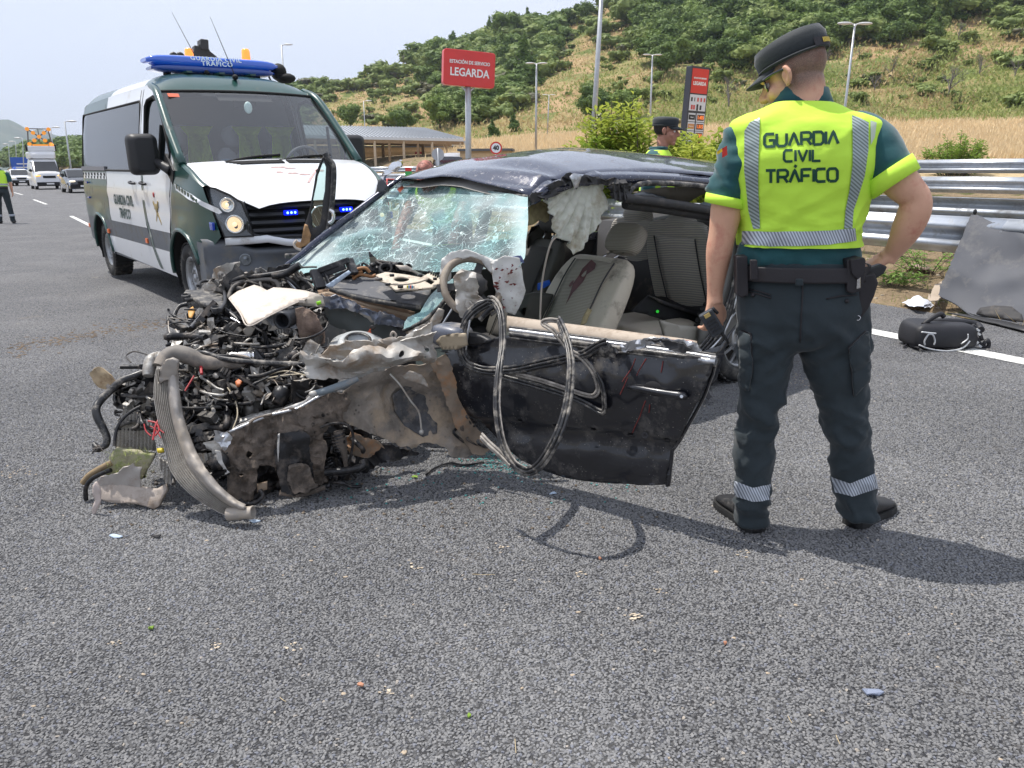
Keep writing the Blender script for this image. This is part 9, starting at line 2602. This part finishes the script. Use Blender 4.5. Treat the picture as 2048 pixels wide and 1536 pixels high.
 me.attributes.new('hair','FLOAT','POINT').data.foreach_set('value',hv)
 eyes(Q,M3,body,1.06)
 CAPM = mat('dark_field_cap',(.014,.020,.024),.75,bump=.001,bs=120,sheen=.2)
 cp = cap(Q,M3,CAPM,T,1.06,tilt=-.2)
 b = MB(); b.grid([[Q(.0905 * math.cos(a),-.012 + .1165 * math.sin(a),z) for a in np.linspace(-2.25,-.9,12)] for z in (.046,.072)]); b.build('cap_strap',BELT,cp,world=True)
 b = MB(); g = []
 for k in range(12):
  if k == 7: continue
  a = -1.95 + k * .065; b.add([Q(.0925 * math.cos(a + d),-.012 + .119 * math.sin(a + d),z) for d,z in ((0,.052),(.045,.052),(.045,.067),(0,.067))],[(0,1,2,3)])
 b.build('strap_lettering',mat('yellow_embroidery',(.75,.55,.08),.7),cp,world=True)
 GL = mat('sunglasses_black',(.01,.01,.012),.12,coat=1)
 b = MB(); b.grid([[Q(.046 * s_ * 1.0,.088 - .012 * abs(s_),z) for s_ in np.linspace(-1.35,1.35,9)] for z in (-.020,.0,.022)]); b.tube([Q(.062,.076,.018),Q(.082,.035,.020),Q(.086,-.012,.018)],.0035,6,3); b.tube([Q(-.062,.076,.018),Q(-.082,.035,.020),Q(-.086,-.012,.018)],.0035,6,3); b.build('sunglasses',GL,T,world=True,thick=.004)
 bl = B.loft([(1602,527,122,.128),(1602,541,123,.131),(1602,556,124,.133)],40,.82,caps=False,ext=.012).build('belt',BELT,T,world=True,thick=.005)
 bt = tree_of(bl.data)
 def gear(nm,o,d=.03,m=BELT,dd=-.155,bev=.004):
  b = MB(); pts = [B.P(x,y,dd) for x,y in o]; b.prism(pts,B.f * d * 1.0); return b.build(nm,m,T,world=True,bevel=bev)
 gear('magazine_pouch',[(1473,513),(1495,512),(1497,590),(1483,596),(1474,590)],.06,dd=-.10)
 gear('belt_loop',[(1501,520),(1515,520),(1516,560),(1502,560)],.02,dd=-.150)
 gear('belt_loop',[(1592,558),(1607,558),(1607,572),(1592,572)],.012,TROUS,-.152)
 gear('radio_pouch',[(1694,520),(1722,515),(1732,518),(1730,560),(1722,582),(1706,588),(1694,584)],.09,dd=-.135)
 gear('pouch_flap',[(1700,519),(1730,515),(1732,545),(1716,560),(1704,548)],.02,dd=-.145)
 gear('metal_clip',[(1716,538),(1721,538),(1721,576),(1713,578)],.006,CHROME,-.142,.001)
 gear('holster',[(1722,552),(1750,545),(1758,566),(1750,592),(1738,618),(1722,640),(1708,642),(1706,628),(1716,590)],.055,dd=-.10,bev=.008)
 gear('pistol_grip',[(1728,540),(1764,528),(1776,534),(1768,548),(1740,566),(1728,560)],.035,BLACKP(),-.075,.006)
 b = MB(); p = B.P(1716,636,-.105); b.lathe([(.006,0),(.009,.002),(.009,-.002),(.006,0)],p,-B.f,14); b.build('holster_eyelet',CHROME,T,world=True)
 def boot(heel,toe,w=.052):
  h_,t_ = V(heel),V(toe); u = (t_ - h_); L_ = u.length; u.normalize(); s = V((-u.y,u.x,0)); b = MB(); rings = []
  for q,hw,ht in ((-.02,.5,.055),(.03,.75,.10),(.15,.85,.115),(.32,.86,.105),(.5,.92,.085),(.7,1.05,.068),(.88,.95,.056),(.97,.62,.042),(1.0,.3,.03)):
   rings.append([h_ + u * L_ * q + s * math.copysign(abs(math.cos(a)) ** .7,math.cos(a)) * w * hw + V((0,0,.022 + (ht - .022) * (.5 + .5 * math.sin(a)))) for a in [6.283 * k / 20 for k in range(20)]])
  b.rings(rings); bo = b.build('boot',BOOT,T,world=True,sub=1)
  b = MB(); rings = []
  for q,hw in ((-.03,.5),(0,.78),(.15,.92),(.35,.88),(.5,.93),(.7,1.1),(.88,1.0),(.98,.66),(1.02,.3)):
   rings.append([h_ + u * L_ * q + s * x * w * hw * 1.04 + V((0,0,z)) for x,z in ((-1,.002),(1,.002),(1.02,.018),(1,.030),(-1,.030),(-1.02,.018))])
  b.rings(rings,smooth=False); b.build('sole',mat('boot_sole',(.02,.02,.02),.8),bo,world=True)
  b = MB(); b.tube([h_ + u * L_ * .08,h_ + u * L_ * .1 + V((0,0,.14))],[.040,.038],16,3); b.build('boot_shaft',BOOT,bo,world=True)
 hl_ = Z(1513,1064,0); hr_ = Z(1704,1053,0)
 boot(hl_,hl_ + (Z(1440,1004,0) - hl_).normalized() * .29); boot(hr_,hr_ + (Z(1784,1010,0) - hr_).normalized() * .29)
 RT = thing('handheld_radio','black two way radio with a small lit display held in the officer left hand','radio',B.P(1425,640,-.03))
 a,c_ = B.P(1410,624,-.035),B.P(1437,668,-.03); ax = (c_ - a).normalized(); x_ = ax.cross(B.f).normalized(); M3 = Matrix((x_,B.f,ax)).transposed()
 b = MB(); b.box((a + c_) / 2,(.055,.034,(c_ - a).length),M3); rb = b.build('radio_body',mat('radio_grey_black',(.03,.035,.042),.4),RT,world=True,bevel=.006)
 b = MB(); b.box(a.lerp(c_,.12) - B.f * .019,(.022,.004,.014),M3); b.build('display',mat('display_amber',(.5,.36,.12),.3),RT,world=True)
 for i in range(4):
  for j in range(3):
   b = MB(); b.box(a.lerp(c_,.38 + .14 * i) - B.f * .019 + x_ * (.013 * (j - 1)),(.009,.005,.006),M3); b.build('key',BLACKP(),rb,world=True)
 b = MB(); b.tube([c_ + x_ * .012,c_ + ax * .04 + x_ * .014,B.P(1455,688,-.02)],[.006,.005,.004],8,3); b.build('antenna',BLACKP(),RT,world=True)
 b = MB(); b.tube([a + x_ * .03,a + x_ * .036 + ax * .03],.006,8,3); b.build('side_button',BLACKP(),RT,world=True)
main_officer()
def mid_officer():
 c = ony(1332,263,7.1); base = V((c.x,c.y,.05))
 T = thing('person','officer in a dark peaked cap and yellow vest behind the car roof, in profile','person',base)
 fw = V((.93,-.30,-.12)); hb,Q,M3 = head(c - V((0,0,.0)),fw,V((.06,0,1)),k=1.0)
 f = V((.86,-.5,0)).normalized(); r = V((f.y,-f.x,0)); nb = c + V((-.06,.0,-.105))
 def ring(cx,z,a,d,n=28,ex=.85): return [nb + f * (cx + math.copysign(abs(math.sin(t)) ** ex,math.sin(t)) * d) + r * math.copysign(abs(math.cos(t)) ** ex,math.cos(t)) * a + V((0,0,z)) for t in [6.283 * k / n for k in range(n)]]
 nk = MB(); nk.tube([c + V((-.02,0,-.05)),c + V((-.028,0,-.11)),nb + V((0,0,-.02))],[.055,.056,.062],18,3)
 me = remesh(merge(hb,nk).mesh(),.006,3)
 body = link('body',me,[mat('tanned_skin',(.42,.19,.13),.5,var=.1,vs=20),HAIR],T,True); off = -org(T)
 me.polygons.foreach_set('material_index',[1 if (lambda l: l.z > -.03 and l.y < .012 and not (abs(l.x) > .08))(M3.transposed() @ (p.center - off - c)) else 0 for p in me.polygons])
 eyes(Q,M3,body); cp = cap(Q,M3,mat('dark_field_cap',(0,0,0)),T)
 b = MB(); b.ell(Q(0,.108,.09),(.016,.016,.02),10,8); b.build('cap_badge',mat('emblem_gold',(0,0,0)),cp,world=True)
 b = MB(); b.rings([ring(0,-.03,.07,.065),ring(0,-.07,.14,.085),ring(0,-.12,.205,.105),ring(0,-.25,.22,.125),ring(0,-.5,.20,.12),ring(0,-.72,.19,.12)])
 for s in (-1,1): b.tube([nb + r * .19 * s + V((0,0,-.13)),nb + r * .25 * s + V((0,0,-.25)),nb + r * .27 * s + f * .02 + V((0,0,-.42))],[.07,.065,.06],14,3)
 me = remesh(b.mesh(),.012,2); wrinkle(me,.006,9); link('shirt',me,SHIRT,T,True)
 b = MB(); b.tube([ring(0,-.035,.068,.07)[k] for k in range(28)],.014,6,1,closed=True,raw=True); b.build('collar',SHIRT,T,world=True)
 b = MB(); b.rings([ring(.0,-.052,.105,.085),ring(.0,-.10,.185,.112),ring(.0,-.16,.20,.128),ring(0,-.3,.215,.142),ring(0,-.5,.208,.137),ring(0,-.66,.20,.135)],caps=False); v_ = b.build('vest',HIVIS,T,world=True,sub=1)
 vt = tree_of(v_.data)
 for s in (-.13,.11):
  b = MB(); b.grid([[ring(0,z,a + .006,d + .006,28)[k] for k in ((9,10,11) if s < 0 else (3,4,5))] for z,a,d in ((-.10,.185,.112),(-.16,.20,.128),(-.3,.215,.142),(-.6,.205,.137))]); b.build('reflective_strip',REFS,v_,world=True)
 for s in (-1,1):
  b = MB(); b.tube([nb + r * .27 * s + f * .02 + V((0,0,-.40)),nb + r * .28 * s + f * .06 + V((0,0,-.66)),nb + r * .27 * s + f * .16 + V((0,0,-.84))],[.045,.04,.028],12,4)
  hd = hand(nb + r * .27 * s + f * .16 + V((0,0,-.84)),V((f.x * .4,f.y * .4,-.9)),f,r * s,.17)
  bb = merge(b,hd); link('forearm',remesh(bb.mesh(),.007,2),MATS['tanned_skin'],T,True)
  zf = -nb.z + .03
  b = MB(); b.tube([nb + r * .09 * s + V((0,0,-.68)),nb + r * .10 * s + V((0,0,-.95)),nb + r * .11 * s + V((0,0,zf + .08))],[.11,.085,.07],16,4); b.build('trouser_leg',TROUS,T,world=True)
  b = MB(); b.ell(nb + r * .11 * s + f * .06 + V((0,0,zf + .05)),(.13,.07,.05),14,8,rot=Matrix.Rotation(math.atan2(f.y,f.x),3,'Z')); b.build('boot',BOOT,T,world=True)
mid_officer()
def figure(name,label,foot,face,bend,m_skin,bald=False,h=1.76,arms=(0,0),vest=True,legs=.12,headdrop=0.0):
 T = thing('person',label,'person',foot)
 f = V((math.sin(face),math.cos(face),0)); r = V((f.y,-f.x,0)); o = V(foot); k = h / 1.76
 hip = o + V((0,0,.92 * k)); ax = (V((0,0,1)) * math.cos(bend) + f * math.sin(bend)).normalized(); dp = ax.cross(r)
 if dp.dot(f) < 0: dp = -dp
 def ring(q,a,d,n=24): return [hip + ax * q * k + r * math.copysign(abs(math.cos(t)) ** .85,math.cos(t)) * a + dp * math.copysign(abs(math.sin(t)) ** .85,math.sin(t)) * d for t in [6.283 * i / n for i in range(n)]]
 b = MB(); b.rings([ring(-.05,.17,.11),ring(.1,.165,.11),ring(.3,.185,.125),ring(.45,.205,.12),ring(.52,.15,.09),ring(.57,.07,.06)])
 for s in (-1,1):
  sh_ = hip + ax * .46 * k + r * .19 * s; b.tube([sh_,sh_ + r * .05 * s - ax * .12 + f * .04 * arms[0],sh_ + r * .06 * s - V((0,0,.24)) + f * .1 * arms[0]],[.065,.062,.056],14,3)
 me = remesh(b.mesh(),.013,2); wrinkle(me,.006,8); link('shirt',me,SHIRT,T,True)
 b = MB(); b.rings([ring(-.08,.175,.115),ring(.02,.17,.115),ring(.06,.165,.11)])
 for s in (-1,1):
  b.tube([hip + r * .085 * s,hip + r * (.09 + legs * .3) * s + V((0,0,-.45 * k)) + f * .02,o + r * (.09 + legs * .6) * s + V((0,0,.06))],[.10,.075,.062],16,4)
 me = remesh(b.mesh(),.013,2); wrinkle(me,.006,7); tr_ = link('trousers',me,TROUS,T,True)
 for s in (-1,1):
  b = MB(); p = o + r * (.09 + legs * .56) * s + V((0,0,.22)); b.cyl(p - V((0,0,.03)),p + V((0,0,.03)),.074,n=18); b.build('reflective_band',REFW,tr_,world=True)
  b = MB(); b.ell(o + r * (.09 + legs * .6) * s + f * .06 + V((0,0,.05)),(.055,.14,.05),14,8,rot=Matrix.Rotation(-face,3,'Z')); b.build('boot',BOOT,T,world=True)
 if vest:
  b = MB(); b.rings([ring(.10,.178,.122),ring(.3,.197,.137),ring(.45,.218,.132),ring(.525,.15,.10)],caps=False); v_ = b.build('vest',HIVIS,T,world=True,sub=1)
  b = MB(); b.rings([ring(.12,.184,.127),ring(.17,.188,.131)],caps=False); b.build('waist_band',REFW,v_,world=True)
 b = MB(); b.rings([ring(.03,.172,.117),ring(.09,.172,.117)],caps=False); b.build('belt',BELT,T,world=True,thick=.012)
 hc = hip + ax * (.70 - headdrop) * k + f * .03; fw = (f * 1.0 - V((0,0,.25 + bend * .8)))
 hb,Q,M3 = head(hc,fw,ax * .6 + V((0,0,.4)),k=.98)
 b = MB(); b.tube([hip + ax * .52 * k,hip + ax * .62 * k,hc],[.06,.055,.055],16,2)
 for s in (-1,1):
  sh_ = hip + ax * .46 * k + r * .24 * s; el = sh_ - V((0,0,.28 * k)) + f * (.03 + .2 * arms[0]); wr_ = el + f * (.05 + .25 * arms[1]) - V((0,0,.24 * k))
  b.tube([sh_ - V((0,0,.1)),el,wr_],[.048,.042,.028],12,4); hd = hand(wr_,(wr_ - el),f,r * s,.17); b.add(hd.v,hd.f,0,True)
 b.add(hb.v,hb.f,0,True); me = remesh(b.mesh(),.007,3)
 body = link('body',me,[m_skin,HAIR],T,True); off = -org(T)
 me.polygons.foreach_set('material_index',[1 if (lambda l: l.length < .2 and l.z > -.03 and l.y < .03 and not (bald and l.z > .055))(M3.transposed() @ (p.center - off - hc)) else 0 for p in me.polygons])
 eyes(Q,M3,body,.98)
 return T,Q,M3
p = onz(14,447,0)
T,Q,M3 = figure('person','officer at the left edge seen from behind in a yellow vest on the road',p,R(-20),.06,SKIN,h=1.74)
cap(Q,M3,mat('dark_field_cap',(0,0,0)),T)
c = ony(856,338,6.6)
T,Q,M3 = figure('person','balding man with reddish scalp bending down behind the windscreen of the wreck',(c.x + .15,c.y + .52,0),R(195),.98,mat('reddish_scalp',(.40,.14,.10),.5,var=.3,vs=50,dirt=((.06,.03,.025),.55,22)),bald=True,h=1.80,arms=(1,.6))
# ================================================================ HAZE over the whole place
b = MB(); b.box((0,0,260),(8960,8960,540))
hz_ = bpy.data.materials.new('haze_air'); hz_.use_nodes = True
hn,hl2 = hz_.node_tree.nodes,hz_.node_tree.links
hn.remove(hn['Principled BSDF'])
pv = hn.new('ShaderNodeVolumePrincipled'); pv.inputs['Color'].default_value = (.72,.82,1,1); pv.inputs['Density'].default_value = .00019; pv.inputs['Anisotropy'].default_value = .2
hl2.new(pv.outputs[0],hn['Material Output'].inputs['Volume'])
tag(b.build('haze',hz_),kind='stuff')
